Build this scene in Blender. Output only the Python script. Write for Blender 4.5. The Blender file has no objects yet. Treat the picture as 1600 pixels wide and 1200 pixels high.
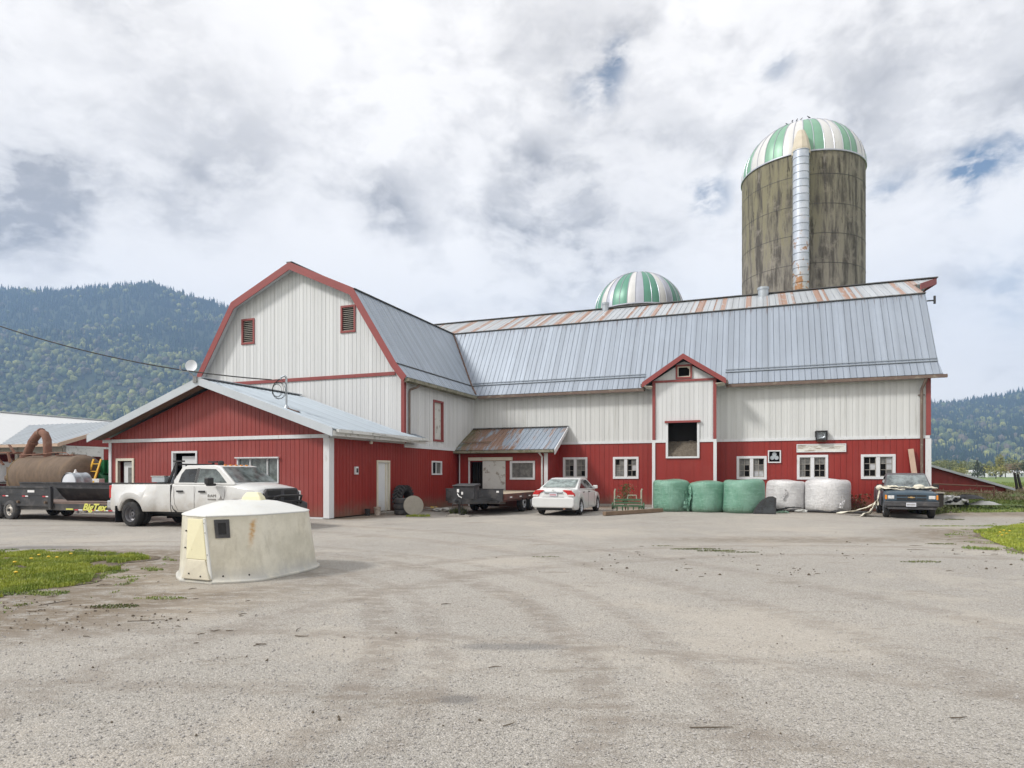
import bpy, math, random
import numpy as np
from mathutils import Vector, Matrix, noise
rnd = random.Random(7)
R = math.radians
sc = bpy.context.scene
COL = sc.collection

# ------------------------------------------------------------------ camera
cam = bpy.data.cameras.new('camera')
cam.sensor_width = 36.0
cam.lens = 22.5
cam.shift_y = 0.0875
cam.clip_start = 0.1
cam.clip_end = 20000
co = bpy.data.objects.new('camera', cam)
COL.objects.link(co)
co.location = (0, 0, 1.6)
co.rotation_euler = (R(90), 0, 0)
sc.camera = co
sc.view_settings.view_transform = 'Standard'
sc.view_settings.look = 'None'
sc.view_settings.exposure = 0.27
sc.view_settings.gamma = 1.0
sc.render.engine = 'CYCLES'
sc.cycles.volume_bounces = 1
sc.cycles.max_bounces = 6
sc.cycles.diffuse_bounces = 3
sc.cycles.glossy_bounces = 3
sc.cycles.transmission_bounces = 4
sc.cycles.caustics_reflective = False
sc.cycles.caustics_refractive = False

# ------------------------------------------------------------------ node helper
class NT:
    def __init__(s, tree):
        s.t = tree
        s.n = tree.nodes
        s.l = tree.links
    def put(s, sock, v):
        if v is None:
            return
        if isinstance(v, bpy.types.NodeSocket):
            s.l.new(v, sock)
        elif isinstance(v, (tuple, list)):
            v = tuple(v)
            if len(v) == 3 and sock.type == 'RGBA':
                v = v + (1.0,)
            sock.default_value = v
        else:
            if sock.type == 'RGBA':
                v = (v, v, v, 1)
            elif sock.type == 'VECTOR':
                v = (v, v, v)
            sock.default_value = v
    def math(s, op, a, b=None, c=None, clamp=False):
        n = s.n.new('ShaderNodeMath'); n.operation = op; n.use_clamp = clamp
        s.put(n.inputs[0], a); s.put(n.inputs[1], b)
        if c is not None: s.put(n.inputs[2], c)
        return n.outputs[0]
    def vmath(s, op, a, b=None, out=0):
        n = s.n.new('ShaderNodeVectorMath'); n.operation = op
        s.put(n.inputs[0], a)
        if b is not None:
            s.put(n.inputs[3 if op == 'SCALE' else 1], b)
        return n.outputs[out]
    def mix(s, f, a, b, mode='MIX'):
        n = s.n.new('ShaderNodeMix'); n.data_type = 'RGBA'; n.blend_type = mode
        s.put(n.inputs[0], f); s.put(n.inputs[6], a); s.put(n.inputs[7], b)
        return n.outputs[2]
    def noise(s, vec, scale, detail=4, rough=0.55, dist=0.0, out=0):
        n = s.n.new('ShaderNodeTexNoise')
        s.put(n.inputs['Vector'], vec)
        n.inputs['Scale'].default_value = scale
        n.inputs['Detail'].default_value = detail
        n.inputs['Roughness'].default_value = rough
        n.inputs['Distortion'].default_value = dist
        return n.outputs[out]
    def vor(s, vec, scale, out=0, feature='F1'):
        n = s.n.new('ShaderNodeTexVoronoi'); n.feature = feature
        s.put(n.inputs['Vector'], vec)
        n.inputs['Scale'].default_value = scale
        return n.outputs[out]
    def rng(s, v, a, b, c=0.0, d=1.0, smooth=True):
        n = s.n.new('ShaderNodeMapRange')
        if smooth: n.interpolation_type = 'SMOOTHSTEP'
        s.put(n.inputs[0], v)
        n.inputs[1].default_value = a; n.inputs[2].default_value = b
        n.inputs[3].default_value = c; n.inputs[4].default_value = d
        return n.outputs[0]
    def obj(s):
        return s.n.new('ShaderNodeTexCoord').outputs['Object']
    def gen(s):
        return s.n.new('ShaderNodeTexCoord').outputs['Generated']
    def pos(s):
        return s.n.new('ShaderNodeNewGeometry').outputs['Position']
    def xyz(s, v):
        n = s.n.new('ShaderNodeSeparateXYZ'); s.put(n.inputs[0], v)
        return n.outputs
    def cxyz(s, x, y, z):
        n = s.n.new('ShaderNodeCombineXYZ')
        s.put(n.inputs[0], x); s.put(n.inputs[1], y); s.put(n.inputs[2], z)
        return n.outputs[0]
    def bump(s, h, strength, dist=0.01):
        n = s.n.new('ShaderNodeBump')
        n.inputs['Strength'].default_value = strength
        n.inputs['Distance'].default_value = dist
        s.put(n.inputs['Height'], h)
        return n.outputs[0]

# ------------------------------------------------------------------ world
def pdir(px, py):
    return Vector(((px - 800) / 1000.0, 1.0, (740 - py) / 1000.0)).normalized()
SUN_EL, SUN_AZ = 42.0, 250.0      # azimuth measured clockwise from +Y
def make_world():
    w = bpy.data.worlds.new('World'); sc.world = w
    w.use_nodes = True
    t = w.node_tree; t.nodes.clear(); g = NT(t)
    d = g.vmath('NORMALIZE', g.gen())
    x, y, z = g.xyz(d)
    zz = g.math('ADD', g.math('MAXIMUM', z, 0.0), 0.16)
    pl = g.cxyz(g.math('DIVIDE', x, zz), g.math('DIVIDE', y, zz), 0.35)
    warp = g.noise(d, 3.5, 5, 0.6, out=1)
    dw = g.vmath('ADD', d, g.vmath('SCALE', g.vmath('SUBTRACT', warp, (0.5, 0.5, 0.5)), 0.09))
    n1 = g.noise(pl, 1.05, 9, 0.56, 0.35)
    dq = g.vmath('MULTIPLY', dw, (1.0, 1.0, 1.75))
    n2 = g.noise(g.vmath('ADD', dq, (7.3, 2.1, 1.4)), 2.4, 6, 0.52, 0.0)
    n3 = g.noise(g.vmath('ADD', dq, (1.3, 9.1, 4.4)), 6.5, 7, 0.52, 0.0)
    nu = g.noise(g.vmath('ADD', dq, (1.3, 9.1, 4.46)), 6.5, 5, 0.48, 0.0)
    under = g.math('MULTIPLY', g.math('SUBTRACT', nu, n3), 2.2)
    def blob(px, py, r0, r1):
        c = pdir(px, py)
        dt = g.vmath('DISTANCE', dw, tuple(c), out=1)
        return g.rng(dt, r0, r1, 1.0, 0.0)
    n4 = g.noise(g.vmath('ADD', dq, (4.3, 3.1, 8.4)), 18.0, 6, 0.58, 0.0)
    shade = g.math('ADD', g.math('ADD', g.math('MULTIPLY', n2, 0.50), g.math('MULTIPLY', n3, 0.33)), g.math('MULTIPLY', n4, 0.17))
    dark = g.math('ADD', g.math('MULTIPLY', g.rng(shade, 0.475, 0.575), 0.50), g.math('MULTIPLY', under, g.rng(shade, 0.40, 0.52)))
    dark = g.math('MAXIMUM', dark, 0.0)
    rag = g.rng(g.math('ADD', g.math('MULTIPLY', n3, .6), g.math('MULTIPLY', n4, .4)), 0.36, 0.60, 0.45, 1.25)
    for (px, py, a, b, k) in [(10, 235, .02, .12, .55), (60, 310, .01, .10, .6), (5, 290, .02, .11, .35),
                              (600, 335, .005, .075, .65), (410, 285, .02, .12, .22), (230, 170, .05, .22, .30),
                              (920, 340, .04, .20, .45), (860, 110, .05, .2, .15), (1450, 120, .05, .3, .22),
                              (330, 200, .03, .14, .25), (960, 390, .0, .12, .3), (800, 370, .0, .08, .35), (1500, 560, .0, .2, .18), (1010, 300, .0, .12, .2)]:
        dark = g.math('ADD', dark, g.math('MULTIPLY', g.math('MULTIPLY', blob(px, py, a, b), rag), k))
    dark = g.math('MULTIPLY', g.math('MINIMUM', g.math('MULTIPLY', dark, 0.72), 1.0), g.rng(g.math('ADD', g.math('MULTIPLY', n3, .5), g.math('MULTIPLY', n4, .5)), .38, .60, .72, 1.12))
    bright = (1.09, 1.045, 1.0)
    grey = (0.41, 0.39, 0.385)
    cc = g.mix(dark, bright, grey)
    # holes where the blue sky shows
    hole = g.rng(n1, 0.27, 0.33, 0.8, 0.0)
    for (px, py, a, b, k) in [(930, 130, .0, .05, .9), (1100, 297, .0, .05, 1.0), (1515, 262, .0, .04, .9), (1500, 292, .0, .05, .9),
                              (1372, 292, .0, .03, .5), (1590, 238, .0, .05, .8), (1215, 92, .0, .03, .5), (955, 83, .0, .03, .7),
                              (1410, 285, .0, .03, .5), (1590, 440, .0, .08, .4)]:
        hole = g.math('ADD', hole, g.math('MULTIPLY', blob(px, py, a, b), k))
    hole = g.math('MULTIPLY', hole, g.rng(g.math('ADD', g.math('MULTIPLY', n3, .5), g.math('MULTIPLY', n4, .5)), 0.42, 0.56, 0.05, 1.0), clamp=True)
    sky = t.nodes.new('ShaderNodeTexSky')
    sky.sky_type = 'NISHITA'; sky.sun_disc = False
    sky.sun_elevation = R(SUN_EL); sky.sun_rotation = R(SUN_AZ)
    sky.air_density = 1.0; sky.dust_density = 0.6
    b1 = t.nodes.new('ShaderNodeBackground'); t.links.new(sky.outputs[0], b1.inputs[0]); b1.inputs[1].default_value = 0.075
    b2 = t.nodes.new('ShaderNodeBackground'); t.links.new(cc, b2.inputs[0]); b2.inputs[1].default_value = 0.93
    mx = t.nodes.new('ShaderNodeMixShader')
    t.links.new(hole, mx.inputs[0]); t.links.new(b2.outputs[0], mx.inputs[1]); t.links.new(b1.outputs[0], mx.inputs[2])
    out = t.nodes.new('ShaderNodeOutputWorld'); t.links.new(mx.outputs[0], out.inputs[0])
make_world()
sl = bpy.data.lights.new('sun', 'SUN')
sl.energy = 3.0; sl.angle = R(9); sl.color = (1.0, 0.96, 0.90)
so = bpy.data.objects.new('sun', sl); COL.objects.link(so)
az, el = R(SUN_AZ), R(SUN_EL)
sdir = Vector((math.sin(az) * math.cos(el), math.cos(az) * math.cos(el), math.sin(el)))
so.rotation_euler = sdir.to_track_quat('Z', 'Y').to_euler()
so.location = sdir * 60

# ------------------------------------------------------------------ materials
MATS = {}
def newmat(name):
    m = bpy.data.materials.new(name); m.use_nodes = True
    t = m.node_tree; t.nodes.clear(); g = NT(t)
    p = t.nodes.new('ShaderNodeBsdfPrincipled')
    o = t.nodes.new('ShaderNodeOutputMaterial'); t.links.new(p.outputs[0], o.inputs[0])
    MATS[name] = m
    return m, g, p
def mat(name, col, rough=0.6, metal=0.0, var=0.14, ns=2.5, st=(1, 1, 1), bump=0.0, bs=40.0, bd=0.01,
        dirt=None, spots=None, coat=0.0, spec=0.5):
    """plain procedural surface: two noises of tone, optional ground-splash dirt, stain spots and bump"""
    m, g, p = newmat(name)
    o = g.obj()
    v = g.vmath('MULTIPLY', o, st)
    a = g.noise(v, ns, 6, 0.6)
    b = g.noise(v, ns * 9, 4, 0.6)
    f = g.math('ADD', g.math('MULTIPLY', a, 0.65), g.math('MULTIPLY', b, 0.35))
    f = g.rng(f, 0.3, 0.7, smooth=False)
    lo = tuple(c * (1 - var) for c in col); hi = tuple(min(1, c * (1 + var)) for c in col)
    c = g.mix(f, lo, hi)
    if spots:
        (sc_, thr, scol, amt) = spots
        sp = g.noise(g.vmath('ADD', v, (3.1, 5.2, 1.7)), sc_, 6, 0.65)
        c = g.mix(g.math('MULTIPLY', g.rng(sp, thr, thr + 0.1), amt), c, scol)
    if dirt:
        (dc, h, amt) = dirt
        z = g.xyz(g.pos())[2]
        zn = g.math('ADD', z, g.math('MULTIPLY', g.math('SUBTRACT', g.noise(o, 3.0, 5, 0.7), 0.5), h * 1.4))
        c = g.mix(g.rng(zn, 0.0, h, amt, 0.0), c, dc)
    g.put(p.inputs['Base Color'], c)
    p.inputs['Roughness'].default_value = rough
    p.inputs['Metallic'].default_value = metal
    p.inputs['Specular IOR Level'].default_value = spec
    if coat:
        p.inputs['Coat Weight'].default_value = coat
        p.inputs['Coat Roughness'].default_value = 0.08
    if bump:
        g.put(p.inputs['Normal'], g.bump(g.noise(v, bs, 5, 0.6), bump, bd))
    return m

SOIL = (0.16, 0.125, 0.09)
# sidings
def siding_mat(name, col, streak, samt, dirtamt, fade_sheen=None, pos_col=None):
    m, g, p = newmat(name)
    o = g.obj()
    st = g.vmath('MULTIPLY', o, (6.0, 6.0, 0.35))
    a = g.noise(st, 1.0, 6, 0.62)
    b = g.noise(o, 0.55, 5, 0.6)
    f = g.noise(g.vmath('MULTIPLY', o, (4.6, 4.6, 0.02)), 1.0, 1, 0.5)
    c = g.mix(g.rng(f, 0.35, 0.65), tuple(k * 0.93 for k in col), tuple(min(1, k * 1.06) for k in col))
    if fade_sheen:
        c = g.mix(g.math('MULTIPLY', g.rng(b, 0.4, 0.66), 0.55), c, fade_sheen)
    c = g.mix(g.math('MULTIPLY', g.rng(a, 0.55, 0.75), samt), c, streak)
    z = g.xyz(g.pos())[2]
    zn = g.math('ADD', z, g.math('MULTIPLY', g.math('SUBTRACT', g.noise(o, 2.2, 5, 0.7), 0.5), 0.9))
    c = g.mix(g.rng(zn, -0.15, 0.75, dirtamt, 0.0), c, SOIL)
    # small chips and blotches
    ch = g.noise(o, 7.0, 4, 0.7)
    c = g.mix(g.math('MULTIPLY', g.rng(ch, 0.69, 0.74), 0.35), c, tuple(min(1, k * 0.5 + 0.16) for k in col))
    g.put(p.inputs['Base Color'], c)
    p.inputs['Roughness'].default_value = 0.52
    g.put(p.inputs['Normal'], g.bump(g.noise(g.vmath('MULTIPLY', o, (1, 1, 0.15)), 30, 4, 0.6), 0.12, 0.01))
    return m
siding_mat('white_siding', (0.62, 0.635, 0.65), (0.40, 0.40, 0.36), 0.3, 0.0)
siding_mat('white_siding_worn', (0.59, 0.605, 0.605), (0.30, 0.30, 0.26), 0.45, 0.0)
siding_mat('red_siding', (0.250, 0.019, 0.014), (0.20, 0.022, 0.024), 0.45, 0.8, fade_sheen=(0.275, 0.036, 0.028))
siding_mat('red_siding_sheen', (0.255, 0.037, 0.031), (0.21, 0.035, 0.038), 0.5, 0.45, fade_sheen=(0.31, 0.075, 0.068))  # paler copy of red_siding: sky reflection on the wing front put into the colour
mat('white_trim', (0.64, 0.655, 0.68), 0.5, var=0.08, st=(2, 2, .4), spots=(5, .6, (0.4, 0.38, 0.34), .5), bump=.1)
mat('cream_trim', (0.66, 0.62, 0.52), 0.55, var=0.08, spots=(5, .6, (0.35, 0.3, 0.22), .5))
mat('red_trim', (0.25, 0.052, 0.05), 0.5, var=0.12, ns=1.2, spots=(3, .6, (0.20, 0.05, 0.05), .5))
mat('brown_gutter', (0.15, 0.105, 0.085), 0.5, var=0.2, spots=(3, .55, (0.27, 0.25, 0.2), .6))
mat('mossy_gutter', (0.22, 0.21, 0.16), 0.7, var=0.3, ns=3, spots=(4, .5, (0.10, 0.10, 0.05), .8))
mat('white_gutter', (0.62, 0.63, 0.62), 0.5, var=0.12, ns=2, spots=(4, .55, (0.25, 0.26, 0.22), .6))
mat('soffit_wood', (0.19, 0.14, 0.10), 0.8, var=0.25, ns=4, st=(.3, 3, 1))
mat('interior_dark', (0.012, 0.011, 0.010), 0.95, var=0.3)
mat('dark_wood', (0.03, 0.026, 0.022), 0.9, var=0.4, ns=3, st=(4, 4, .4))
mat('straw', (0.17, 0.145, 0.115), 0.95, var=0.45, ns=12, bump=1.0, bs=60, bd=.05)
mat('grey_fascia', (0.50, 0.54, 0.58), 0.42, metal=.25, var=0.08, ns=1.2)
def metal_roof(name, col, rust=None, st=(1, 1, 1), moss=False):
    m, g, p = newmat(name)
    o = g.obj()
    s, t_, z = g.xyz(o)
    pan = g.noise(g.vmath('MULTIPLY', o, st), 2.6, 1, 0.4)
    fine = g.noise(g.vmath('MULTIPLY', o, (st[0] * 9, st[1] * 9, 0.8)), 1.0, 5, 0.65)
    big = g.noise(o, 0.4, 5, 0.6)
    c = g.mix(g.rng(pan, 0.3, 0.7), tuple(k * .88 for k in col), tuple(min(1, k * 1.10) for k in col))
    c = g.mix(g.math('MULTIPLY', g.rng(fine, 0.42, 0.68), 0.26), c, tuple(k * .72 for k in col))
    c = g.mix(g.math('MULTIPLY', g.rng(big, 0.5, 0.7), 0.25), c, tuple(min(1, k * 1.25) for k in col))
    rf = 0.0
    if rust == 'columns':
        cn = g.noise(g.cxyz(g.math('MULTIPLY', s, 1.75), 0.0, 0.0), 1.0, 2, 0.6)
        zone = g.noise(g.cxyz(g.math('MULTIPLY', s, 0.22), 3.0, 0.0), 1.0, 2, 0.5)
        br = g.noise(g.cxyz(g.math('MULTIPLY', s, 5.0), g.math('MULTIPLY', t_, 1.4), 4.0), 1.0, 5, 0.75)
        rf = g.math('MULTIPLY', g.rng(cn, 0.515, 0.55), g.rng(br, 0.33, 0.47), clamp=True)
        rf = g.math('MULTIPLY', rf, g.rng(zone, 0.30, 0.42))
        c = g.mix(g.math('MULTIPLY', rf, 0.85), c, g.mix(fine, (0.25, 0.11, 0.06), (0.38, 0.21, 0.13)))
    elif rust == 'top':           # drips below the break flashing
        cn = g.noise(g.cxyz(g.math('MULTIPLY', s, 5.5), 0.0, 0.0), 1.0, 3, 0.75)
        ln = g.noise(g.cxyz(g.math('MULTIPLY', s, 3.1), 7.0, 0.0), 1.0, 3, 0.75)
        ht = g.math('ADD', z, g.math('MULTIPLY', ln, 1.5))
        rf = g.math('MULTIPLY', g.rng(cn, 0.54, 0.60), g.rng(ht, 9.95, 10.25), clamp=True)
        c = g.mix(g.math('MULTIPLY', rf, 0.7), c, (0.10, 0.065, 0.06))
    elif rust == 'lean':
        a = g.noise(g.cxyz(g.math('MULTIPLY', s, 2.4), g.math('MULTIPLY', t_, 0.5), 0.0), 1.0, 6, 0.7)
        left = g.rng(s, 1.2, -0.4)
        rf = g.rng(g.math('ADD', a, g.math('MULTIPLY', left, 0.13)), 0.52, 0.64)
        c = g.mix(g.math('MULTIPLY', rf, 0.9), c, g.mix(fine, (0.13, 0.065, 0.04), (0.34, 0.19, 0.11)))
    if moss:
        mo = g.rng(g.math('ADD', g.math('MULTIPLY', g.noise(o, 3.0, 5, .7), 1.6), g.math('MULTIPLY', s, 0.55)), 0.1, -0.75)
        c = g.mix(g.math('MULTIPLY', mo, 0.9), c, (0.10, 0.11, 0.045))
    g.put(p.inputs['Base Color'], c)
    if isinstance(rf, bpy.types.NodeSocket):
        g.put(p.inputs['Metallic'], g.math('SUBTRACT', 0.45, g.math('MULTIPLY', rf, 0.45)))
    else:
        p.inputs['Metallic'].default_value = 0.45
    p.inputs['Roughness'].default_value = 0.5
    g.put(p.inputs['Normal'], g.bump(g.noise(o, 2.2, 3, 0.5), 0.22, 0.03))
    return m
metal_roof('roof_steel', (0.325, 0.37, 0.435), rust='top', st=(1, .0, .0))
metal_roof('roof_steel_side', (0.37, 0.42, 0.485), st=(0, 1.0, .0))
metal_roof('roof_steel_rusty', (0.48, 0.51, 0.54), rust='columns', st=(1, .0, .0))  # pale base has the upper slope's sky reflection put into its colour, under the rust
metal_roof('roof_steel_lean', (0.36, 0.42, 0.50), rust='lean', st=(1, .0, .0), moss=True)
metal_roof('roof_steel_wing', (0.31, 0.36, 0.41), st=(0, 1.0, .0))
metal_roof('roof_steel_shed', (0.46, 0.50, 0.535), st=(1.0, .0, .0))
mat('roof_white', (0.60, 0.615, 0.625), 0.5, var=0.05, ns=.3)
mat('dark_flashing', (0.10, 0.10, 0.10), 0.6, var=0.3, ns=3)
mat('rusty_flashing', (0.16, 0.10, 0.075), 0.8, var=0.4, ns=4)
def glass_mat(name, col, rough=0.08, var=0.5, ns=3.0):
    m, g, p = newmat(name)
    o = g.obj()
    a = g.noise(o, ns, 5, 0.65)
    g.put(p.inputs['Base Color'], g.mix(g.rng(a, .35, .65), tuple(c * (1 - var) for c in col), tuple(c * (1 + var) for c in col)))
    p.inputs['Roughness'].default_value = rough
    p.inputs['Specular IOR Level'].default_value = 0.6 if name != 'pane_dark' else 0.15
    return m
glass_mat('pane_dirty', (0.13, 0.13, 0.125), 0.5, 0.35, 5)
glass_mat('pane_dark', (0.006, 0.006, 0.006), 0.9)
glass_mat('pane_clear', (0.03, 0.035, 0.04), 0.05)
glass_mat('pane_paper', (0.42, 0.43, 0.45), 0.7, 0.15)
glass_mat('car_glass', (0.02, 0.024, 0.026), 0.04)
glass_mat('car_glass_light', (0.10, 0.12, 0.12), 0.05)
glass_mat('car_glass_sky', (0.15, 0.175, 0.18), 0.08, 0.55, 2.2)  # reflected sky put into the windscreen colour as pale patches
glass_mat('car_glass_rear', (0.22, 0.26, 0.25), 0.06, 0.5, 3)
mat('paint_white', (0.58, 0.585, 0.58), 0.32, var=0.05, coat=.35, dirt=((0.36, 0.31, 0.25), 1.1, 0.75))
mat('paint_white_clean', (0.62, 0.635, 0.64), 0.28, var=0.03, coat=.4, dirt=((0.40, 0.37, 0.33), 0.45, 0.5))
mat('paint_blue', (0.048, 0.080, 0.112), 0.42, var=0.25, ns=2, coat=.15, spots=(2.2, .52, (0.14, 0.135, 0.13), .55), dirt=((0.16, 0.14, 0.12), .7, .5))
mat('paint_grey', (0.09, 0.085, 0.095), 0.5, var=0.25, ns=2, spots=(3, .55, (0.15, 0.14, 0.13), .5))
mat('black_plastic', (0.014, 0.014, 0.015), 0.5, var=0.3)
mat('dark_bumper', (0.055, 0.055, 0.06), 0.6, var=0.35, ns=5, spots=(4, .55, (0.14, 0.13, 0.12), .5))
mat('rubber', (0.018, 0.018, 0.019), 0.85, var=0.35, ns=4, spots=(5, .5, (0.055, 0.052, 0.05), .5))
mat('rubber_dusty', (0.060, 0.060, 0.063), 0.85, var=0.3, ns=4, spots=(5, .5, (0.11, 0.105, 0.10), .6))
mat('rim_grey', (0.16, 0.16, 0.175), 0.5, metal=.4, var=0.2, spots=(6, .5, (0.2, 0.18, 0.16), .5))
mat('rim_silver', (0.52, 0.54, 0.58), 0.4, metal=.3, var=0.1)
mat('rim_white', (0.55, 0.53, 0.49), 0.5, var=0.2, spots=(8, .55, (0.25, 0.17, 0.12), .6))
mat('chrome', (0.65, 0.66, 0.68), 0.2, metal=1.0, var=0.05)
mat('lamp_red', (0.45, 0.012, 0.015), 0.15, var=0.3, ns=8, coat=.6)
mat('lamp_clear', (0.62, 0.62, 0.62), 0.12, var=0.25, ns=14, coat=.6)
mat('lamp_amber', (0.75, 0.26, 0.02), 0.2, var=0.2, coat=.4)
mat('gold', (0.62, 0.42, 0.20), 0.35, metal=.6, var=0.15)
mat('plate_white', (0.58, 0.60, 0.66), 0.5, var=0.12, ns=30)
mat('trailer_black', (0.030, 0.031, 0.035), 0.5, var=0.35, ns=3, spots=(3, .52, (0.085, 0.08, 0.08), .6), dirt=((0.14, 0.12, 0.10), .7, .5))
mat('trailer_dark_red', (0.12, 0.045, 0.035), 0.7, var=0.4, ns=5, spots=(4, .5, (0.06, 0.05, 0.05), .7))
mat('deck_wood', (0.38, 0.32, 0.24), 0.85, var=0.22, ns=2, st=(6, .4, 1))
mat('tailgate_brown', (0.17, 0.12, 0.10), 0.8, var=0.3, ns=3)
mat('decal_yellow', (0.60, 0.60, 0.13), 0.5, var=0.08)
mat('decal_white', (0.75, 0.75, 0.75), 0.4, var=0.06)
mat('decal_red', (0.50, 0.04, 0.05), 0.4, var=0.1)
mat('decal_grey', (0.22, 0.21, 0.20), 0.5, var=0.1)
mat('fibreglass', (0.66, 0.62, 0.49), 0.5, var=0.10, ns=1.6, bump=.1, bs=14, spots=(1.8, .53, (0.44, 0.40, 0.32), .55), dirt=((0.42, 0.39, 0.33), .5, .55))
mat('fibreglass_top', (0.64, 0.65, 0.63), 0.45, var=0.05, ns=1.5, spots=(2.5, .58, (0.6, 0.58, 0.5), .4))
mat('fibreglass_yellow', (0.76, 0.72, 0.50), 0.5, var=0.05, ns=2, spots=(9, .66, (0.35, 0.32, 0.12), .7))
mat('rust_stain', (0.48, 0.30, 0.14), 0.8, var=0.2)
def wrap_mat(name, c1, c2, dirt):
    m, g, p = newmat(name)
    o = g.obj()
    a = g.noise(o, 1.6, 6, .6); b = g.noise(g.vmath('MULTIPLY', o, (1, 1, 5)), 2.4, 6, .7, .4)
    cr = g.noise(g.vmath('MULTIPLY', o, (7, 7, 1.2)), 1.3, 7, .7, .8)
    c = g.mix(g.rng(a, .36, .64), c1, c2)
    c = g.mix(g.math('MULTIPLY', g.rng(b, .52, .66), .35), c, tuple(min(1, k * 1.35 + .05) for k in c2))
    z = g.xyz(g.pos())[2]
    c = g.mix(g.rng(g.math('ADD', z, g.math('MULTIPLY', g.math('SUBTRACT', cr, .5), .5)), .0, .34, .55, .0), c, dirt)
    g.put(p.inputs['Base Color'], c); p.inputs['Roughness'].default_value = .30
    h = g.math('ADD', g.math('MULTIPLY', b, .9), g.math('ADD', g.math('MULTIPLY', g.math('ABSOLUTE', g.math('SUBTRACT', cr, .5)), 1.6), g.math('MULTIPLY', g.noise(o, 14, 4, .6), .25)))
    g.put(p.inputs['Normal'], g.bump(h, .75, .05))
wrap_mat('wrap_green', (0.125, 0.285, 0.205), (0.185, 0.355, 0.275), (0.10, 0.12, 0.085))
wrap_mat('wrap_white', (0.56, 0.56, 0.57), (0.66, 0.66, 0.67), (0.30, 0.28, 0.25))
mat('tarp_white', (0.66, 0.63, 0.53), 0.6, var=0.12, ns=3, bump=.4, bs=12, bd=.02)
mat('tarp_grey', (0.50, 0.51, 0.49), 0.6, var=0.15, ns=3)
mat('wood_pale', (0.46, 0.34, 0.26), 0.8, var=0.15, ns=3, st=(4, 4, .5))
mat('wood_old', (0.20, 0.14, 0.095), 0.85, var=0.25, ns=3)
mat('wood_grey', (0.30, 0.28, 0.25), 0.85, var=0.25, ns=4)
mat('wood_green', (0.42, 0.43, 0.40), 0.8, var=0.25, ns=3, spots=(2.5, .5, (0.18, 0.15, 0.09), .8))
mat('green_metal', (0.045, 0.11, 0.055), 0.6, var=0.3, ns=6, spots=(5, .55, (0.17, 0.16, 0.11), .6))
mat('pale_metal', (0.35, 0.36, 0.28), 0.6, var=0.2, ns=6)
mat('rust_metal', (0.135, 0.095, 0.066), 0.85, var=0.35, ns=2.2, st=(3, 1, 1), bump=.3, bs=25, spots=(1.0, .55, (0.20, 0.13, 0.075), .5))
mat('rust_pipe', (0.20, 0.10, 0.07), 0.85, var=0.3, ns=3, bump=.3, bs=25, spots=(2, .55, (0.25, 0.17, 0.12), .6))
mat('rust_mossy', (0.21, 0.15, 0.05), 0.85, var=0.3, ns=2.5, bump=.3, bs=25)
mat('galvanised', (0.42, 0.46, 0.50), 0.4, metal=.5, var=0.2, ns=3)
mat('tank_green', (0.015, 0.135, 0.05), 0.4, var=0.12, ns=2, coat=.2)
mat('paint_yellow', (0.70, 0.40, 0.04), 0.5, var=0.1)
mat('tote_white', (0.68, 0.71, 0.76), 0.5, var=0.06)
mat('grey_steel', (0.30, 0.30, 0.30), 0.5, metal=.4, var=0.2, ns=6)
mat('black_steel', (0.022, 0.022, 0.024), 0.6, var=0.4)
mat('cable_black', (0.02, 0.02, 0.02), 0.7, var=0.2)
mat('concrete', (0.33, 0.31, 0.28), 0.9, var=0.15, ns=4, bump=.3)
mat('lid_concrete', (0.30, 0.28, 0.24), 0.9, var=0.14, ns=5, bump=.4)
mat('pail', (0.50, 0.44, 0.38), 0.6, var=0.2, ns=8, spots=(9, .5, (0.2, 0.15, 0.12), .6))
mat('yellow_plastic', (0.72, 0.50, 0.03), 0.5, var=0.1)
mat('sign_white', (0.64, 0.64, 0.60), 0.7, var=0.1, ns=3, st=(1, 1, 6), spots=(2.0, .50, (0.26, 0.21, 0.16), .8))
mat('bird_black', (0.015, 0.015, 0.017), 0.7, var=0.3)
mat('post_wood', (0.045, 0.04, 0.037), 0.9, var=0.3)
mat('door_white', (0.66, 0.68, 0.70), 0.5, var=0.05, ns=2, dirt=((0.40, 0.36, 0.30), .6, .5))
mat('sliding_white', (0.58, 0.59, 0.57), 0.7, var=0.08, ns=2, spots=(3.2, .56, (0.22, 0.18, 0.14), .75), dirt=((0.2, 0.17, 0.14), 1.3, .5))
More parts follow.
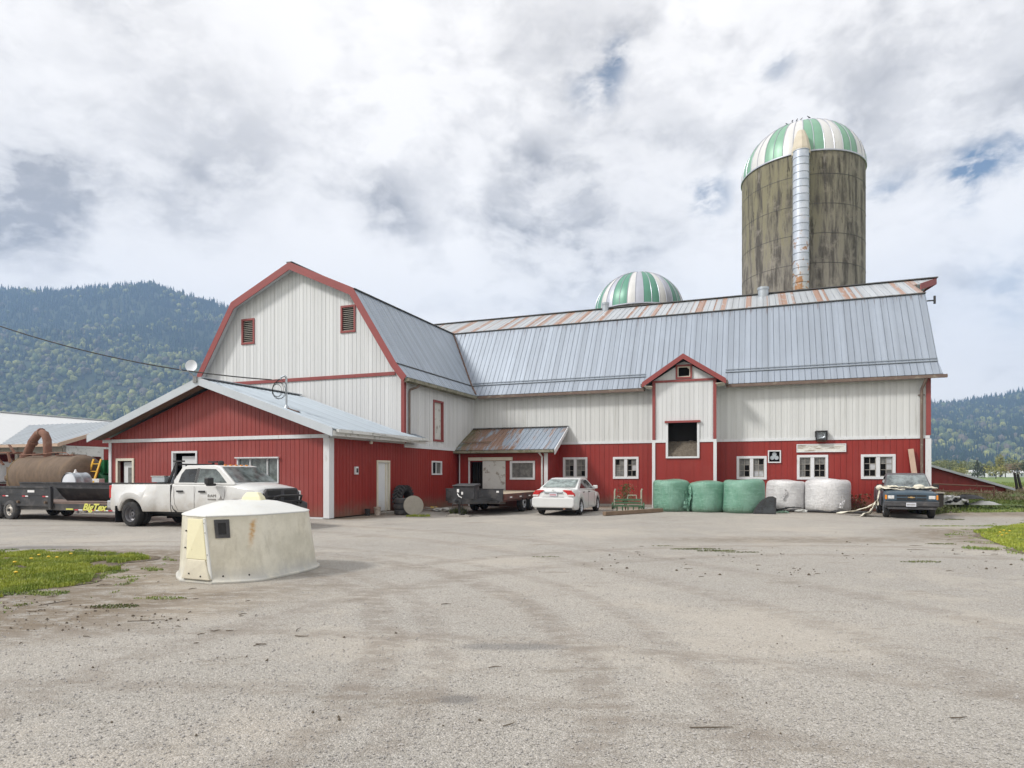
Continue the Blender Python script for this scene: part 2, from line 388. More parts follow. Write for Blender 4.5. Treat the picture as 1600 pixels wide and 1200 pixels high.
def silo_mat():
    m, g, p = newmat('silo_concrete')
    o = g.obj(); x, y, z = g.xyz(o)
    ang = g.math('ARCTAN2', y, x)
    av = g.cxyz(g.math('MULTIPLY', ang, 9.0), g.math('MULTIPLY', z, 0.28), 0.0)
    a = g.noise(av, 1.0, 8, 0.68, 0.15)
    b = g.noise(g.cxyz(g.math('MULTIPLY', ang, 16.0), g.math('MULTIPLY', z, 0.45), 3.0), 1.0, 7, 0.75, 0.4)
    d = g.noise(o, 1.1, 7, 0.65)
    c = g.mix(g.rng(a, 0.40, 0.60), (0.088, 0.080, 0.071), (0.275, 0.255, 0.225))
    c = g.mix(g.math('MULTIPLY', g.rng(d, 0.52, 0.66), 0.5), c, (0.34, 0.31, 0.27))
    top = g.rng(z, 11.0, 20.5)
    gr = g.math('MULTIPLY', g.rng(g.math('ADD', a, g.math('MULTIPLY', top, 0.20)), 0.54, 0.80), 0.75)
    gr = g.math('MULTIPLY', gr, g.rng(x, 2.2, -2.5, .30, 1.0))
    c = g.mix(g.math('MULTIPLY', gr, .8), c, (0.19, 0.175, 0.075))
    zone = g.rng(z, 13.5, 16.5)
    c = g.mix(g.math('MULTIPLY', g.math('MULTIPLY', g.rng(b, 0.575, 0.62), zone), 0.8), c, (0.035, 0.03, 0.024))
    w = g.noise(g.cxyz(g.math('MULTIPLY', ang, 11.0), g.math('MULTIPLY', z, 0.8), 9.0), 1.0, 8, 0.8)
    c = g.mix(g.math('MULTIPLY', g.rng(w, 0.60, 0.66), g.rng(z, 16.5, 12.0, 0.0, 0.6)), c, (0.36, 0.34, 0.31))
    # pour joints
    fr = g.math('FRACT', g.math('DIVIDE', z, 1.83))
    j = g.math('MULTIPLY', g.rng(g.math('ABSOLUTE', g.math('SUBTRACT', fr, 0.5)), 0.485, 0.497), g.rng(d, .3, .6, .4, 1.0))
    c = g.mix(g.math('MULTIPLY', j, 0.4), c, (0.05, 0.043, 0.035))
    g.put(p.inputs['Base Color'], c)
    p.inputs['Roughness'].default_value = 0.9
    h = g.math('SUBTRACT', g.noise(o, 14, 6, 0.7), j)
    g.put(p.inputs['Normal'], g.bump(h, 0.5, 0.03))
silo_mat()
mat('dome_green', (0.19, 0.37, 0.265), 0.42, metal=.1, var=0.10, ns=2)
mat('dome_teal', (0.10, 0.27, 0.20), 0.42, metal=.1, var=0.10, ns=2)
mat('dome_white', (0.62, 0.62, 0.62), 0.42, metal=.1, var=0.06, ns=2, spots=(2, .6, (.5, .47, .42), .4))
mat('dome_silver', (0.46, 0.48, 0.55), 0.38, metal=.4, var=0.08, ns=2)
m_, g_, p_ = newmat('chute_steel')
o_ = g_.obj(); z_ = g_.xyz(o_)[2]
rn_ = g_.noise(o_, 1.6, 6, .65)
c_ = g_.mix(g_.rng(rn_, .35, .65), (0.45, 0.50, 0.58), (0.58, 0.62, 0.70))
lo_ = g_.rng(z_, 15.6, 12.2)
c_ = g_.mix(g_.math('MULTIPLY', lo_, .8), c_, (0.42, 0.42, 0.38))
c_ = g_.mix(g_.math('MULTIPLY', g_.rng(g_.math('ADD', rn_, g_.math('MULTIPLY', lo_, .10)), .57, .64), g_.rng(z_, 18.0, 15.0)), c_, (0.36, 0.19, 0.09))
g_.put(p_.inputs['Base Color'], c_); p_.inputs['Roughness'].default_value = .42; p_.inputs['Metallic'].default_value = .35
mat('chute_cap', (0.58, 0.52, 0.42), 0.6, var=0.12)

# ------------------------------------------------------------------ frames
TH = math.atan2(-0.359, 0.933)                 # the barns stand turned by this angle
U = Vector((math.cos(TH), math.sin(TH), 0)); V = Vector((-math.sin(TH), math.cos(TH), 0))
A0 = Vector((-6.445, 22.535, 0))
def bw(s, t, z=0.0):
    return A0 + U * s + V * t + Vector((0, 0, z))
def gpt(px, py, z=0.0):                         # ground point seen at a pixel of the photograph
    d = 1000.0 * (1.6 - z) / (py - 740.0)
    return Vector(((px - 800) / 1000.0 * d, d, z))

# ------------------------------------------------------------------ mesh builder
class MB:
    def __init__(s):
        s.v = []; s.f = []; s.mi = []; s.cur = 0
    def add(s, vs, fs):
        b = len(s.v)
        s.v += [tuple(p) for p in vs]
        for f in fs:
            s.f.append(tuple(i + b for i in f)); s.mi.append(s.cur)
        return s
    def box(s, x0, x1, y0, y1, z0, z1):
        s.add([(x0, y0, z0), (x1, y0, z0), (x1, y1, z0), (x0, y1, z0), (x0, y0, z1), (x1, y0, z1), (x1, y1, z1), (x0, y1, z1)],
              [(0, 3, 2, 1), (4, 5, 6, 7), (0, 1, 5, 4), (1, 2, 6, 5), (2, 3, 7, 6), (3, 0, 4, 7)])
        return s
    def hexa(s, p):                             # 8 corners: bottom ring then top ring
        s.add(p, [(0, 3, 2, 1), (4, 5, 6, 7), (0, 1, 5, 4), (1, 2, 6, 5), (2, 3, 7, 6), (3, 0, 4, 7)]); return s
    def beam(s, a, b, w, h, up=(0, 0, 1)):      # bar of section w x h between two points
        a = Vector(a); b = Vector(b); d = (b - a).normalized()
        u = Vector(up)
        x = d.cross(u)
        if x.length < 1e-4: x = d.cross(Vector((1, 0, 0)))
        x.normalize(); y = x.cross(d).normalized()
        x *= w / 2; y *= h / 2
        s.hexa([a - x - y, a + x - y, a + x + y, a - x + y, b - x - y, b + x - y, b + x + y, b - x + y]); return s
    def tube(s, pts, r, n=8, cap=True):
        pts = [Vector(p) for p in pts]; m = len(pts)
        rr = r if isinstance(r, (list, tuple)) else [r] * m
        vs = []; prev = None
        for i, p in enumerate(pts):
            d = (pts[min(i + 1, m - 1)] - pts[max(i - 1, 0)]).normalized()
            if prev is None:
                x = d.cross(Vector((0, 0, 1)))
                if x.length < 1e-3: x = d.cross(Vector((1, 0, 0)))
            else:
                x = prev - d * prev.dot(d)
            x.normalize(); prev = x; y = d.cross(x)
            for k in range(n):
                a = 2 * math.pi * k / n
                vs.append(p + (x * math.cos(a) + y * math.sin(a)) * rr[i])
        fs = []
        for i in range(m - 1):
            for k in range(n):
                k2 = (k + 1) % n
                fs.append((i * n + k, i * n + k2, (i + 1) * n + k2, (i + 1) * n + k))
        if cap:
            fs.append(tuple(range(n - 1, -1, -1))); fs.append(tuple((m - 1) * n + k for k in range(n)))
        s.add(vs, fs); return s
    def lathe(s, prof, c=(0, 0, 0), axis='z', n=24, a0=0.0, a1=2 * math.pi, cap=False):
        c = Vector(c); vs = []; full = abs(a1 - a0 - 2 * math.pi) < 1e-6
        m = n if full else n + 1
        for (h, r) in prof:
            for k in range(m):
                a = a0 + (a1 - a0) * k / n
                if axis == 'z': p = Vector((r * math.cos(a), r * math.sin(a), h))
                elif axis == 'y': p = Vector((r * math.cos(a), h, r * math.sin(a)))
                else: p = Vector((h, r * math.cos(a), r * math.sin(a)))
                vs.append(c + p)
        fs = []
        for i in range(len(prof) - 1):
            for k in range(n):
                k2 = (k + 1) % m
                fs.append((i * m + k, i * m + k2, (i + 1) * m + k2, (i + 1) * m + k))
        if cap:
            fs.append(tuple(range(m - 1, -1, -1))); fs.append(tuple((len(prof) - 1) * m + k for k in range(m)))
        s.add(vs, fs); return s
    def loft(s, rings, closed=True, cap=True):
        n = len(rings[0]); vs = [p for r in rings for p in r]; fs = []
        for i in range(len(rings) - 1):
            for k in range(n if closed else n - 1):
                k2 = (k + 1) % n
                fs.append((i * n + k, i * n + k2, (i + 1) * n + k2, (i + 1) * n + k))
        if cap:
            fs.append(tuple(range(n - 1, -1, -1))); fs.append(tuple((len(rings) - 1) * n + k for k in range(n)))
        s.add(vs, fs); return s
    def slab(s, p00, p10, p11, p01, th):
        P = [Vector(p) for p in (p00, p10, p11, p01)]
        n = (P[1] - P[0]).cross(P[3] - P[0]).normalized()
        if n.z < 0: n = -n
        s.hexa([p - n * th for p in P] + P); return s
    def ribs(s, p00, p10, p11, p01, pitch, w, h, f0=0.0):
        P = [Vector(p) for p in (p00, p10, p11, p01)]
        L = (P[1] - P[0]).length; N = max(1, int(L / pitch))
        n = (P[1] - P[0]).cross(P[3] - P[0]).normalized()
        if n.z < 0: n = -n
        for k in range(N + 1):
            f = min(1.0, (k + f0) * pitch / L)
            a = P[0].lerp(P[1], f); b = P[3].lerp(P[2], f)
            d0 = (P[1] - P[0]).normalized() * (w / 2); d1 = (P[2] - P[3]).normalized() * (w / 2)
            e = n * 0.002
            s.hexa([a - d0 - e, a + d0 - e, a + d0 * .6 + n * h, a - d0 * .6 + n * h, b - d1 - e, b + d1 - e, b + d1 * .6 + n * h, b - d1 * .6 + n * h])
        return s
    def ellipsoid(s, c, r, n=12, m=8, jit=0.0, rot=0.0):
        rings = []
        for i in range(m + 1):
            a = math.pi * i / m - math.pi / 2; ring = []
            for k in range(n):
                b = 2 * math.pi * k / n
                x, y, z = math.cos(a) * math.cos(b), math.cos(a) * math.sin(b), math.sin(a)
                j = 1 + rnd.uniform(-jit, jit)
                X = r[0] * x * j; Y = r[1] * y * j; Z = r[2] * z * j
                ring.append((c[0] + X * math.cos(rot) - Y * math.sin(rot), c[1] + X * math.sin(rot) + Y * math.cos(rot), c[2] + Z))
            rings.append(ring)
        s.loft(rings, True, False); return s
    def prism(s, poly, axis, a, b):             # poly in the other two coordinates, extruded from a to b along axis
        n = len(poly)
        def P(h, q):
            if axis == 'x': return (h, q[0], q[1])
            if axis == 'y': return (q[0], h, q[1])
            return (q[0], q[1], h)
        vs = [P(a, q) for q in poly] + [P(b, q) for q in poly]
        fs = [tuple(range(n - 1, -1, -1)), tuple(range(n, 2 * n))] + [(k, (k + 1) % n, n + (k + 1) % n, n + k) for k in range(n)]
        s.add(vs, fs); return s
    def build(s, name, m, parent=None, off=None, smooth=None, bevel=0.0, seg=2, recalc=True):
        me = bpy.data.meshes.new(name)
        if off is None and parent is not None: off = parent.get('_off')
        if off is not None:
            o = Vector(off); vs = [tuple(Vector(p) - o) for p in s.v]
        else: vs = s.v
        me.from_pydata(vs, [], s.f)
        ms = m if isinstance(m, (list, tuple)) else [m]
        for q in ms: me.materials.append(MATS[q] if isinstance(q, str) else q)
        if len(ms) > 1: me.polygons.foreach_set('material_index', s.mi)
        if recalc:
            bm = bmesh_new(); bm.from_mesh(me)
            import bmesh
            bmesh.ops.recalc_face_normals(bm, faces=bm.faces); bm.to_mesh(me); bm.free()
        if smooth is not None:
            me.polygons.foreach_set('use_smooth', [True] * len(me.polygons))
            me.set_sharp_from_angle(angle=R(smooth))
        me.update()
        ob = bpy.data.objects.new(name, me); COL.objects.link(ob)
        if parent is not None:
            ob.parent = parent
            if parent.get('_off') is not None: ob['_off'] = parent['_off']
        if bevel:
            b = ob.modifiers.new('bevel', 'BEVEL'); b.width = bevel; b.segments = seg; b.limit_method = 'ANGLE'; b.angle_limit = R(35)
        return ob
import bmesh
def bmesh_new(): return bmesh.new()

def tag(o, label=None, cat=None, group=None, kind=None):
    if label: o['label'] = label
    if cat: o['category'] = cat
    if group: o['group'] = group
    if kind: o['kind'] = kind
    return o
def thing(name, label, cat, loc=(0, 0, 0), rz=0.0, group=None, scale=1.0):
    o = bpy.data.objects.new(name, None); COL.objects.link(o)
    o.empty_display_size = .3
    o.location = loc; o.rotation_euler = (0, 0, rz); o.scale = (scale,) * 3
    return tag(o, label, cat, group)
def bthing(name, label, cat, s0, t0, z0=0.0, group=None):   # thing in the barns' own frame
    o = thing(name, label, cat, bw(s0, t0, z0), TH, group)
    o['_off'] = (s0, t0, z0)
    return o
def copy_tree(o, parent=None):
    c = o.copy(); COL.objects.link(c); c.parent = parent
    for ch in list(o.children): copy_tree(ch, c)
    return c
def struct(name, mb, m, **k):
    o = mb.build(name, m, **k); o['kind'] = 'structure'; return o

# wall helpers: plane 't' faces -t (a runs along s); plane 's' faces +s (a runs along t)
def PT(plane, T, a, off, z):
    return (a, T - off, z) if plane == 't' else (T + off, a, z)
def obox(mb, plane, T, a0, a1, o0, o1, z0, z1, z1b=None):
    if z1b is None: z1b = z1
    mb.hexa([PT(plane, T, a0, o0, z0), PT(plane, T, a1, o0, z0), PT(plane, T, a1, o1, z0), PT(plane, T, a0, o1, z0),
             PT(plane, T, a0, o0, z1), PT(plane, T, a1, o0, z1b), PT(plane, T, a1, o1, z1b), PT(plane, T, a0, o1, z1)])
def siding(plane, T, a0, a1, zb, ztop, opens=(), pitch=0.2, gap=0.016, depth=0.012, thick=0.10, extra=()):
    """boards standing proud of a backing wall, both cut round the openings (a0,a1,z0,z1)"""
    mb = MB()
    zt = ztop if callable(ztop) else (lambda a: ztop)
    zbf = zb if callable(zb) else (lambda a: zb)
    def cells(edges):
        es = sorted(set([round(e, 4) for e in edges if a0 - 1e-6 <= e <= a1 + 1e-6]))
        return [(es[i], es[i + 1]) for i in range(len(es) - 1) if es[i + 1] - es[i] > 1e-3]
    oe = [e for o in opens for e in (o[0], o[1])]
    def spans(c0, c1, z0, z1):
        m = (c0 + c1) / 2; cut = sorted([(o[2], o[3]) for o in opens if o[0] < m < o[1]])
        out = []; z = z0
        for (b0, b1) in cut:
            if b0 > z: out.append((z, min(b0, z1), b0 >= z1))
            z = max(z, b1)
        if z < z1: out.append((z, z1, True))
        return out
    for c0, c1 in cells([a0, a1] + oe + list(extra)):
        for (z0, z1, top) in spans(c0, c1, min(zbf(c0), zbf(c1)), max(zt(c0), zt(c1))):
            if top: obox(mb, plane, T, c0, c1, -thick, 0, z0, max(z0 + .001, zt(c0)), max(z0 + .001, zt(c1)))
            else: obox(mb, plane, T, c0, c1, -thick, 0, z0, z1)
    k = 0; a = a0
    while a < a1 - 0.01:
        b = min(a + pitch, a1)
        g0, g1 = a + gap / 2, b - gap / 2
        es = [g0] + [e for e in sorted(oe) if g0 < e < g1] + [g1]
        for i in range(len(es) - 1):
            c0, c1 = es[i], es[i + 1]
            if c1 - c0 < 0.01: continue
            for (z0, z1, top) in spans(c0, c1, min(zbf(c0), zbf(c1)), max(zt(c0), zt(c1))):
                za, zb_ = (zt(c0), zt(c1)) if top else (z1, z1)
                if max(za, zb_) - z0 < 0.02: continue
                obox(mb, plane, T, c0, c1, 0.0, depth, z0, max(za, z0 + .005), max(zb_, z0 + .005))
        a = b
    return mb
def frame(mb, plane, T, a0, a1, z0, z1, w, o0, o1, sill=True):
    """picture-frame trim round an opening, boards butted end to end"""
    obox(mb, plane, T, a0 - w, a1 + w, o0, o1, z1, z1 + w)
    if sill: obox(mb, plane, T, a0 - w, a1 + w, o0, o1 + 0.01, z0 - w, z0)
    obox(mb, plane, T, a0 - w, a0, o0, o1, z0, z1)
    obox(mb, plane, T, a1, a1 + w, o0, o1, z0, z1)

# ------------------------------------------------------------------ ground
def yard_material():
    m, g, p = newmat('yard_gravel')
    o = g.pos(); x, y, z = g.xyz(o)
    big = g.noise(o, 0.16, 6, 0.6)
    mid = g.noise(o, 0.9, 6, 0.65)
    fine = g.noise(o, 22, 5, 0.75)
    st1 = g.vor(o, 78, 1)
    st2 = g.vor(o, 175, 1)
    c = g.mix(g.rng(big, .35, .65), (0.325, 0.308, 0.278), (0.400, 0.374, 0.332))
    c = g.mix(g.math('MULTIPLY', g.rng(mid, .46, .66), .35), c, (0.290, 0.258, 0.222))
    # aggregate: every stone has its own tone
    a, b_, d = g.xyz(st1); a2, b2, d2 = g.xyz(st2)
    c = g.mix(g.math('MULTIPLY', g.rng(a, .66, .92), .62), c, (0.56, 0.53, 0.49))
    c = g.mix(g.math('MULTIPLY', g.rng(b_, .72, .95), .62), c, (0.16, 0.15, 0.135))
    c = g.mix(g.math('MULTIPLY', g.rng(a2, .6, .95), .5), c, (0.58, 0.56, 0.53))
    c = g.mix(g.math('MULTIPLY', g.rng(b2, .65, .95), .5), c, (0.12, 0.115, 0.11))
    # soil carried round the grass patches and along the barns
    def near(cx, cy, rx, ry, r0, r1, rot=0.0):
        dx = g.math('SUBTRACT', x, cx); dy = g.math('SUBTRACT', y, cy)
        ca, sa = math.cos(rot), math.sin(rot)
        ex = g.math('DIVIDE', g.math('ADD', g.math('MULTIPLY', dx, ca), g.math('MULTIPLY', dy, sa)), rx)
        ey = g.math('DIVIDE', g.math('SUBTRACT', g.math('MULTIPLY', dy, ca), g.math('MULTIPLY', dx, sa)), ry)
        r = g.math('SQRT', g.math('ADD', g.math('MULTIPLY', ex, ex), g.math('MULTIPLY', ey, ey)))
        r = g.math('ADD', r, g.math('MULTIPLY', g.math('SUBTRACT', mid, .5), 0.9))
        return g.rng(r, r0, r1, 1.0, 0.0)
    rag = g.noise(g.vmath('MULTIPLY', o, (1.2, 2.6, 1)), 2.2, 7, 0.72)
    soil = g.math('MAXIMUM', near(-8.4, 10.2, 4.4, 3.2, .8, 1.3, .35), near(-5.6, 7.3, 3.2, 1.5, .5, 1.3, .5))
    soil = g.math('MAXIMUM', soil, near(12.6, 15.6, 2.6, 3.4, .6, 1.35))
    soil = g.math('MAXIMUM', soil, g.math('MULTIPLY', near(7.3, 15.5, 4.5, .9, .3, 1.3), .7))
    soil = g.math('MULTIPLY', soil, g.rng(rag, .36, .56, .12, .95))
    # dirty strip in front of the walls (barn frame)
    s_ = g.math('ADD', g.math('MULTIPLY', g.math('SUBTRACT', x, A0.x), U.x), g.math('MULTIPLY', g.math('SUBTRACT', y, A0.y), U.y))
    t_ = g.math('ADD', g.math('MULTIPLY', g.math('SUBTRACT', x, A0.x), V.x), g.math('MULTIPLY', g.math('SUBTRACT', y, A0.y), V.y))
    strip = g.math('MULTIPLY', g.rng(t_, 8.5, 11.2), g.rng(s_, -.2, .2))
    strip2 = g.math('MULTIPLY', g.math('MULTIPLY', g.rng(s_, 1.9, .5), g.rng(s_, -.3, 0)), g.rng(t_, -.5, .2))
    soil = g.math('MAXIMUM', soil, g.math('MULTIPLY', g.math('MAXIMUM', strip, strip2), g.rng(rag, .36, .55, .3, .9)))
    c = g.mix(soil, c, g.mix(fine, (0.115, 0.088, 0.062), (0.27, 0.225, 0.17)))
    # scattered dried mud, small dark clods
    md = g.noise(g.vmath('MULTIPLY', o, (.8, 2.0, 1)), 0.75, 8, 0.75)
    pal = g.noise(g.vmath('ADD', o, (31, 12, 0)), 0.35, 7, .7)
    c = g.mix(g.math('MULTIPLY', g.rng(pal, .50, .62), .28), c, (0.52, 0.47, 0.40))
    c = g.mix(g.math('MULTIPLY', g.rng(md, .56, .66), .42), c, (0.175, 0.145, 0.11))
    # worn wheel tracks: arcs swung round the yard
    for (cx, cy, r, w, k) in [(-8.5, 5.0, 7.0, .26, .6), (-8.5, 5.0, 7.5, .2, .45), (-8.5, 5.0, 8.7, .28, .6), (-8.5, 5.0, 9.6, .2, .4), (6, 3, 9.2, .3, .45), (6, 3, 10.8, .3, .45), (-14, 2, 17.5, .35, .4), (-14, 2, 19.3, .35, .4), (-3, -6, 10.5, .22, .5), (-3, -6, 12.1, .22, .5)]:
        dd = g.math('SQRT', g.math('ADD', g.math('POWER', g.math('SUBTRACT', x, cx), 2.0), g.math('POWER', g.math('SUBTRACT', y, cy), 2.0)))
        e = g.math('ABSOLUTE', g.math('SUBTRACT', dd, g.math('ADD', r, g.math('MULTIPLY', big, .8))))
        c = g.mix(g.math('MULTIPLY', g.math('MULTIPLY', g.rng(e, w * .3, w, 1, 0), g.rng(rag, .36, .6)), k), c, (0.225, 0.195, 0.165))
    # a few oil stains
    for (px, py, rx, ry) in [(715, 1092, .16, .10), (800, 1010, .5, .12), (60, 855, .9, .35)]:
        q = gpt(px, py)
        dx = g.math('DIVIDE', g.math('SUBTRACT', x, q.x), rx); dy = g.math('DIVIDE', g.math('SUBTRACT', y, q.y), ry)
        r = g.math('ADD', g.math('SQRT', g.math('ADD', g.math('MULTIPLY', dx, dx), g.math('MULTIPLY', dy, dy))), g.math('SUBTRACT', g.math('MULTIPLY', mid, 1.2), .6))
        c = g.mix(g.rng(r, .5, 1.3, .5, 0), c, (0.12, 0.12, 0.125))
    g.put(p.inputs['Base Color'], c)
    p.inputs['Roughness'].default_value = 0.92
    p.inputs['Specular IOR Level'].default_value = 0.25
    h = g.math('ADD', g.math('MULTIPLY', g.vor(o, 78, 0), -0.9), g.math('ADD', g.math('MULTIPLY', fine, .8), g.math('MULTIPLY', g.vor(o, 95, 0), -.4)))
    h = g.math('ADD', h, g.math('MULTIPLY', md, 1.5))
    g.put(p.inputs['Normal'], g.bump(h, 0.7, 0.012))
yard_material()
def field_material():
    m, g, p = newmat('field_grass')
    o = g.pos()
    a = g.noise(o, 0.03, 5, .6); b = g.noise(o, 0.5, 6, .7); d = g.noise(o, 6.0, 5, .7)
    c = g.mix(g.rng(a, .4, .6), (0.10, 0.17, 0.035), (0.15, 0.21, 0.05))
    c = g.mix(g.math('MULTIPLY', g.rng(b, .5, .68), .6), c, (0.19, 0.18, 0.08))
    c = g.mix(g.math('MULTIPLY', g.rng(d, .5, .7), .5), c, (0.06, 0.09, 0.02))
    g.put(p.inputs['Base Color'], c); p.inputs['Roughness'].default_value = .9
    g.put(p.inputs['Normal'], g.bump(d, .8, .05))
field_material()
def soil_material():
    m, g, p = newmat('soil')
    o = g.pos(); a = g.noise(o, 2.5, 7, .7); d = g.noise(o, 18, 5, .7)
    c = g.mix(g.rng(a, .38, .62), (0.085, 0.065, 0.045), (0.20, 0.16, 0.115))
    c = g.mix(g.math('MULTIPLY', g.rng(d, .55, .7), .4), c, (0.06, 0.08, 0.02))
    g.put(p.inputs['Base Color'], c); p.inputs['Roughness'].default_value = .95
    g.put(p.inputs['Normal'], g.bump(g.math('ADD', a, d), .9, .04))
soil_material()

# one sheet of farmland reaching past the foot of the hills
mb = MB()
mb.add([(-9000, -400, -.06), (9000, -400, -.06), (9000, 9000, -.06), (-9000, 9000, -.06)], [(0, 1, 2, 3)])
struct('ground', mb, 'field_grass', recalc=False)
# the gravel yard, with a ragged edge
def ragged(pts, step=.5, amp=.18, seed=0):
    out = []
    for i in range(len(pts)):
        a = Vector(pts[i] + (0,)); b = Vector(pts[(i + 1) % len(pts)] + (0,)); L = (b - a).length; n = max(1, int(L / step))
        d = (b - a).normalized(); nn = Vector((-d.y, d.x, 0))
        for k in range(n):
            q = a.lerp(b, k / n); w = noise.noise(Vector((q.x * .7, q.y * .7, seed))) * 1.4 + noise.noise(Vector((q.x * 3, q.y * 3, seed + 5))) * .6
            q = q + nn * w * amp; out.append((q.x, q.y))
    return out
def sheet(name, pts, z, m, kind='structure'):
    mb = MB(); mb.add([(q[0], q[1], z) for q in pts], [tuple(range(len(pts)))])
    o = mb.build(name, m, recalc=False); o['kind'] = kind
    if o.data.polygons[0].normal.z < 0: o.data.flip_normals()
    return o
g1 = gpt(1470, 801); g2 = gpt(1530, 796); g3 = gpt(1600, 799.5)
yard = [(-60, -12), (60, -12), (60, 15), (34, 24), (g3.x, g3.y), (g2.x, g2.y), (g1.x, g1.y), (18.6, 30), (22, 50), (-60, 70)]
sheet('yard', ragged(yard, .6, .22), -.004, 'yard_gravel')
# grassed islands in the yard
def gp(*q): return [tuple(gpt(a, b).xy) for a, b in q]
LP = gp((-160, 862), (0, 861), (90, 863), (160, 863), (222, 866), (246, 874), (205, 884), (190, 900), (150, 905), (150, 921), (95, 930), (40, 936), (0, 944), (-200, 975))
RP = gp((1512, 831), (1560, 822), (1600, 817), (1720, 812), (1900, 850), (1800, 905), (1660, 885), (1600, 868), (1565, 856), (1535, 845))
BP = gp((1468, 800), (1495, 800.5), (1531, 800), (1500, 795), (1525, 790.5), (1560, 792), (1640, 797), (1900, 800), (2000, 772), (1440, 766))
sheet('soil_bank', ragged(BP, .5, .15, 5), 0.003, 'soil')

def grassy(name, poly, n, h0, h1, m, z=0.0, dens=None, w=.012, lean=.35, seed=1, keep=lambda x, y: True):
    """ground cover: single blades as thin triangles, in clumps"""
    rr = random.Random(seed)
    xs = [q[0] for q in poly]; ys = [q[1] for q in poly]
    def inside(x, y):
        c = False; j = len(poly) - 1
        for i in range(len(poly)):
            if (poly[i][1] > y) != (poly[j][1] > y) and x < (poly[j][0] - poly[i][0]) * (y - poly[i][1]) / (poly[j][1] - poly[i][1]) + poly[i][0]: c = not c
            j = i
        return c
    vs = []; fs = []; cols = []; k = 0; tries = 0
    while k < n and tries < n * 12:
        tries += 1
        x = rr.uniform(min(xs), max(xs)); y = rr.uniform(min(ys), max(ys))
        if not inside(x, y) or not keep(x, y): continue
        q = noise.noise(Vector((x * 1.1, y * 1.1, seed))) * .7 + noise.noise(Vector((x * 3.7, y * 3.7, seed + 9))) * .5
        if q < (-.08 if 'grass' == name else -.18) + rr.uniform(-.12, .12): continue
        hh = rr.uniform(h0, h1) * (0.75 + .8 * max(0, q))
        a = rr.uniform(0, 6.283); lx = math.cos(a) * hh * rr.uniform(0, lean) * 1.6; ly = math.sin(a) * hh * rr.uniform(0, lean) * 1.6
        b = rr.uniform(0, 6.283); wx, wy = math.cos(b) * w, math.sin(b) * w
        zz = z(x, y) if callable(z) else z
        i = len(vs)
        vs += [(x - wx, y - wy, zz), (x + wx, y + wy, zz), (x + lx * .45 + wx * .6, y + ly * .45 + wy * .6, zz + hh * .6), (x + lx * .45 - wx * .6, y + ly * .45 - wy * .6, zz + hh * .6), (x + lx, y + ly, zz + hh * (1 - .25 * (abs(lx) + abs(ly)) / hh))]
        fs += [(i, i + 1, i + 2, i + 3), (i + 3, i + 2, i + 4)]
        k += 1
    mb = MB(); mb.v = vs; mb.f = fs; mb.mi = [0] * len(fs)
    o = mb.build(name, m, recalc=False); o['kind'] = 'stuff'
    return o
def blade_material(name, c1, c2, c3):
    m, g, p = newmat(name)
    o = g.pos(); a = g.noise(o, 1.3, 5, .65); b = g.noise(o, 40, 2, .6)
    c = g.mix(g.rng(a, .38, .62), c1, c2); c = g.mix(g.math('MULTIPLY', g.rng(b, .5, .66), .7), c, c3)
    g.put(p.inputs['Base Color'], c); p.inputs['Roughness'].default_value = .55
    p.inputs['Subsurface Weight'].default_value = 0.0
blade_material('blades_bright', (0.16, 0.23, 0.022), (0.33, 0.38, 0.04), (0.38, 0.38, 0.12))
blade_material('blades_green', (0.10, 0.17, 0.03), (0.20, 0.26, 0.05), (0.30, 0.28, 0.11))
blade_material('blades_dry', (0.30, 0.24, 0.15), (0.42, 0.35, 0.24), (0.22, 0.22, 0.08))
blade_material('blades_weed', (0.06, 0.09, 0.025), (0.12, 0.15, 0.045), (0.22, 0.17, 0.09))
LPg = gp((-160, 863), (0, 863), (90, 865), (160, 864), (222, 868), (236, 874), (200, 880), (186, 892), (150, 896), (140, 912), (95, 918), (40, 925), (0, 934), (-200, 960))
sheet('soil_patch', ragged(LPg, .15, .22, 3), 0.004, 'soil')
grassy('grass', LPg, 60000, .035, .10, 'blades_bright', seed=2, w=.007, z=.003)
RPg = gp((1520, 831), (1560, 824), (1600, 819), (1720, 814), (1900, 852), (1800, 900), (1660, 880), (1600, 864), (1565, 852), (1540, 842))
sheet('soil_patch', ragged(RPg, .2, .3, 4), 0.004, 'soil')
grassy('grass', RPg, 42000, .04, .10, 'blades_bright', seed=5, w=.010, z=.003)
BPg = gp((1471, 799), (1495, 799), (1526, 799), (1497, 794), (1525, 789), (1560, 791), (1640, 796), (1900, 799), (2000, 778), (1440, 772))
grassy('grass', BPg, 30000, .06, .26, 'blades_green', seed=6, w=.02, lean=.4)
LPo = gp((0, 858), (120, 859), (250, 864), (285, 880), (250, 893), (215, 905), (185, 925), (130, 938), (60, 950), (-100, 975), (-150, 860))
RPo = gp((1470, 833), (1540, 820), (1600, 813), (1720, 808), (1900, 850), (1800, 910), (1640, 888), (1560, 868), (1500, 850))
grassy('sparse_grass', LPo, 9000, .012, .045, 'blades_green', seed=41, w=.008, z=0, lean=.8, keep=lambda x, y: noise.noise(Vector((x * 2.4, y * 2.4, 7))) > .16)
grassy('sparse_grass', RPo, 7000, .012, .05, 'blades_green', seed=42, w=.010, z=0, lean=.8, keep=lambda x, y: noise.noise(Vector((x * 2.0, y * 2.0, 8))) > .16)
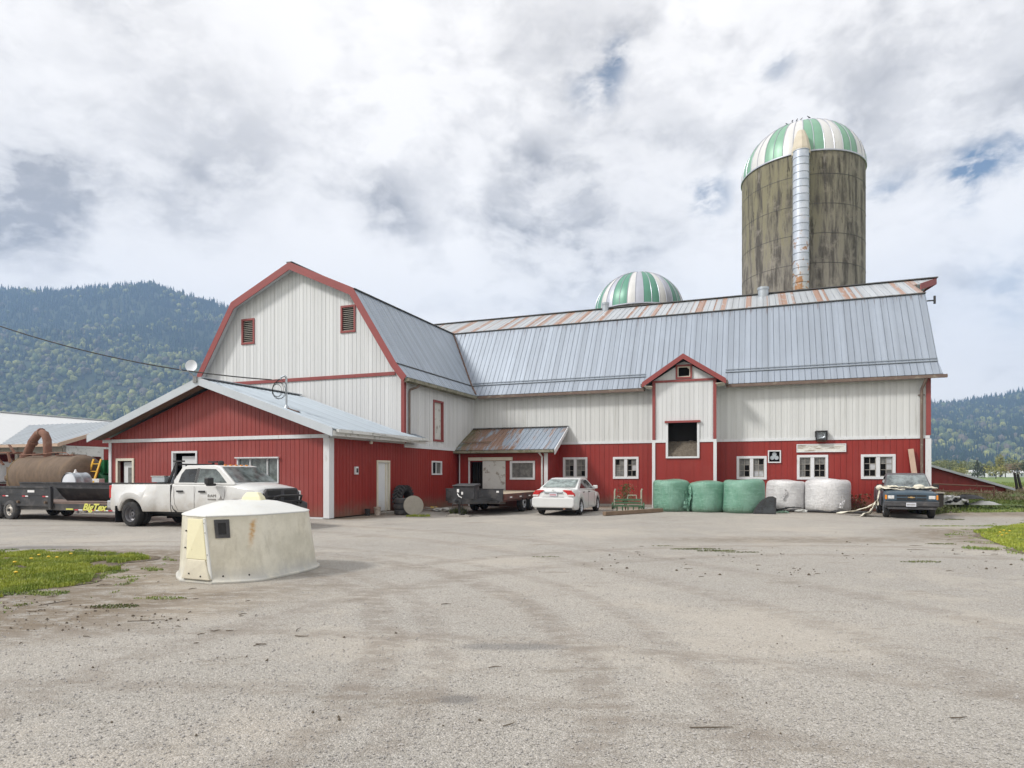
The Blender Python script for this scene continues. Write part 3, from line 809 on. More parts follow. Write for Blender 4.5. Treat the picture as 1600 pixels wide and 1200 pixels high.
# clumps on the yard edge, in front of the lids and by the jack
for i, (px, py, rx, ry, n, h, m) in enumerate([(653, 807, .5, .25, 260, .13, 'blades_bright'), (716, 803, .35, .3, 420, .42, 'blades_weed'), (1500, 822, 1.3, .12, 500, .035, 'blades_green'), (1085, 858, .55, .12, 260, .03, 'blades_weed'), (1120, 861, .45, .10, 200, .03, 'blades_weed'), (1160, 863, .35, .06, 110, .025, 'blades_weed'), (1035, 853, .25, .08, 60, .02, 'blades_weed'), (850, 870, .3, .06, 60, .02, 'blades_weed'), (1480, 850, .5, .10, 160, .03, 'blades_weed'), (1440, 878, .4, .10, 120, .03, 'blades_weed'), (180, 948, .3, .12, 160, .03, 'blades_weed'), (250, 935, .35, .10, 120, .03, 'blades_green'), (1540, 857, .5, .3, 300, .05, 'blades_green'), (1490, 812, .4, .1, 150, .04, 'blades_weed')]):
    q = gpt(px, py)
    grassy('grass_clump', [(q.x + rx * math.cos(a / 12 * 6.283), q.y + ry * math.sin(a / 12 * 6.283)) for a in range(12)], n, h * .5, h, m, seed=20 + i, w=.012, lean=.6)

blade_material('leaf_olive', (0.10, 0.12, 0.035), (0.17, 0.18, 0.05), (0.24, 0.22, 0.08))
blade_material('leaf_yellow', (0.20, 0.20, 0.045), (0.30, 0.28, 0.07), (0.36, 0.32, 0.12))
blade_material('leaf_dark', (0.022, 0.036, 0.022), (0.045, 0.06, 0.032), (0.07, 0.075, 0.04))
blade_material('leaf_brown', (0.15, 0.10, 0.06), (0.24, 0.16, 0.09), (0.22, 0.20, 0.09))
# loose stones and crumbs of mud
def pebbles(name, n, area, rmin, rmax, m, seed):
    rr = random.Random(seed); vs = []; fs = []
    for k in range(n):
        px = rr.uniform(area[0], area[2]); py = area[1] + (area[3] - area[1]) * rr.random() ** .8
        q = gpt(px, py); r = rr.uniform(rmin, rmax) * (q.y / 8) ** .35
        if name != 'gravel':
            if noise.noise(Vector((q.x * .9, q.y * .5, seed))) < .05: continue
            r *= rr.choice((.35, .5, .6, 1.0))
        b = len(vs); a0 = rr.uniform(0, 6)
        for j in range(5):
            a = a0 + j * 1.2566; w = r * rr.uniform(.7, 1.25)
            vs.append((q.x + math.cos(a) * w, q.y + math.sin(a) * w, 0.0))
        for j in range(5):
            a = a0 + j * 1.2566 + .3; w = r * rr.uniform(.35, .6)
            vs.append((q.x + math.cos(a) * w, q.y + math.sin(a) * w, r * rr.uniform(.5, .9)))
        fs += [(b + j, b + (j + 1) % 5, b + 5 + (j + 1) % 5, b + 5 + j) for j in range(5)] + [tuple(b + 5 + j for j in range(5))]
    mb = MB(); mb.v = vs; mb.f = fs; mb.mi = [0] * len(fs)
    o = mb.build(name, m, recalc=False); o['kind'] = 'stuff'
mat('stone_grey', (0.36, 0.345, 0.33), .9, var=.35, ns=6)
mat('mud_clod', (0.10, 0.080, 0.058), .95, var=.35, ns=6)
pebbles('gravel', 9000, (-200, 812, 1800, 1260), .004, .012, 'stone_grey', 3)
pebbles('mud_crumbs', 300, (0, 806, 1600, 1150), .006, .018, 'mud_clod', 4)
pebbles('mud_crumbs', 260, (900, 845, 1600, 900), .008, .030, 'mud_clod', 8)
pebbles('mud_crumbs', 350, (0, 900, 330, 985), .005, .020, 'mud_clod', 9)

# straw, stalks and twigs dropped on the yard
rr = random.Random(77); mb = MB()
for k in range(70):
    if k < 34: px, py = rr.uniform(20, 480), rr.uniform(905, 1010)
    elif k < 60: px, py = rr.uniform(950, 1560), rr.uniform(842, 905)
    else: px, py = rr.uniform(0, 1600), rr.uniform(815, 1150)
    q = gpt(px, py); L = rr.uniform(.02, .07) * (3 if rr.random() < .06 else 1); a = rr.gauss(0.2, .7); d = Vector((math.cos(a), math.sin(a), 0)) * L
    e = Vector((-d.y, d.x, 0)) * rr.uniform(-.4, .4)
    mb.tube([q - d + Vector((0, 0, .004)), q + e + Vector((0, 0, .008)), q + d + Vector((0, 0, .006))], [.004, .005, .002], 4)
o = mb.build('straw_litter', 'mud_clod', recalc=False); o['kind'] = 'stuff'

# ------------------------------------------------------------------ windows
def barn_window(parent, plane, T, a0, a1, z0, z1, seed, panes=None, label=None):
    """two-sash farm window, 2 x 3 panes a side, some broken or papered. a0..z1 = outer edge of the trim"""
    w = .105; rr = random.Random(seed)
    mb = MB(); frame(mb, plane, T, a0 + w, a1 - w, z0 + w, z1 - w, w, -.06, .045)
    m = (a0 + a1) / 2
    obox(mb, plane, T, m - .07, m + .07, -.06, .032, z0 + w, z1 - w)
    win = mb.build('window', 'white_trim', parent)
    if label: win['label'] = label
    for side, (b0, b1) in enumerate([(a0 + w, m - .07), (m + .07, a1 - w)]):
        tilt = 0.0
        mu = MB(); mid = (b0 + b1) / 2; e = .03
        c0, c1 = z0 + w, z1 - w
        obox(mu, plane, T, b0, b0 + e, -.055, -.02, c0, c1); obox(mu, plane, T, b1 - e, b1, -.055, -.02, c0, c1)
        obox(mu, plane, T, b0 + e, b1 - e, -.055, -.02, c0, c0 + e); obox(mu, plane, T, b0 + e, b1 - e, -.055, -.02, c1 - e, c1)
        H = (c1 - c0 - 2 * e) / 3
        obox(mu, plane, T, mid - .011, mid + .011, -.05, -.024, c0 + e, c1 - e)
        for r in (1, 2):
            zz = c0 + e + r * H
            obox(mu, plane, T, b0 + e, mid - .012, -.05, -.024, zz - .011, zz + .011); obox(mu, plane, T, mid + .012, b1 - e, -.05, -.024, zz - .011, zz + .011)
        mu.build('sash', 'wood_grey', win)
        pn = MB()
        for c in range(2):
            x0, x1 = ((b0 + e, mid - .011), (mid + .011, b1 - e))[c]
            for r in range(3):
                k = panes[side][r][c] if panes else rr.choice('ddbpd')
                pn.cur = {'d': 0, 'b': 1, 'p': 2}[k]
                zt = c1 - e - r * H
                obox(pn, plane, T, x0, x1, -.047, -.040, zt - H + (.011 if r < 2 else 0), zt - (.011 if r else 0))
        pn.build('pane', ['pane_dirty', 'pane_dark', 'pane_paper'], win)
    return win

TC, TG, HB = 12.19, 5.10, 5.7        # long wall plane, gable plane, half width of a barn
def gz(d):                            # height of the gambrel over distance d in from the wall line
    if d < .15: return 6.25 + (d - .15) * (6.25 - 5.67) / .48
    if d < 2.3: return 6.25 + (d - .15) * (9.62 - 6.25) / 2.15
    return 9.62 + (d - 2.3) * (11.13 - 9.62) / 3.4
def wallz(d): return gz(d) - .12

# ------------------------------------------------------------------ gable barn
gb = bthing('gambrel_barn', 'white gambrel barn whose gable end with two louvred vents rises behind the low red wing', 'barn', -5.7, TG)
mb = siding('t', TG, -11.4, 0, 0, lambda a: wallz(min(a + 11.4, -a)), pitch=.205, extra=[-11.4 + .15, -11.4 + 2.3, -5.7, -2.3, -.15],
            opens=[(-8.83, -8.05, 7.72, 8.93), (-3.2, -2.42, 7.83, 9.04)])
mb.build('gable_wall', 'white_siding', gb)
mb = siding('s', 0, TG, TC, 2.86, 5.68, pitch=.205, opens=[(7.72, 8.72, 3.12, 5.03)])
mb.build('upper_wall', 'white_siding', gb).__setitem__('label', 'white ribbed side wall with a tall red-framed hatch')
mb = siding('s', 0, TG, TC, 0.0, 2.72, pitch=.205, opens=[(7.55, 8.55, 1.55, 2.18)])
mb.build('lower_wall', 'red_siding', gb).__setitem__('label', 'red ribbed side wall with one small window')
mb = MB(); mb.box(-11.4, -11.3, TG + .12, TC + 11.3, 0, 5.6); mb.box(-11.28, -.12, TC + 11.2, TC + 11.3, 0, 8.0)
mb.build('back_wall', 'white_siding', gb)
mb = MB(); obox(mb, 's', 0, TG + .0, TC, -.05, .055, 2.72, 2.86); mb.build('trim_band', 'white_trim', gb)
mb = MB(); obox(mb, 't', TG, -11.0, -.4, .0, .06, 5.82, 5.97); mb.build('red_band', 'red_trim', gb)
mb = MB(); mb.box(-.11, .045, TG - .045, TG - .018, 2.9, 5.75); mb.box(.019, .045, TG - .018, TG + .13, 2.9, 5.55); mb.build('corner_board', 'red_trim', gb)
mb = MB(); mb.box(.02, .04, TG + .13, TG + .22, 2.9, 5.6); mb.build('corner_board', 'white_trim', gb)
# roof: four planes, eaves kicked out at the bottom
E0 = TG - .38; E1 = TC + 5.7
mb = MB(); rb = MB()
zr = lambda d: gz(d)
for sg in (1, -1):
    S = lambda d: -5.7 + sg * (5.7 - d)
    for d0, d1 in ((-.33, .15), (.15, 2.3), (2.3, 5.7)):
        p = [(S(d0), E0, gz(d0)), (S(d0), E1, gz(d0)), (S(d1), E1, gz(d1)), (S(d1), E0, gz(d1))]
        mb.slab(*p, .05)
        mb.ribs(*p, .25, .028, .013)
roof = mb.build('roof', 'roof_steel_side', gb)
mb = MB()
for d, z in ((2.3, 9.62), (.15, 6.25)):
    mb.beam((-d, E0, z + .02), (-d, TC + d, z + .02), .16 if d > 1 else .08, .035)
mb.beam((-5.7, E0 - .05, 11.17), (-5.7, E1, 11.17), .30, .04)
mb.build('flashing', 'dark_flashing', gb)
mb = MB()
vp = [(.30, TC - .30, 5.76), (-.15, TC + .15, 6.29), (-2.3, TC + 2.3, 9.67), (-5.7, TC + 5.7, 11.18)]
for a, b in zip(vp[:-1], vp[1:]): mb.tube([a, b], .05, 6)
mb.build('valley_flashing', 'rusty_flashing', gb)
# red rake boards
mb = MB()
P = [(-.36, gz(-.33) - .02), (.15, gz(.15)), (2.3, gz(2.3)), (5.7, gz(5.7))]
for sg in (1, -1):
    S = lambda d: -5.7 + sg * (5.7 - d)
    for i in range(3):
        (d0, z0), (d1, z1) = P[i], P[i + 1]
        y0, y1 = E0 - .045, E0 - .005
        w = .27
        # board hangs w below the roof line, mitred at the joints
        def inner(j):
            (d, z) = P[j]
            if j == 3: return (d, z - w * 1.1)
            if j == 0: return (d + .17, z - .20)
            if j == 1: return (d + .22, z - .13)
            return (d + .16, z - .25)
        a, b = inner(i), inner(i + 1)
        q = [(S(d0), z0 + .05), (S(d1), z1 + .05), (S(b[0]), b[1]), (S(a[0]), a[1])]
        mb.hexa([(q[3][0], y0, q[3][1]), (q[2][0], y0, q[2][1]), (q[2][0], y1, q[2][1]), (q[3][0], y1, q[3][1]),
                 (q[0][0], y0, q[0][1]), (q[1][0], y0, q[1][1]), (q[1][0], y1, q[1][1]), (q[0][0], y1, q[0][1])])
mb.build('rake_board', 'red_trim', gb)
mb = MB()          # boxed soffit behind the rake board
for sg in (1, -1):
    S = lambda d: -5.7 + sg * (5.7 - d)
    for (d0, d1) in ((.15, 2.3), (2.3, 5.7)):
        mb.slab((S(d0), E0 + .01, gz(d0) - .14), (S(d0), TG - .02, gz(d0) - .14), (S(d1), TG - .02, gz(d1) - .14), (S(d1), E0 + .01, gz(d1) - .14), .02)
mb.build('soffit', 'white_trim', gb)
# louvred vents
for (a0, a1, z0, z1) in [(-8.83, -8.05, 7.72, 8.93), (-3.2, -2.42, 7.83, 9.04)]:
    m = MB(); frame(m, 't', TG, a0 + .09, a1 - .09, z0 + .09, z1 - .09, .09, -.05, .05)
    v = m.build('louvred_vent', 'red_trim', gb)
    m = MB(); n = 12
    for k in range(n):
        z = z0 + .12 + k * (z1 - z0 - .24) / (n - 1)
        obox(m, 't', TG, a0 + .09, a1 - .09, -.03, .0, z - .016, z + .012)
    m.build('slats', 'wood_grey', v)
    m = MB(); obox(m, 't', TG, a0 + .05, a1 - .05, -.14, -.11, z0 + .05, z1 - .05); m.build('backing', 'interior_dark', v)
# tall hatch in the side wall
m = MB(); frame(m, 's', 0, 7.80, 8.62, 3.2, 4.95, .09, -.12, .05); h = m.build('hatch', 'red_trim', gb)
m = MB(); obox(m, 's', 0, 7.80, 8.62, -.10, -.06, 3.2, 4.95); m.build('panel', 'sliding_white', h)
# small window
m = MB(); frame(m, 's', 0, 7.62, 8.48, 1.61, 2.12, .07, -.06, .05); obox(m, 's', 0, 8.03, 8.07, -.05, .01, 1.61, 2.12); h = m.build('window', 'white_trim', gb)
m = MB(); m.cur = 1; obox(m, 's', 0, 7.62, 8.03, -.05, -.04, 1.61, 2.12); m.cur = 0; obox(m, 's', 0, 8.07, 8.48, -.03, -.02, 1.61, 2.12); m.build('pane', ['pane_dirty', 'pane_dark'], h)
# gutter and downpipe
m = MB(); m.box(.33, .45, E0 + .02, TC - .45, 5.48, 5.62); m.box(.24, .33, E0 + .02, TC - .4, 5.44, 5.60); m.build('gutter', 'mossy_gutter', gb)
m = MB(); m.tube([(.36, TG + .75, 5.46), (.30, TG + .6, 5.34), (.10, TG + .36, 5.22), (.10, TG + .30, 5.1), (.10, TG + .30, 2.98)], .05, 8); m.build('downpipe', 'brown_gutter', gb, smooth=40)

# ------------------------------------------------------------------ long barn
lb = bthing('long_barn', 'long white and red barn with a steel gambrel roof and a small dormer', 'barn', 10.4, TC)
W = [(4.97, 6.22, 1.35, 2.41), (7.5, 8.74, 1.35, 2.41), (13.19, 14.46, 1.34, 2.39), (15.7, 16.94, 1.34, 2.42), (18.2, 19.49, 1.37, 2.42)]
SR = 20.72
mb = siding('t', TC, 0.02, 9.62, 3.18, 5.75, pitch=.235); mb.build('upper_wall', 'white_siding_worn', lb)
mb = siding('t', TC, 12.25, SR, 3.18, 5.75, pitch=.235, opens=[(16.42, 16.92, 3.18, 3.46)]); mb.build('upper_wall', 'white_siding_worn', lb)
mb = siding('t', TC, 0.02, 9.62, 0.0, 3.06, pitch=.235, opens=W[:2]); mb.build('lower_wall', 'red_siding', lb)
mb = siding('t', TC, 12.25, SR, 0.0, 3.06, pitch=.235, opens=W[2:] + [(14.53, 15.03, 2.1, 2.62)]); mb.build('lower_wall', 'red_siding', lb)
mb = MB(); obox(mb, 't', TC, .02, 9.62, -.08, .05, 3.06, 3.18); obox(mb, 't', TC, 12.25, SR, -.08, .05, 3.06, 3.18); mb.build('trim_band', 'white_trim', lb)
mb = MB(); obox(mb, 't', TC, .03, 9.6, -.06, .022, 0, .12); mb.build('foundation', 'concrete', lb)
# end walls and back
def endwall(s0, s1):
    m = MB(); n = [TC + .11, TC + .15, TC + 2.3, TC + 5.7, TC + 9.1, TC + 11.25, TC + 11.29]
    zz = lambda t: gz(min(t - TC, TC + 11.4 - t)) - .1
    for a, b in zip(n[:-1], n[1:]):
        m.hexa([(s0, a, 0), (s1, a, 0), (s1, b, 0), (s0, b, 0), (s0, a, zz(a)), (s1, a, zz(a)), (s1, b, zz(b)), (s0, b, zz(b))])
    return m
m = endwall(SR - .10, SR - .001); m.build('end_wall', 'white_siding', lb)
m = MB(); m.box(-11.2, SR - .12, TC + 11.3, TC + 11.4, 0, 5.6); m.build('back_wall', 'white_siding', lb)
m = MB(); m.box(0.3, SR - .2, TC + 3.0, TC + 3.05, 0, 8); m.build('partition', 'dark_wood', lb)
m = MB(); m.box(SR - .13, SR + .04, TC - .05, TC - .018, 3.19, 5.6); m.box(SR + .001, SR + .04, TC - .018, TC + .16, 3.19, 5.9); m.build('corner_board', 'red_trim', lb)
m = MB(); m.box(SR - .16, SR + .05, TC - .06, TC - .018, .75, 3.05); m.box(SR + .001, SR + .05, TC - .018, TC + .16, .75, 3.05); m.build('corner_board', 'white_trim', lb)
# roof
SE = 21.05
mb = MB()
for sg in (1, -1):
    T_ = lambda d: TC + 5.7 - sg * (5.7 - d)
    for d0, d1 in ((-.33, .15), (.15, 2.3)):
        p = [(0.3 if d0 < 0 and sg > 0 else -1.9, T_(d0), gz(d0)), (SE + (.08 if d0 < 0 else 0), T_(d0), gz(d0)), (SE, T_(d1), gz(d1)), (-5.0, T_(d1), gz(d1))]
        if d0 < 0: p = [(-.1 + .4, T_(d0), gz(d0)), (SE + .08, T_(d0), gz(d0)), (SE, T_(d1), gz(d1)), (-.2, T_(d1), gz(d1))]
        else: p = [(-1.0, T_(d0), gz(d0)), (SE, T_(d0), gz(d0)), (SE, T_(d1), gz(d1)), (-2.5, T_(d1), gz(d1))]
        mb.slab(*p, .05)
# ribs parallel to the slope, each cut at the valley
for d0, d1 in ((-.33, .15), (.15, 2.3)):
    s = SE - .03
    while s > -d1 + .05:
        lo = max(d0, -s)
        if d1 - lo > .08:
            mb.ribs((s, TC + lo, gz(lo)), (s + .001, TC + lo, gz(lo)), (s + .001, TC + d1, gz(d1)), (s, TC + d1, gz(d1)), 5, .028, .013)
        s -= .25 if True else 0
mb.build('lower_roof', 'roof_steel', lb)
mb = MB()
T1, T2, T3 = TC + 2.3, TC + 5.7, TC + 9.1
dm = 4.65
mb.slab((-6.0, T1, 9.62), (SE, T1, 9.62), (SE, TC + dm, gz(dm)), (-6.0, TC + dm, gz(dm)), .05)
mb.slab((-6.0, TC + dm, gz(dm)), (SE + .3, TC + dm, gz(dm)), (22.2, T2, 11.13), (-6.0, T2, 11.13), .05)
mb.slab((-6.0, T3, 9.62), (SE, T3, 9.62), (22.2, T2, 11.13), (-6.0, T2, 11.13), .05)
s = SE - .05
while s > -5.5:
    lo = max(2.3, -s)
    mb.ribs((s, TC + lo, gz(lo)), (s + .001, TC + lo, gz(lo)), (s + .001, T2, 11.13), (s, T2, 11.13), 5, .03, .014)
    s -= .29
mb.ribs((SE + .3, TC + dm, gz(dm)), (SE + .31, TC + dm, gz(dm)), (SE + .31, T2, 11.13), (SE + .3, T2, 11.13), 5, .03, .014)
mb.build('upper_roof', 'roof_steel_rusty', lb).__setitem__('label', 'flatter upper roof streaked with bars of rust')
m = MB(); m.beam((-2.3, T1, 9.645), (SE + .02, T1, 9.645), .13, .04); m.beam((-5.7, T2, 11.17), (22.28, T2, 11.17), .26, .04); m.build('flashing', 'dark_flashing', lb)
m = MB(); m.beam((-.1, TC + .13, 6.28), (9.05, TC + .13, 6.28), .05, .04); m.beam((12.7, TC + .13, 6.28), (SE, TC + .13, 6.28), .05, .04)
m.beam((-.1, TC + .2, 6.40), (9.05, TC + .2, 6.40), .03, .03); m.beam((12.7, TC + .2, 6.40), (SE, TC + .2, 6.40), .03, .03)
m.build('snow_bar', 'roof_steel_side', lb)
# hay hood at the far end of the ridge
m = MB(); q0 = Vector((SE + .32, TC + dm, gz(dm) + .03)); q1 = Vector((22.24, T2, 11.15)); dn = Vector((0, 0, .30))
m.hexa([q0 - dn, q1 - dn, q1 - dn + Vector((-.04, .02, 0)), q0 - dn + Vector((-.04, .02, 0)), q0, q1, q1 + Vector((-.04, .02, 0)), q0 + Vector((-.04, .02, 0))])
q2 = Vector((SE + .05, T1 + 3.4 * 2 - 1.05 * 1, gz(dm) + .03))
m.hexa([q2 - dn, q1 - dn, q1 - dn + Vector((-.04, 0, 0)), q2 - dn + Vector((-.04, 0, 0)), q2, q1 + Vector((0, 0, -.01)), q1 + Vector((-.04, 0, -.01)), q2 + Vector((-.04, 0, 0))])
m.build('hay_hood', 'red_trim', lb)
m = MB(); m.beam((SE - .2, TC + 2.6, 9.35), (SE + .45, TC + 2.6, 9.35), .05, .05); m.tube([(SE + .42, TC + 2.6, 9.2), (SE + .42, TC + 2.6, 9.55)], .05, 6); m.build('hay_trolley', 'black_steel', lb)
# gutters
m = MB(); m.box(.5, 9.05, TC - .47, TC - .345, 5.50, 5.63); m.build('gutter', 'brown_gutter', lb)
m = MB(); m.box(12.75, SE + .2, TC - .47, TC - .345, 5.50, 5.63); m.build('gutter', 'brown_gutter', lb)
m = MB(); m.box(.4, 9.05, TC - .33, TC - .02, 5.56, 5.60); m.box(12.75, SE + .1, TC - .33, TC - .02, 5.56, 5.60); m.build('soffit', 'soffit_wood', lb)
m = MB(); m.tube([(20.52, TC - .40, 5.52), (20.5, TC - .38, 5.4), (20.42, TC - .12, 5.1), (20.42, TC - .10, 4.95), (20.42, TC - .10, .35)], .055, 8); m.box(20.30, 20.54, TC - .08, TC - .02, 4.84, 4.88); m.build('downpipe', 'brown_gutter', lb, smooth=40)
PAN = [(['dd', 'db', 'db'], ['dd', 'dd', 'db']), (['bd', 'dd', 'dd'], ['bd', 'bp', 'bb']), (['dd', 'db', 'db'], ['db', 'dd', 'pp']),
       (['dd', 'db', 'db'], ['dd', 'bb', 'bb']), (['bb', 'bp', 'bb'], ['dp', 'bp', 'bd'])]
for i, w in enumerate(W):
    barn_window(lb, 't', TC, w[0], w[1], w[2], w[3], i, PAN[i])
# exhaust fan
m = MB(); frame(m, 't', TC, 14.56, 15.0, 2.13, 2.59, .05, -.05, .06); fn = m.build('exhaust_fan', 'white_trim', lb)
m = MB()
for k in range(3):
    a = R(90 + 120 * k); c = (14.78 + .105 * math.cos(a), 2.36 + .105 * math.sin(a))
    m.prism([(c[0] + .095 * math.cos(b * .6283), c[1] + .095 * math.sin(b * .6283)) for b in range(10)], 'y', TC + .03, TC + .045)
m.lathe([(TC + .01, .001), (TC + .01, .04), (TC + .03, .04)], (14.78, 0, 2.36), 'y', 10); m.build('blades', 'galvanised', fn)
m = MB(); obox(m, 't', TC, 14.55, 15.01, -.16, -.14, 2.12, 2.6); m.build('backing', 'interior_dark', fn)
# sign board with peeled paint
m = MB(); obox(m, 't', TC, 15.72, 17.60, .03, .06, 2.57, 2.86); sg_ = m.build('sign_board', 'sign_white', lb)
m = MB(); frame(m, 't', TC, 15.72, 17.60, 2.57, 2.86, .035, .03, .075); m.build('frame', 'white_trim', sg_)
# heater box above it
m = MB(); obox(m, 't', TC, 16.44, 16.90, .02, .30, 3.05, 3.09); obox(m, 't', TC, 16.44, 16.90, .02, .30, 3.42, 3.46); obox(m, 't', TC, 16.44, 16.48, .02, .30, 3.09, 3.42); obox(m, 't', TC, 16.86, 16.90, .02, .30, 3.09, 3.42)
hb = m.build('vent_hood', 'black_steel', lb)
m = MB(); obox(m, 't', TC, 16.48, 16.86, .04, .06, 3.09, 3.42); m.lathe([(TC - .22, .10), (TC - .24, .13), (TC - .26, .13)], (16.67, 0, 3.26), 'y', 14); m.beam(PT('t', TC, 16.5, .2, 3.13), PT('t', TC, 16.84, .2, 3.2), .03, .06); m.build('louvre', 'galvanised', hb)
m = MB(); obox(m, 't', TC, 16.5, 16.88, .02, .16, 2.99, 3.05); m.build('rust_ledge', 'rust_pipe', hb)
for (s, t, z, r, h) in [(5.9, TC + 5.4, 11.0, .19, .42), (14.35, TC + 5.4, 11.0, .26, .42)]:
    m = MB(); m.lathe([(z - .2, r), (z + h * .7, r), (z + h * .7, r * 1.1), (z + h, r * 1.1), (z + h + .02, r * .3), (z + h + .02, .001)], (s, t, 0), 'z', 16); m.build('roof_vent', 'galvanised', lb, smooth=40)
# dormer
DT = TC - 1.0
dr = siding('t', DT, 9.60, 12.32, 3.14, lambda a: 5.87 + .60 * (1.36 - abs(a - 10.96)), pitch=.2, opens=[(10.24, 11.56, 3.14, 3.95), (10.60, 11.32, 5.90, 6.55)], extra=[10.96])
dr = dr.build('dormer', 'white_siding', lb); dr['label'] = 'narrow projecting bay with a dark square opening'
m = siding('t', DT, 9.60, 12.32, 0.0, 3.02, pitch=.6, gap=.004, opens=[(10.24, 11.56, 2.38, 3.02)]); m.build('red_wall', 'red_siding', dr)
m = MB()
m.box(12.22, 12.32, DT + .1, TC, 0, 3.04); m.build('side_wall', 'red_siding', dr); m = MB(); m.box(9.60, 9.70, DT + .1, TC, 0, 3.04); m.build('side_wall', 'red_siding', dr)
m = MB(); m.box(12.22, 12.32, DT + .1, TC, 3.05, 5.8); m.build('side_wall', 'white_siding', dr); m = MB(); m.box(9.60, 9.70, DT + .1, TC, 3.05, 5.8); m.build('side_wall', 'white_siding', dr)
m = MB(); obox(m, 't', DT, 9.55, 10.16, -.02, .05, 3.02, 3.14); obox(m, 't', DT, 11.64, 12.37, -.02, .05, 3.02, 3.14)
obox(m, 't', DT, 9.54, 9.68, .02, .06, 0, 3.02); obox(m, 't', DT, 12.24, 12.38, .02, .06, 0, 3.02); obox(m, 't', DT, 10.16, 10.26, .0, .07, 2.30, 3.90); obox(m, 't', DT, 11.54, 11.64, .0, .07, 2.30, 3.90); obox(m, 't', DT, 10.26, 11.54, .0, .07, 2.30, 2.38)
m.build('trim', 'white_trim', dr)
m = MB(); obox(m, 't', DT, 9.55, 9.69, .02, .06, 3.15, 5.76); obox(m, 't', DT, 12.23, 12.37, .02, .06, 3.15, 5.76); obox(m, 't', DT, 9.55, 12.37, .02, .06, 5.77, 5.87)
obox(m, 't', DT, 10.12, 11.68, .0, .14, 3.91, 4.0)
m.build('red_trim', 'red_trim', dr)
m = MB(); frame(m, 't', DT, 10.68, 11.24, 5.98, 6.46, .08, -.03, .07); m.build('window_frame', 'red_trim', dr)
m = MB(); frame(m, 't', DT, 10.72, 11.20, 6.02, 6.42, .045, -.04, .03); m.add([PT('t', DT, 11.2, .0, 6.42), PT('t', DT, 11.08, .0, 6.42), PT('t', DT, 11.2, .0, 6.31)], [(0, 1, 2)]); m.build('window_lining', 'cream_trim', dr)
m = MB(); m.box(9.72, 12.2, TC - .35, TC - .3, 0, 5.8); m.box(10.3, 11.6, DT + .35, DT + .4, 5.9, 6.6); m.build('interior', 'interior_dark', dr)
m = MB(); nx, nz = 14, 10
vs = []
for j in range(nz):
    for i in range(nx):
        vs.append((10.2 + 1.4 * i / (nx - 1), DT + .05 + .55 * (j / (nz - 1)) ** 1.3, 2.4 + .72 * j / (nz - 1) + rnd.uniform(-.03, .03)))
m.add(vs, [(j * nx + i, j * nx + i + 1, (j + 1) * nx + i + 1, (j + 1) * nx + i) for j in range(nz - 1) for i in range(nx - 1)])
m.build('silage', 'straw', dr)
m = MB()
for sg in (-1, 1):
    e0 = (10.96 + sg * 1.80, 5.76); pk = (10.96, 6.93)
    m.slab((e0[0], DT - .35, e0[1]), (e0[0], TC + .3, e0[1]), (pk[0], TC + 1.1, pk[1]), (pk[0], DT - .35, pk[1]), .05)
    m.ribs((e0[0], DT - .35, e0[1]), (e0[0], TC + .3, e0[1]), (pk[0], TC + 1.1, pk[1]), (pk[0], DT - .35, pk[1]), .3, .045, .025)
m.build('roof', 'roof_steel_side', dr)
m = MB()
for sg in (-1, 1):
    a = (10.96 + sg * 1.83, 5.78); b = (10.96, 6.99); w = .24
    m.hexa([(a[0], DT - .40, a[1] - w), (b[0], DT - .40, b[1] - w), (b[0], DT - .36, b[1] - w), (a[0], DT - .36, a[1] - w), (a[0], DT - .40, a[1]), (b[0], DT - .40, b[1]), (b[0], DT - .36, b[1]), (a[0], DT - .36, a[1])])
m.build('rake_board', 'red_trim', dr)
m = MB(); m.box(12.78, 12.86, DT - .36, TC - .4, 5.58, 5.72); m.build('gutter', 'brown_gutter', dr)
m = MB(); m.box(9.06, 9.14, DT - .36, TC - .4, 5.58, 5.72); m.build('gutter', 'brown_gutter', dr)
for sg in (-1, 1):
    x0 = 10.96 + sg * 1.39; x1 = 10.96 + sg * 1.76
    m = MB(); m.slab((x0, DT - .33, 5.60), (x0, TC - .3, 5.60), (x1, TC - .3, 5.62), (x1, DT - .33, 5.62), .02)
    m.build('soffit', 'cream_trim', dr)

# ------------------------------------------------------------------ low red wing
wg = bthing('milking_wing', 'low red gabled building with a pale steel roof at the left front of the barns', 'outbuilding', -5.4, 0)
wz = lambda a: 3.05 + (5.14 - 3.16) * (5.4 - abs(a + 5.4)) / 5.95 + .02
mb = siding('t', 0, -10.87, 0, 3.0, wz, pitch=.2, extra=[-5.4]); mb.build('gable_wall', 'red_siding_sheen', wg)
mb = siding('t', 0, -10.87, 0, 0.06, 2.86, pitch=.2, opens=[(-10.40, -9.58, .06, 2.12), (-7.42, -6.10, .06, 2.46), (-4.12, -2.18, 1.25, 2.18)]); mb.build('front_wall', 'red_siding_sheen', wg)
mb = siding('s', 0, 0, TG, 0.04, 2.86, pitch=.2, opens=[(3.0, 3.93, .04, 2.12)]); mb.build('side_wall', 'red_siding', wg)
mb = MB(); mb.box(-10.87, -10.77, .1, 7.0, 0, 3.0); mb.build('far_wall', 'red_siding', wg)
mb = MB(); mb.box(-10.7, -.12, 3.6, 3.65, 0, 3.0); mb.box(-9.0, -8.95, .12, 3.6, 0, 3); mb.box(-5.5, -5.45, .12, 3.6, 0, 3); mb.build('partition', 'dark_wood', wg)
mb = MB(); obox(mb, 't', 0, -11.25, .02, -.08, .055, 2.865, 2.995); obox(mb, 's', 0, 0.02, TG, -.08, .055, 2.865, 2.995); mb.build('trim_band', 'white_trim', wg)
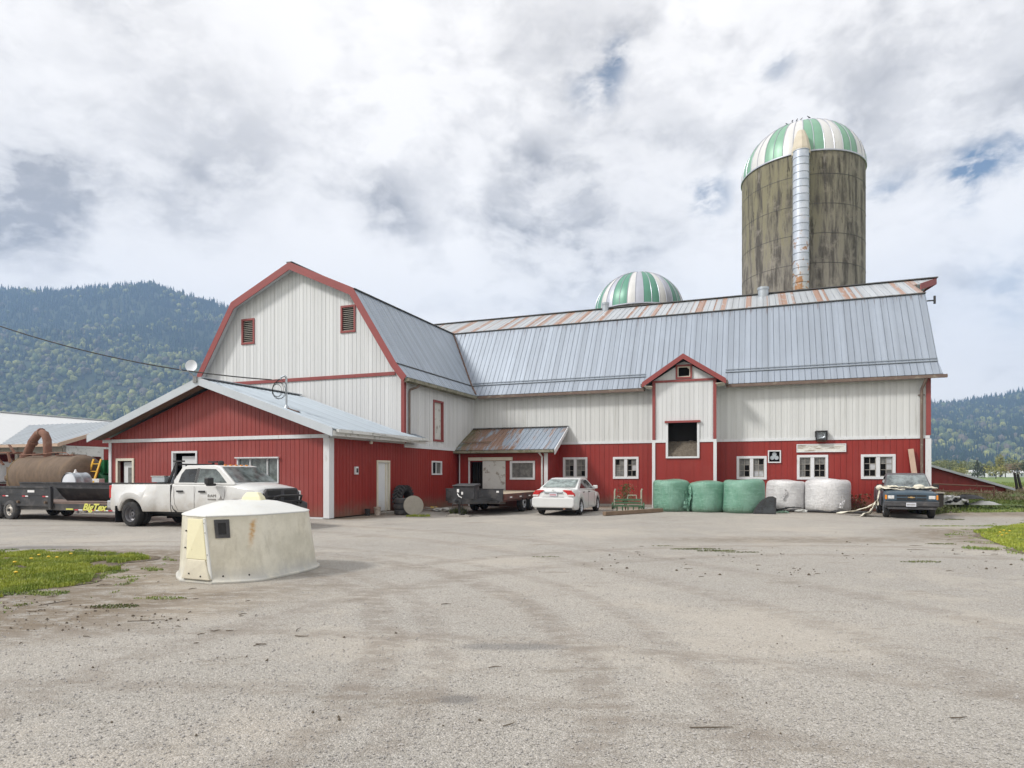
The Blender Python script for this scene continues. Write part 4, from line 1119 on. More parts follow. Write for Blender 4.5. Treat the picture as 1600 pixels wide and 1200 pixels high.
mb = MB(); mb.box(-.20, .05, -.055, -.018, .02, 2.862); mb.box(.018, .05, -.018, .22, .02, 2.862); mb.build('corner_board', 'white_trim', wg)
mb = MB(); mb.box(-10.90, -10.76, -.055, -.018, .02, 2.862); mb.build('corner_board', 'white_trim', wg)
mb = MB(); mb.box(-10.8, -.2, -.07, -.02, 0.0, .05); mb.build('base_flashing', 'white_trim', wg)
mb = MB()
for sg in (1, -1):
    e = -5.4 + sg * 5.98
    y1 = 6.05 if sg > 0 else 7.0
    p = [(e, -.58, 3.14), (e, 5.06, 3.14), (-5.4, 5.06, 5.16), (-5.4, -.58, 5.16)]
    mb.slab(*p, .05); mb.ribs(*p, .23, .03, .018)
    if sg > 0:
        q = [(e, 5.06, 3.14), (e, 6.05, 3.14), (.02, 6.05, 3.14 + .56 * (2.02 / 5.98)), (.02, 5.06, 3.14 + .56 * (2.02 / 5.98))]
        mb.slab(*q, .05); mb.ribs(*q, .23, .03, .018)
mb.build('roof', 'roof_steel_wing', wg)
mb = MB(); mb.beam((-5.4, -.62, 5.19), (-5.4, 5.0, 5.19), .34, .03); mb.build('ridge_cap', 'grey_fascia', wg)
mb = MB()
for sg in (1, -1):
    e = -5.4 + sg * 6.0; k = 5.4 - .24
    a = Vector((e, 0, 3.17)); b = Vector((-5.4, 0, 5.20)); dn = Vector((0, 0, -.30))
    mb.hexa([(p.x, y, p.z) for p, y in ((a + dn, -.63), (b + dn, -.63), (b + dn, -.59), (a + dn, -.59), (a, -.63), (b, -.63), (b, -.59), (a, -.59))])
mb.build('fascia', 'grey_fascia', wg)
mb = MB()
for sg in (1, -1):
    e = -5.4 + sg * 5.9
    mb.slab((e, -.57, 3.0), (e, -.02, 3.0), (-5.4, -.02, 5.02), (-5.4, -.57, 5.02), .02)
mb.slab((.02, 0, 2.98), (.02, 5.9, 2.98), (.5, 5.9, 3.0), (.5, 0, 3.0), .02)
mb.build('soffit', 'soffit_wood', wg)
mb = MB(); mb.box(.58, .70, -.40, 5.9, 3.02, 3.13); mb.box(.50, .57, -.56, 6.0, 2.90, 3.08); mb.beam((.72, 1.6, 3.12), (.72, 4.4, 2.98), .02, .03); mb.beam((.72, 4.4, 2.98), (.72, 6.3, 3.06), .02, .03); mb.box(.57, .72, 5.9, 6.25, 3.0, 3.06); mb.build('gutter', 'white_gutter', wg)
# doorways of the front wall
m = MB(); frame(m, 't', 0, -10.40, -9.58, .1, 2.12, .10, -.08, .05, sill=False); dw = m.build('doorway', 'cream_trim', wg)
m = MB(); c = Vector((-9.62, .1, 0)); a = Vector((-10.22, .35, 0))
m.box(-10.24, -9.59, .12, .16, .05, 2.08); m.build('door', 'door_white', dw)
m = MB(); m.box(-9.98, -9.66, .10, .119, .8, 1.85); m.build('pane', 'pane_dirty', dw)
m = MB(); frame(m, 't', 0, -7.34, -6.18, .1, 2.40, .08, -.10, .05, sill=False); dw = m.build('doorway', 'white_trim', wg)
m = MB(); m.box(-7.05, -6.2, .13, .17, .1, 2.28); m.build('door', 'door_white', dw)
m = MB(); frame(m, 't', 0, -4.07, -2.23, 1.30, 2.14, .05, -.06, .05)
for a in (-3.52, -2.72): obox(m, 't', 0, a - .02, a + .02, -.05, .02, 1.30, 2.14)
wn = m.build('window', 'white_trim', wg)
m = MB(); obox(m, 't', 0, -4.07, -2.23, -.045, -.035, 1.30, 2.14); m.build('pane', 'car_glass_light', wn)
m = MB(); obox(m, 't', 0, -4.17, -2.13, .05, .12, 2.17, 2.21); m.build('drip_cap', 'white_trim', wn)
# side door
m = MB(); frame(m, 's', 0, 3.08, 3.87, .1, 2.05, .08, -.08, .045, sill=False); obox(m, 's', 0, 3.70, 3.76, -.06, -.01, .1, 2.0); dd = m.build('side_door', 'cream_trim', wg)
m = MB(); obox(m, 's', 0, 3.08, 3.87, -.075, -.045, .1, 2.05); m.build('panel', 'door_white', dd)
m = MB(); obox(m, 's', 0, 2.9, 4.1, -.1, .5, -.05, .07); m.build('doorstep', 'concrete', wg)
m = MB(); obox(m, 's', 0, 1.47, 1.66, .02, .09, 1.57, 1.86); mt = m.build('electric_meter', 'white_trim', wg)
m = MB(); obox(m, 's', 0, 1.52, 1.61, .09, .11, 1.64, 1.80); m.build('face', 'black_plastic', mt)
m = MB(); m.lathe([(2.74, .001), (2.74, .05), (2.80, .07), (2.86, .03)], (.22, 2.3, 0), 'z', 8); m.build('eave_lamp', 'cream_trim', wg)

# ------------------------------------------------------------------ lean-to porch
LT = TC - 1.9
lt = bthing('lean_to', 'small lean-to with a rusty sloping roof tucked in the corner between the two barns', 'lean-to', 2.4, LT)
m = siding('t', LT, .12, 4.72, 0, 2.62, pitch=.22, opens=[(.72, 2.30, 0, 2.18), (2.84, 4.14, 1.30, 2.22)]); m.build('front_wall', 'red_siding', lt)
m = siding('s', 4.72, LT + .02, TC, 0, lambda a: 2.62 + (a - LT) * .56, pitch=.22); m.build('side_wall', 'red_siding', lt)
P = [(-.02, LT - .38, 2.76), (5.22, LT - .38, 2.76), (5.24, TC - .02, 3.94), (.05, TC - .02, 3.94)]
m = MB(); m.slab(*P, .04); m.ribs(*P, .235, .04, .022); m.build('roof', 'roof_steel_lean', lt)
m = MB(); m.beam((.05, TC - .06, 3.97), (5.26, TC - .06, 3.97), .14, .03); m.build('flashing', 'dark_flashing', lt)
m = MB(); m.box(5.21, 5.25, LT - .40, LT - .36, 2.5, 2.75); m.hexa([(5.23, LT - .40, 2.50), (5.27, LT - .40, 2.50), (5.27, TC - .1, 3.78), (5.23, TC - .1, 3.78), (5.23, LT - .40, 2.76), (5.27, LT - .40, 2.76), (5.27, TC - .1, 3.95), (5.23, TC - .1, 3.95)]); m.build('rake_board', 'white_trim', lt)
m = MB(); m.box(.0, 5.2, LT - .50, LT - .39, 2.60, 2.72); m.build('gutter', 'mossy_gutter', lt)
m = MB(); m.box(.05, 5.1, LT - .37, LT - .03, 2.58, 2.62); m.build('soffit', 'soffit_wood', lt)
m = MB(); m.box(.66, 3.0, LT - .12, LT - .02, 2.24, 2.40); m.build('door_track', 'cream_trim', lt)
for (a, b, c, z) in ((.64, .72, LT - .018, 2.22), (.13, .17, LT - .018, 2.6), (4.60, 4.78, LT - .018, 2.6)):
    m = MB(); m.box(a, b, LT - .06, c, 0, z); m.build('corner_board', 'white_trim', lt)
m = MB(); m.box(1.42, 2.62, LT - .07, LT - .025, .12, 2.22); m.build('sliding_door', 'sliding_white', lt)
m = MB(); m.box(.5, 2.5, LT + .8, LT + .84, 0, 2.6)
for k in range(5): m.box(.75 + k * .14, .83 + k * .14, LT + .7, LT + .76, 0, 2.3)
m.build('interior', 'dark_wood', lt)
m = MB(); frame(m, 't', LT, 2.95, 4.03, 1.41, 2.11, .10, -.05, .045); wn = m.build('window', 'white_trim', lt)
m = MB(); obox(m, 't', LT, 2.95, 4.03, -.045, -.035, 1.41, 2.11); m.build('pane', 'pane_dirty', wn)
m = MB(); m.tube([(4.45, LT - .44, 2.62), (4.5, LT - .3, 2.5), (4.5, LT - .07, 2.4), (4.5, LT - .07, .2)], .045, 8); m.build('downpipe', 'white_gutter', lt, smooth=40)
m = MB(); m.box(.35, 1.75, LT - .10, LT - .05, 3.08, 3.12); m.v = []; m.f = []; m.mi = []
m.beam((.2, LT + .22, 3.17), (1.75, LT + .22, 3.17), .06, .05); m.build('plank', 'wood_old', lt)

# ------------------------------------------------------------------ silos
def silo(name, label, cx, cy, rad, zb, rise, cols, ngore, a_off, chute=None):
    o = thing(name, label, 'silo', (cx, cy, 0))
    m = MB(); m.lathe([(0, rad), (zb, rad)], (0, 0, 0), 'z', 72)
    m.build('wall', 'silo_concrete', o, smooth=30)
    m = MB()
    k = 1.83
    while k < zb - .3:
        m.lathe([(k - .012, rad), (k - .008, rad + .012), (k + .008, rad + .012), (k + .012, rad)], (0, 0, 0), 'z', 64); k += .915 if rad < 0 else 1.83
    m.build('hoops', 'dark_flashing', o, smooth=30)
    m = MB(); N = ngore; S = 3; mm = 12
    for gi in range(N):
        m.cur = (gi // 2) % 2
        if len(cols) > 2: m.cur = [0, 0, 1, 2][gi % 4]
        a0 = a_off + 2 * math.pi * gi / N; a1 = a_off + 2 * math.pi * (gi + 1) / N
        rings = []
        for j in range(mm + 1):
            ph = math.pi / 2 * j / mm
            r = (rad + .05) * math.cos(ph); z = zb - .05 + rise * math.sin(ph)
            if j == mm: r = .02
            row = []
            for q in range(S + 1):
                a = a0 + (a1 - a0) * q / S
                f = 1 + .006 * math.sin(math.pi * q / S)
                row.append((r * f * math.cos(a), r * f * math.sin(a), z))
            rings.append(row)
        m.loft(rings, closed=False, cap=False)
    m.build('dome', cols, o, smooth=50, recalc=False)
    m = MB()
    for gi in range(N):
        a = a_off + 2 * math.pi * gi / N
        m.tube([((rad + .06) * math.cos(math.pi / 2 * j / mm) * math.cos(a), (rad + .06) * math.cos(math.pi / 2 * j / mm) * math.sin(a), zb - .03 + rise * math.sin(math.pi / 2 * j / mm)) for j in range(mm)], .022, 4)
    m.lathe([(zb - .12, rad + .02), (zb - .10, rad + .08), (zb - .03, rad + .08), (zb - .01, rad + .05)], (0, 0, 0), 'z', 64)
    m.build('dome_seams', 'dome_silver', o, smooth=40)
    return o
def polar(px, dist):
    a = math.atan((px - 800) / 1000.0); return dist * math.sin(a), dist * math.cos(a)
cx, cy = polar(1252.5, 47.5)
big = silo('silo', 'tall mossy concrete silo with a green and white dome and a ribbed chute', cx, cy, 3.80, 21.65, 3.38, ['dome_green', 'dome_white'], 40, R(-112.8))
# chute on the camera side
dv = Vector((-cx, -cy, 0)).normalized(); dv = Matrix.Rotation(R(-.5), 3, 'Z') @ dv
cc = dv * (3.80 + .42)
prof = []; z = 3.0
while z < 21.3:
    prof += [(z, .47), (z + .40, .47), (z + .41, .50), (z + .44, .50), (z + .45, .47)]; z += .45
m = MB(); m.lathe(prof, (cc.x, cc.y, 0), 'z', 20); m.build('chute', 'chute_steel', big, smooth=40)
m = MB(); e = cc
m.lathe([(21.25, .54), (21.6, .55), (22.3, .40), (22.75, .22), (22.85, .01)], (e.x * .97, e.y * .97, 0), 'z', 10); m.build('chute_hood', 'chute_cap', big)
cx2, cy2 = polar(997.6, 50.5)
silo('silo', 'lower silo showing only its teal and silver striped dome above the long roof', cx2, cy2, 3.36, 14.0, 3.1, ['dome_teal', 'dome_white', 'dome_silver'], 36, R(-95))
# birds on the tall dome
for i, (px, py) in enumerate([(1229, 193), (1238, 191), (1245, 191), (1252, 190.5), (1264, 187.5)]):
    # seat it where the dome's outline runs as seen from the yard
    best = None
    for q in range(60):
        d = cy - 3.6 + q * .06; x = (px - 800) / 1000 * d; r2 = ((x - cx) ** 2 + (d - cy) ** 2) / (3.85 ** 2)
        if r2 < 1:
            z = 21.60 + 3.38 * math.sqrt(1 - r2)
            if best is None or (z - 1.6) / d > best[0]: best = ((z - 1.6) / d, x, d, z)
    _, x, d, z = best
    b = thing('bird', ['leftmost small black bird on the tall dome', 'larger black bird second from the left on the tall dome', 'small black bird in the middle of the row on the tall dome', 'black bird fourth from the left on the tall dome', 'black bird on the very crown of the tall dome'][i], 'bird', (x, d, z), rnd.uniform(0, 6), 'birds perched on the tall silo')
    m = MB(); k = .72 if i in (1, 4) else .52
    m.loft([[(x_ * k, r * k * math.cos(a * .785), z_ * k + r * k * math.sin(a * .785)) for a in range(8)] for (x_, z_, r) in [(-.16, .06, .012), (-.08, .11, .04), (0, .16, .065), (.07, .21, .05), (.10, .26, .04), (.13, .28, .03), (.17, .275, .006)]])
    m.build('body', 'bird_black', b, smooth=60)
    m = MB(); m.tube([(0, .02, -.02), (0, .02, .12 * k)], .006, 4); m.tube([(0, -.02, -.02), (0, -.02, .12 * k)], .006, 4); m.build('legs', 'bird_black', b)

# ------------------------------------------------------------------ sheds left
sh = bthing('cattle_shed', 'open-fronted red shed with white V-braced posts behind the rusty tank', 'shed', -26, 5.8)
SA = -22.3
m = siding('s', SA, 5.8, 13.9, 3.18, lambda a: max(3.2, 4.68 - abs(a - 9.6) * .345), pitch=.25, extra=[9.6]); m.build('gable_wall', 'red_siding', sh)
m = siding('s', SA, 8.1, 14, 0, 3.06, pitch=.25, opens=[(9.2, 10.3, 1.9, 2.5)]); m.build('side_wall', 'red_siding', sh)
m = MB(); obox(m, 's', SA, 5.7, 14, -.05, .05, 3.06, 3.18); obox(m, 's', SA, 8.0, 8.1, -.05, .05, 0, 3.05); obox(m, 's', SA, 5.72, 8.0, -.04, .04, 2.6, 3.05); m.build('trim', 'white_gutter', sh)
m = MB(); m.box(-50, SA + .1, 5.72, 5.86, 2.75, 3.15); m.build('front_beam', 'wood_grey', sh)
for k, s in enumerate((SA - .1, -26.2, -30.2, -34.2, -38)):
    m = MB(); m.box(s - .12, s + .12, 5.68, 5.9, 0, 3.3); m.build('post', 'wood_grey', sh)
    m = MB(); m.beam((s - .1, 5.8, 1.7), (s - .9, 5.8, 2.78), .14, .08); m.beam((s + .1, 5.8, 1.7), (s + .9, 5.8, 2.78), .14, .08); m.build('brace', 'wood_grey', sh)
m = siding('t', 12.5, -50, SA - .1, 0, 3.6, pitch=.25, opens=[(-25.0, -23.3, 1.75, 2.55)]); m.build('back_wall', 'red_siding', sh)
m = MB(); frame(m, 't', 12.5, -24.9, -23.4, 1.85, 2.45, .12, 0, .06); obox(m, 't', 12.5, -24.2, -24.1, 0, .05, 1.85, 2.45); wn = m.build('window', 'white_trim', sh)
m = MB(); obox(m, 't', 12.5, -24.9, -23.4, -.04, -.02, 1.85, 2.45); m.build('pane', 'pane_dirty', wn)
m = MB(); frame(m, 's', SA, 9.3, 10.2, 1.95, 2.45, .1, 0, .06); wn = m.build('window', 'white_trim', sh)
m = MB(); obox(m, 's', SA, 9.3, 10.2, -.04, -.02, 1.95, 2.45); m.build('pane', 'pane_clear', wn)
P = [(-33, 5.2, 3.28), (SA + .5, 5.2, 3.28), (SA + .5, 14.5, 6.45), (-33, 14.5, 6.45)]
P = [(-33, 5.2, 3.28), (SA + .5, 5.2, 3.28), (SA + .5, 9.6, 4.83), (-33, 9.6, 4.83)]
m = MB(); m.slab(*P, .06); m.ribs(*P, .45, .05, .03); m.slab((-33, 14.0, 3.3), (SA + .5, 14.0, 3.3), (SA + .5, 9.6, 4.83), (-33, 9.6, 4.83), .06); m.build('roof', 'roof_steel_shed', sh)
m = MB(); m.hexa([(SA + .48, 5.15, 3.08), (SA + .54, 5.15, 3.08), (SA + .54, 9.6, 4.63), (SA + .48, 9.6, 4.63), (SA + .48, 5.15, 3.30), (SA + .54, 5.15, 3.30), (SA + .54, 9.6, 4.85), (SA + .48, 9.6, 4.85)]); m.box(-33, SA + .5, 5.12, 5.18, 3.1, 3.26); m.build('fascia', 'wood_pale', sh)
s2 = bthing('white_roofed_shed', 'big farm building with a broad plain white roof at the left edge', 'shed', -34, 20)
m = MB(); m.slab((-26.8, 5.0, 3.30), (-26.8, 48, 3.30), (-34.1, 48, 5.78), (-34.1, 5.0, 5.78), .08); m.slab((-41.4, 5.0, 3.30), (-41.4, 48, 3.30), (-34.1, 48, 5.78), (-34.1, 5.0, 5.78), .08); m.build('roof', 'roof_white', s2)
m = MB(); m.box(-27.4, -27.3, 14.2, 47.5, 0, 3.4); m.box(-41, -40.9, 5.4, 47.5, 0, 3.3); m.prism([(-40.9, 3.16), (-27.4, 3.16), (-27.4, 3.42), (-34.1, 5.66), (-40.9, 3.42)], 'y', 5.3, 5.4); m.build('wall', 'red_siding', s2)
m = MB(); m.beam((-34.1, 5.0, 5.82), (-34.1, 48, 5.82), .3, .04); m.build('ridge_cap', 'roof_white', s2)
# ------------------------------------------------------------------ low shed right
s3 = bthing('low_shed', 'low red shed with a long sloping roof beyond the right end of the barn', 'shed', 22, 22)
TS = 21.5
zs_ = lambda a: 2.05 - (a - 19.0) * .098
pts = []
m = siding('t', TS, 17.5, 26.1, 0, lambda a: 1.93 - (a - 22.85) * .337, pitch=.3); m.build('front_wall', 'red_siding', s3)
m = MB(); za = 2.02 + 5.35 * .337; zb_ = 2.02 - 3.55 * .337
m.slab((26.4, TS - .3, zb_), (26.4, TS + 14, zb_), (17.5, TS + 14, za), (17.5, TS - .3, za), .05); m.build('roof', 'roof_steel_shed', s3)
m = MB(); m.hexa([(17.5, TS - .34, za - .10), (26.4, TS - .34, zb_ - .10), (26.4, TS - .30, zb_ - .10), (17.5, TS - .30, za - .10), (17.5, TS - .34, za + .02), (26.4, TS - .34, zb_ + .02), (26.4, TS - .30, zb_ + .02), (17.5, TS - .30, za + .02)]); m.build('fascia', 'grey_fascia', s3)
m = MB(); m.box(17.6, 26, TS + 13.8, TS + 13.9, -.3, .8); m.build('back_wall', 'red_siding', s3)

# ------------------------------------------------------------------ vehicle helpers (x forward, y left, z up)
def wheel(parent, x, y, z, r, w, side, rim='rim_silver', dish=.1, tread=True, spokes=0, tyre='rubber'):
    m = MB(); q = side
    prof = [(-w / 2, .60), (-w / 2, .84), (-w * .43, .955), (-w * .33, 1.0), (w * .33, 1.0), (w * .43, .955), (w / 2, .84), (w / 2, .62), (w * .40, .60)]
    m.lathe([(y + h * q, r * k) for h, k in prof], (x, 0, z), 'y', 32)
    wh = m.build('wheel', tyre, parent, smooth=35)
    m = MB(); o = y + q * w * .40
    m.lathe([(o, r * .615), (o + q * .012, r * .60), (o - q * .01, r * .56), (o - q * dish * .7, r * .52), (o - q * dish, r * .36), (o - q * dish * .95, r * .24), (o - q * dish * .55, r * .20), (o - q * dish * .5, .001)], (x, 0, z), 'y', 24)
    rm = m.build('rim', rim, wh, smooth=35)
    m = MB(); n = spokes or 6
    for k in range(n):
        a = 2 * math.pi * k / n + .2; c = (x + math.cos(a) * r * .36, z + math.sin(a) * r * .36); k2 = r * .07
        yy = o - q * dish * .93
        m.prism([(c[0] + k2 * math.cos(b * .785), c[1] + k2 * math.sin(b * .785)) for b in range(8)], 'y', yy - .004, yy + .004)
    m.prism([(x + r * .09 * math.cos(b * .785), z + r * .09 * math.sin(b * .785)) for b in range(8)], 'y', o - q * dish * .5 - .004, o - q * dish * .5 + .012)
    m.build('holes', 'black_plastic', wh)
    return wh
def shell(xs, zb, zs, zc, w, wt, sh=.06, name='body', matn='paint_white', parent=None, smooth=32):
    """closed body: at every station a ring from sill round the shoulder to the centre line"""
    rings = []
    for x in xs:
        b, s_, c, W_, T_ = zb(x), zs(x), zc(x), w(x), wt(x)
        h = s_ - b
        half = [(W_ * .95, b), (W_ * .99, b + h * .10), (W_, b + h * .38), (W_ * .995, b + h * .62), (W_ * .45 + T_ * .55, b + h * .80), (T_ + .015, s_ - sh), (T_ - sh * .45, s_ - sh * .2), (T_ - sh * 1.6, s_ + (c - s_) * .15), (T_ * .5, s_ + (c - s_) * .8), (0.0, c)]
        ring = [(x, -y, z) for y, z in half] + [(x, y, z) for y, z in reversed(half[:-1])]
        rings.append(ring)
    m = MB(); m.loft(rings, True, True)
    return m.build(name, matn, parent, smooth=smooth)
def arch(x, axles, r, zw, base):
    for a in axles:
        d = abs(x - a)
        if d < r: return max(base, zw + math.sqrt(r * r - d * d) * .98)
    return base
def stations(x0, x1, axles, r, extra=(), step=.12):
    xs = set(); x = x0
    while x < x1: xs.add(round(x, 4)); x += step
    xs.add(x1)
    for a in axles:
        for k in range(13):
            xs.add(round(a + r * math.cos(math.pi * k / 12) * .9999, 4))
        xs.add(round(a - r - .002, 4)); xs.add(round(a + r + .002, 4))
    for e in extra: xs.add(e)
    return sorted(v for v in xs if x0 <= v <= x1)
def smooth_tab(tab):
    def f(x):
        if x <= tab[0][0]: return tab[0][1]
        for (a, b), (c, d) in zip(tab[:-1], tab[1:]):
            if x <= c: return b + (d - b) * (x - a) / (c - a)
        return tab[-1][1]
    return f
def cabin(outline, zb, yb, k, matn, parent, name='cabin', bevel=.05):
    """greenhouse: side outline (x,z); half width yb at zb leaning in by k per metre"""
    Y = lambda z: yb - k * (z - zb)
    L = [(x, Y(z), z) for x, z in outline]; Rr = [(x, -Y(z), z) for x, z in outline]
    m = MB(); n = len(L)
    m.add(L + Rr, [tuple(range(n)), tuple(range(2 * n - 1, n - 1, -1))] + [(i, (i + 1) % n, n + (i + 1) % n, n + i) for i in range(n)])
    return m.build(name, matn, parent, bevel=bevel, seg=3, smooth=40)
def side_pane(poly, zb, yb, k, side, off, matn, parent, name='window'):
    Y = lambda z: (yb - k * (z - zb)) * side
    m = MB(); n = len(poly)
    a = [(x, Y(z) + side * off, z) for x, z in poly]; b = [(x, Y(z) - side * .03, z) for x, z in poly]
    m.add(a + b, [tuple(range(n)), tuple(range(2 * n - 1, n - 1, -1))] + [(i, (i + 1) % n, n + (i + 1) % n, n + i) for i in range(n)])
    return m.build(name, matn, parent)
def text_mesh(name, body, size, m, parent, loc, rot, shear=0.0, bold=0.0, sx=1.0, depth=.003):
    cu = bpy.data.curves.new(name, 'FONT'); cu.body = body; cu.size = size; cu.extrude = depth; cu.offset = bold; cu.shear = shear; cu.resolution_u = 3
    cu.align_x = 'CENTER'; cu.align_y = 'CENTER'
    tmp = bpy.data.objects.new(name, cu); COL.objects.link(tmp)
    dg = bpy.context.evaluated_depsgraph_get(); dg.update()
    me = bpy.data.meshes.new_from_object(tmp.evaluated_get(dg)); me.name = name
    bpy.data.objects.remove(tmp)
    me.materials.clear(); me.materials.append(MATS[m])
    M = Matrix.Translation(loc) @ rot.to_4x4() @ Matrix.Diagonal((sx, 1, 1, 1)); me.transform(M)
    o = bpy.data.objects.new(name, me); COL.objects.link(o); o.parent = parent
    return o
RIGHT_SIDE = Matrix(((1, 0, 0), (0, 0, -1), (0, 1, 0)))       # text readable from -y
def seam(m, pts, w=.008, side=-1, y=lambda x, z: 1.0):
    for (a, b) in zip(pts[:-1], pts[1:]):
        m.beam((a[0], y(a[0], a[1]) * side, a[1]), (b[0], y(b[0], b[1]) * side, b[1]), w, w * .6, up=(1, 0, 0) if abs(a[0] - b[0]) < abs(a[1] - b[1]) else (0, 0, 1))

# ------------------------------------------------------------------ white dually pickup
RS = .93
rp = thing('pickup_truck', 'dusty white crew-cab pickup with twin rear wheels parked before the red wing', 'pickup', bw(-3.62, -3.72), TH, scale=RS)
WB = 4.28; ax = [0, WB]; AR = .52; ZW = .40
xs = stations(-1.22, 5.12, ax, AR, extra=[-.95, .95, 1.56, 1.60, 4.9, 5.0])
flare = lambda x: .20 * max(0, 1 - (abs(x) / .98) ** 3) if abs(x) < .98 else 0.0
bedz = smooth_tab([(-1.22, 1.36), (-1.15, 1.40), (1.5, 1.40), (1.6, 1.40), (4.1, 1.38), (4.3, 1.36), (4.9, 1.26), (5.05, 1.20), (5.12, 1.05)])
cen = smooth_tab([(-1.22, 1.37), (1.6, 1.41), (4.0, 1.42), (4.3, 1.45), (4.8, 1.37), (5.0, 1.30), (5.12, 1.12)])
wid = smooth_tab([(-1.22, .93), (-1.1, .98), (1.0, 1.0), (4.0, 1.0), (4.28, 1.02), (4.8, 1.0), (5.0, .96), (5.12, .90)])
front = shell([x for x in xs if x >= 1.60], lambda x: arch(x, [WB], AR, ZW, .50), bedz, cen, wid, lambda x: wid(x) - .05, name='body', parent=rp, matn='paint_white')
# bed: shell with an open top
m = MB(); rings = []
for x in [x for x in xs if x <= 1.56]:
    b = arch(x, [0], AR, ZW, .50); s_ = bedz(x); W_ = wid(x) + flare(x); T_ = wid(x) - .03; h = s_ - b
    hl = 1 if flare(x) > 0 else 0
    half = [(W_ * .97, b), (W_, b + h * .12), (W_ + 0, b + h * .40), (wid(x) + flare(x) * .62, b + h * .56), (wid(x) + flare(x) * .05, b + h * .74), (T_ + .01, s_ - .05), (T_ - .03, s_), (T_ - .10, s_ - .005), (T_ - .12, s_ - .04), (T_ - .13, .85), (0, .84)]
    rings.append([(x, -y, z) for y, z in half] + [(x, y, z) for y, z in reversed(half[:-1])])
m.loft(rings, True, True); bed = m.build('bed', 'paint_white', rp, smooth=32)
m = MB(); m.box(-1.20, -1.12, -.86, .86, .62, 1.385); m.build('tailgate', 'paint_white', rp, bevel=.02)
m = MB(); m.box(1.48, 1.55, -.86, .86, .8, 1.40); m.build('bulkhead', 'paint_white', rp)
m = MB()
for sd in (-1, 1): m.box(-1.14, 1.52, sd * .92 - .06, sd * .92 + .055, 1.400, 1.418)
m.build('bed_rail', 'black_plastic', rp)
m = MB(); m.box(-1.1, 5.0, -.78, .78, .42, .80); m.box(-.3, 4.9, -.40, .40, .30, .46); m.box(-.1, .1, -.8, .8, .28, .5); m.box(WB - .1, WB + .1, -.8, .8, .28, .5); m.tube([(.8, -.5, .40), (2.2, -.5, .38), (2.6, -.45, .40)], .09, 8); m.build('chassis', 'black_plastic', rp)
ct = [(1.66, 1.38), (1.62, 1.50), (1.86, 1.93), (2.1, 1.985), (3.2, 1.99), (3.42, 1.95), (4.16, 1.42), (4.16, 1.36)]
cab_zb, cab_y, cab_k = 1.38, .955, .30
cb = cabin(ct, cab_zb, cab_y, cab_k, 'paint_white', rp)
for sd in (-1, 1):
    side_pane([(1.86, 1.44), (1.90, 1.70), (2.02, 1.86), (2.52, 1.88), (2.52, 1.44)], cab_zb, cab_y, cab_k, sd, .006, 'car_glass', rp)
    side_pane([(2.64, 1.44), (2.64, 1.88), (3.28, 1.86), (3.44, 1.76), (3.84, 1.44)], cab_zb, cab_y, cab_k, sd, .006, 'car_glass_light', rp)
    side_pane([(2.53, 1.43), (2.53, 1.89), (2.63, 1.89), (2.63, 1.43)], cab_zb, cab_y, cab_k, sd, .004, 'black_plastic', rp, 'pillar')
m = MB(); Y = lambda z: cab_y - cab_k * (z - cab_zb) - .05
a0_, a1_ = Vector((4.13, 0, 1.45)), Vector((3.46, 0, 1.93)); nrm = Vector((a0_.z - a1_.z, 0, a1_.x - a0_.x)).normalized() * -.008
if nrm.x < 0: nrm = -nrm
m.add([(a0_.x + nrm.x, -Y(1.43), a0_.z + nrm.z), (a0_.x + nrm.x, Y(1.43), a0_.z + nrm.z), (a1_.x + nrm.x, Y(1.93), a1_.z + nrm.z), (a1_.x + nrm.x, -Y(1.93), a1_.z + nrm.z)], [(0, 1, 2, 3)]); m.build('windscreen', 'car_glass_light', rp)
m = MB(); m.add([(1.635, -.8, 1.50), (1.635, .8, 1.50), (1.84, .72, 1.88), (1.84, -.72, 1.88)], [(0, 1, 2, 3)]); m.build('rear_window', 'car_glass', rp)
m = MB()
for sd in (-1, 1):
    yy = lambda x, z: wid(x) + .003
    for pts in ([(2.58, .56), (2.58, 1.32)], [(1.72, 1.30), (1.72, 1.0), (1.76, .75), (1.9, .56), (3.82, .54), (3.72, .8), (3.80, 1.0), (3.84, 1.33)]):
        seam(m, pts, .010, sd, yy)
m.build('door_seam', 'decal_grey', rp)
m = MB()
for sd in (-1, 1):
    for pts in ([(1.58, 1.36), (1.56, 1.1), (1.57, .85), (1.68, .60), (1.80, .50)],): seam(m, pts, .05, sd, lambda x, z: .97)
m.build('bed_gap', 'black_plastic', rp)
for sd in (-1, 1):
    for x in (1.86, 2.78):
        m = MB(); m.box(x, x + .26, sd * 1.0 - .0 - (.04 if sd < 0 else 0), sd * 1.0 + (.04 if sd > 0 else 0), 1.13, 1.19); m.build('door_handle', 'black_plastic', rp, bevel=.01)
    m = MB(); m.box(3.36, 3.50, min(sd * 1.0, sd * 1.30), max(sd * 1.0, sd * 1.30), 1.34, 1.42); m.box(3.34, 3.52, min(sd * 1.12, sd * 1.34), max(sd * 1.12, sd * 1.34), 1.40, 1.60); m.build('mirror', 'black_plastic', rp, bevel=.03)
m = MB()
for sd in (-1, 1): m.box(-1.235, -1.10, min(sd * .80, sd * .955), max(sd * .80, sd * .955), .92, 1.32)
m2 = MB(); m2.box(-1.235, -1.08, -.965, -.80, .90, 1.33); m2.build('tail_lamp', 'lamp_red', rp, bevel=.02)
m2 = MB(); m2.box(-1.235, -1.08, .80, .965, .90, 1.33); m2.build('tail_lamp', 'lamp_red', rp, bevel=.02)
m = MB(); m.prism([(-.92, .55), (-.92, .82), (.92, .82), (.92, .55)], 'x', -1.42, -1.24); m.build('rear_bumper', 'chrome', rp, bevel=.04)
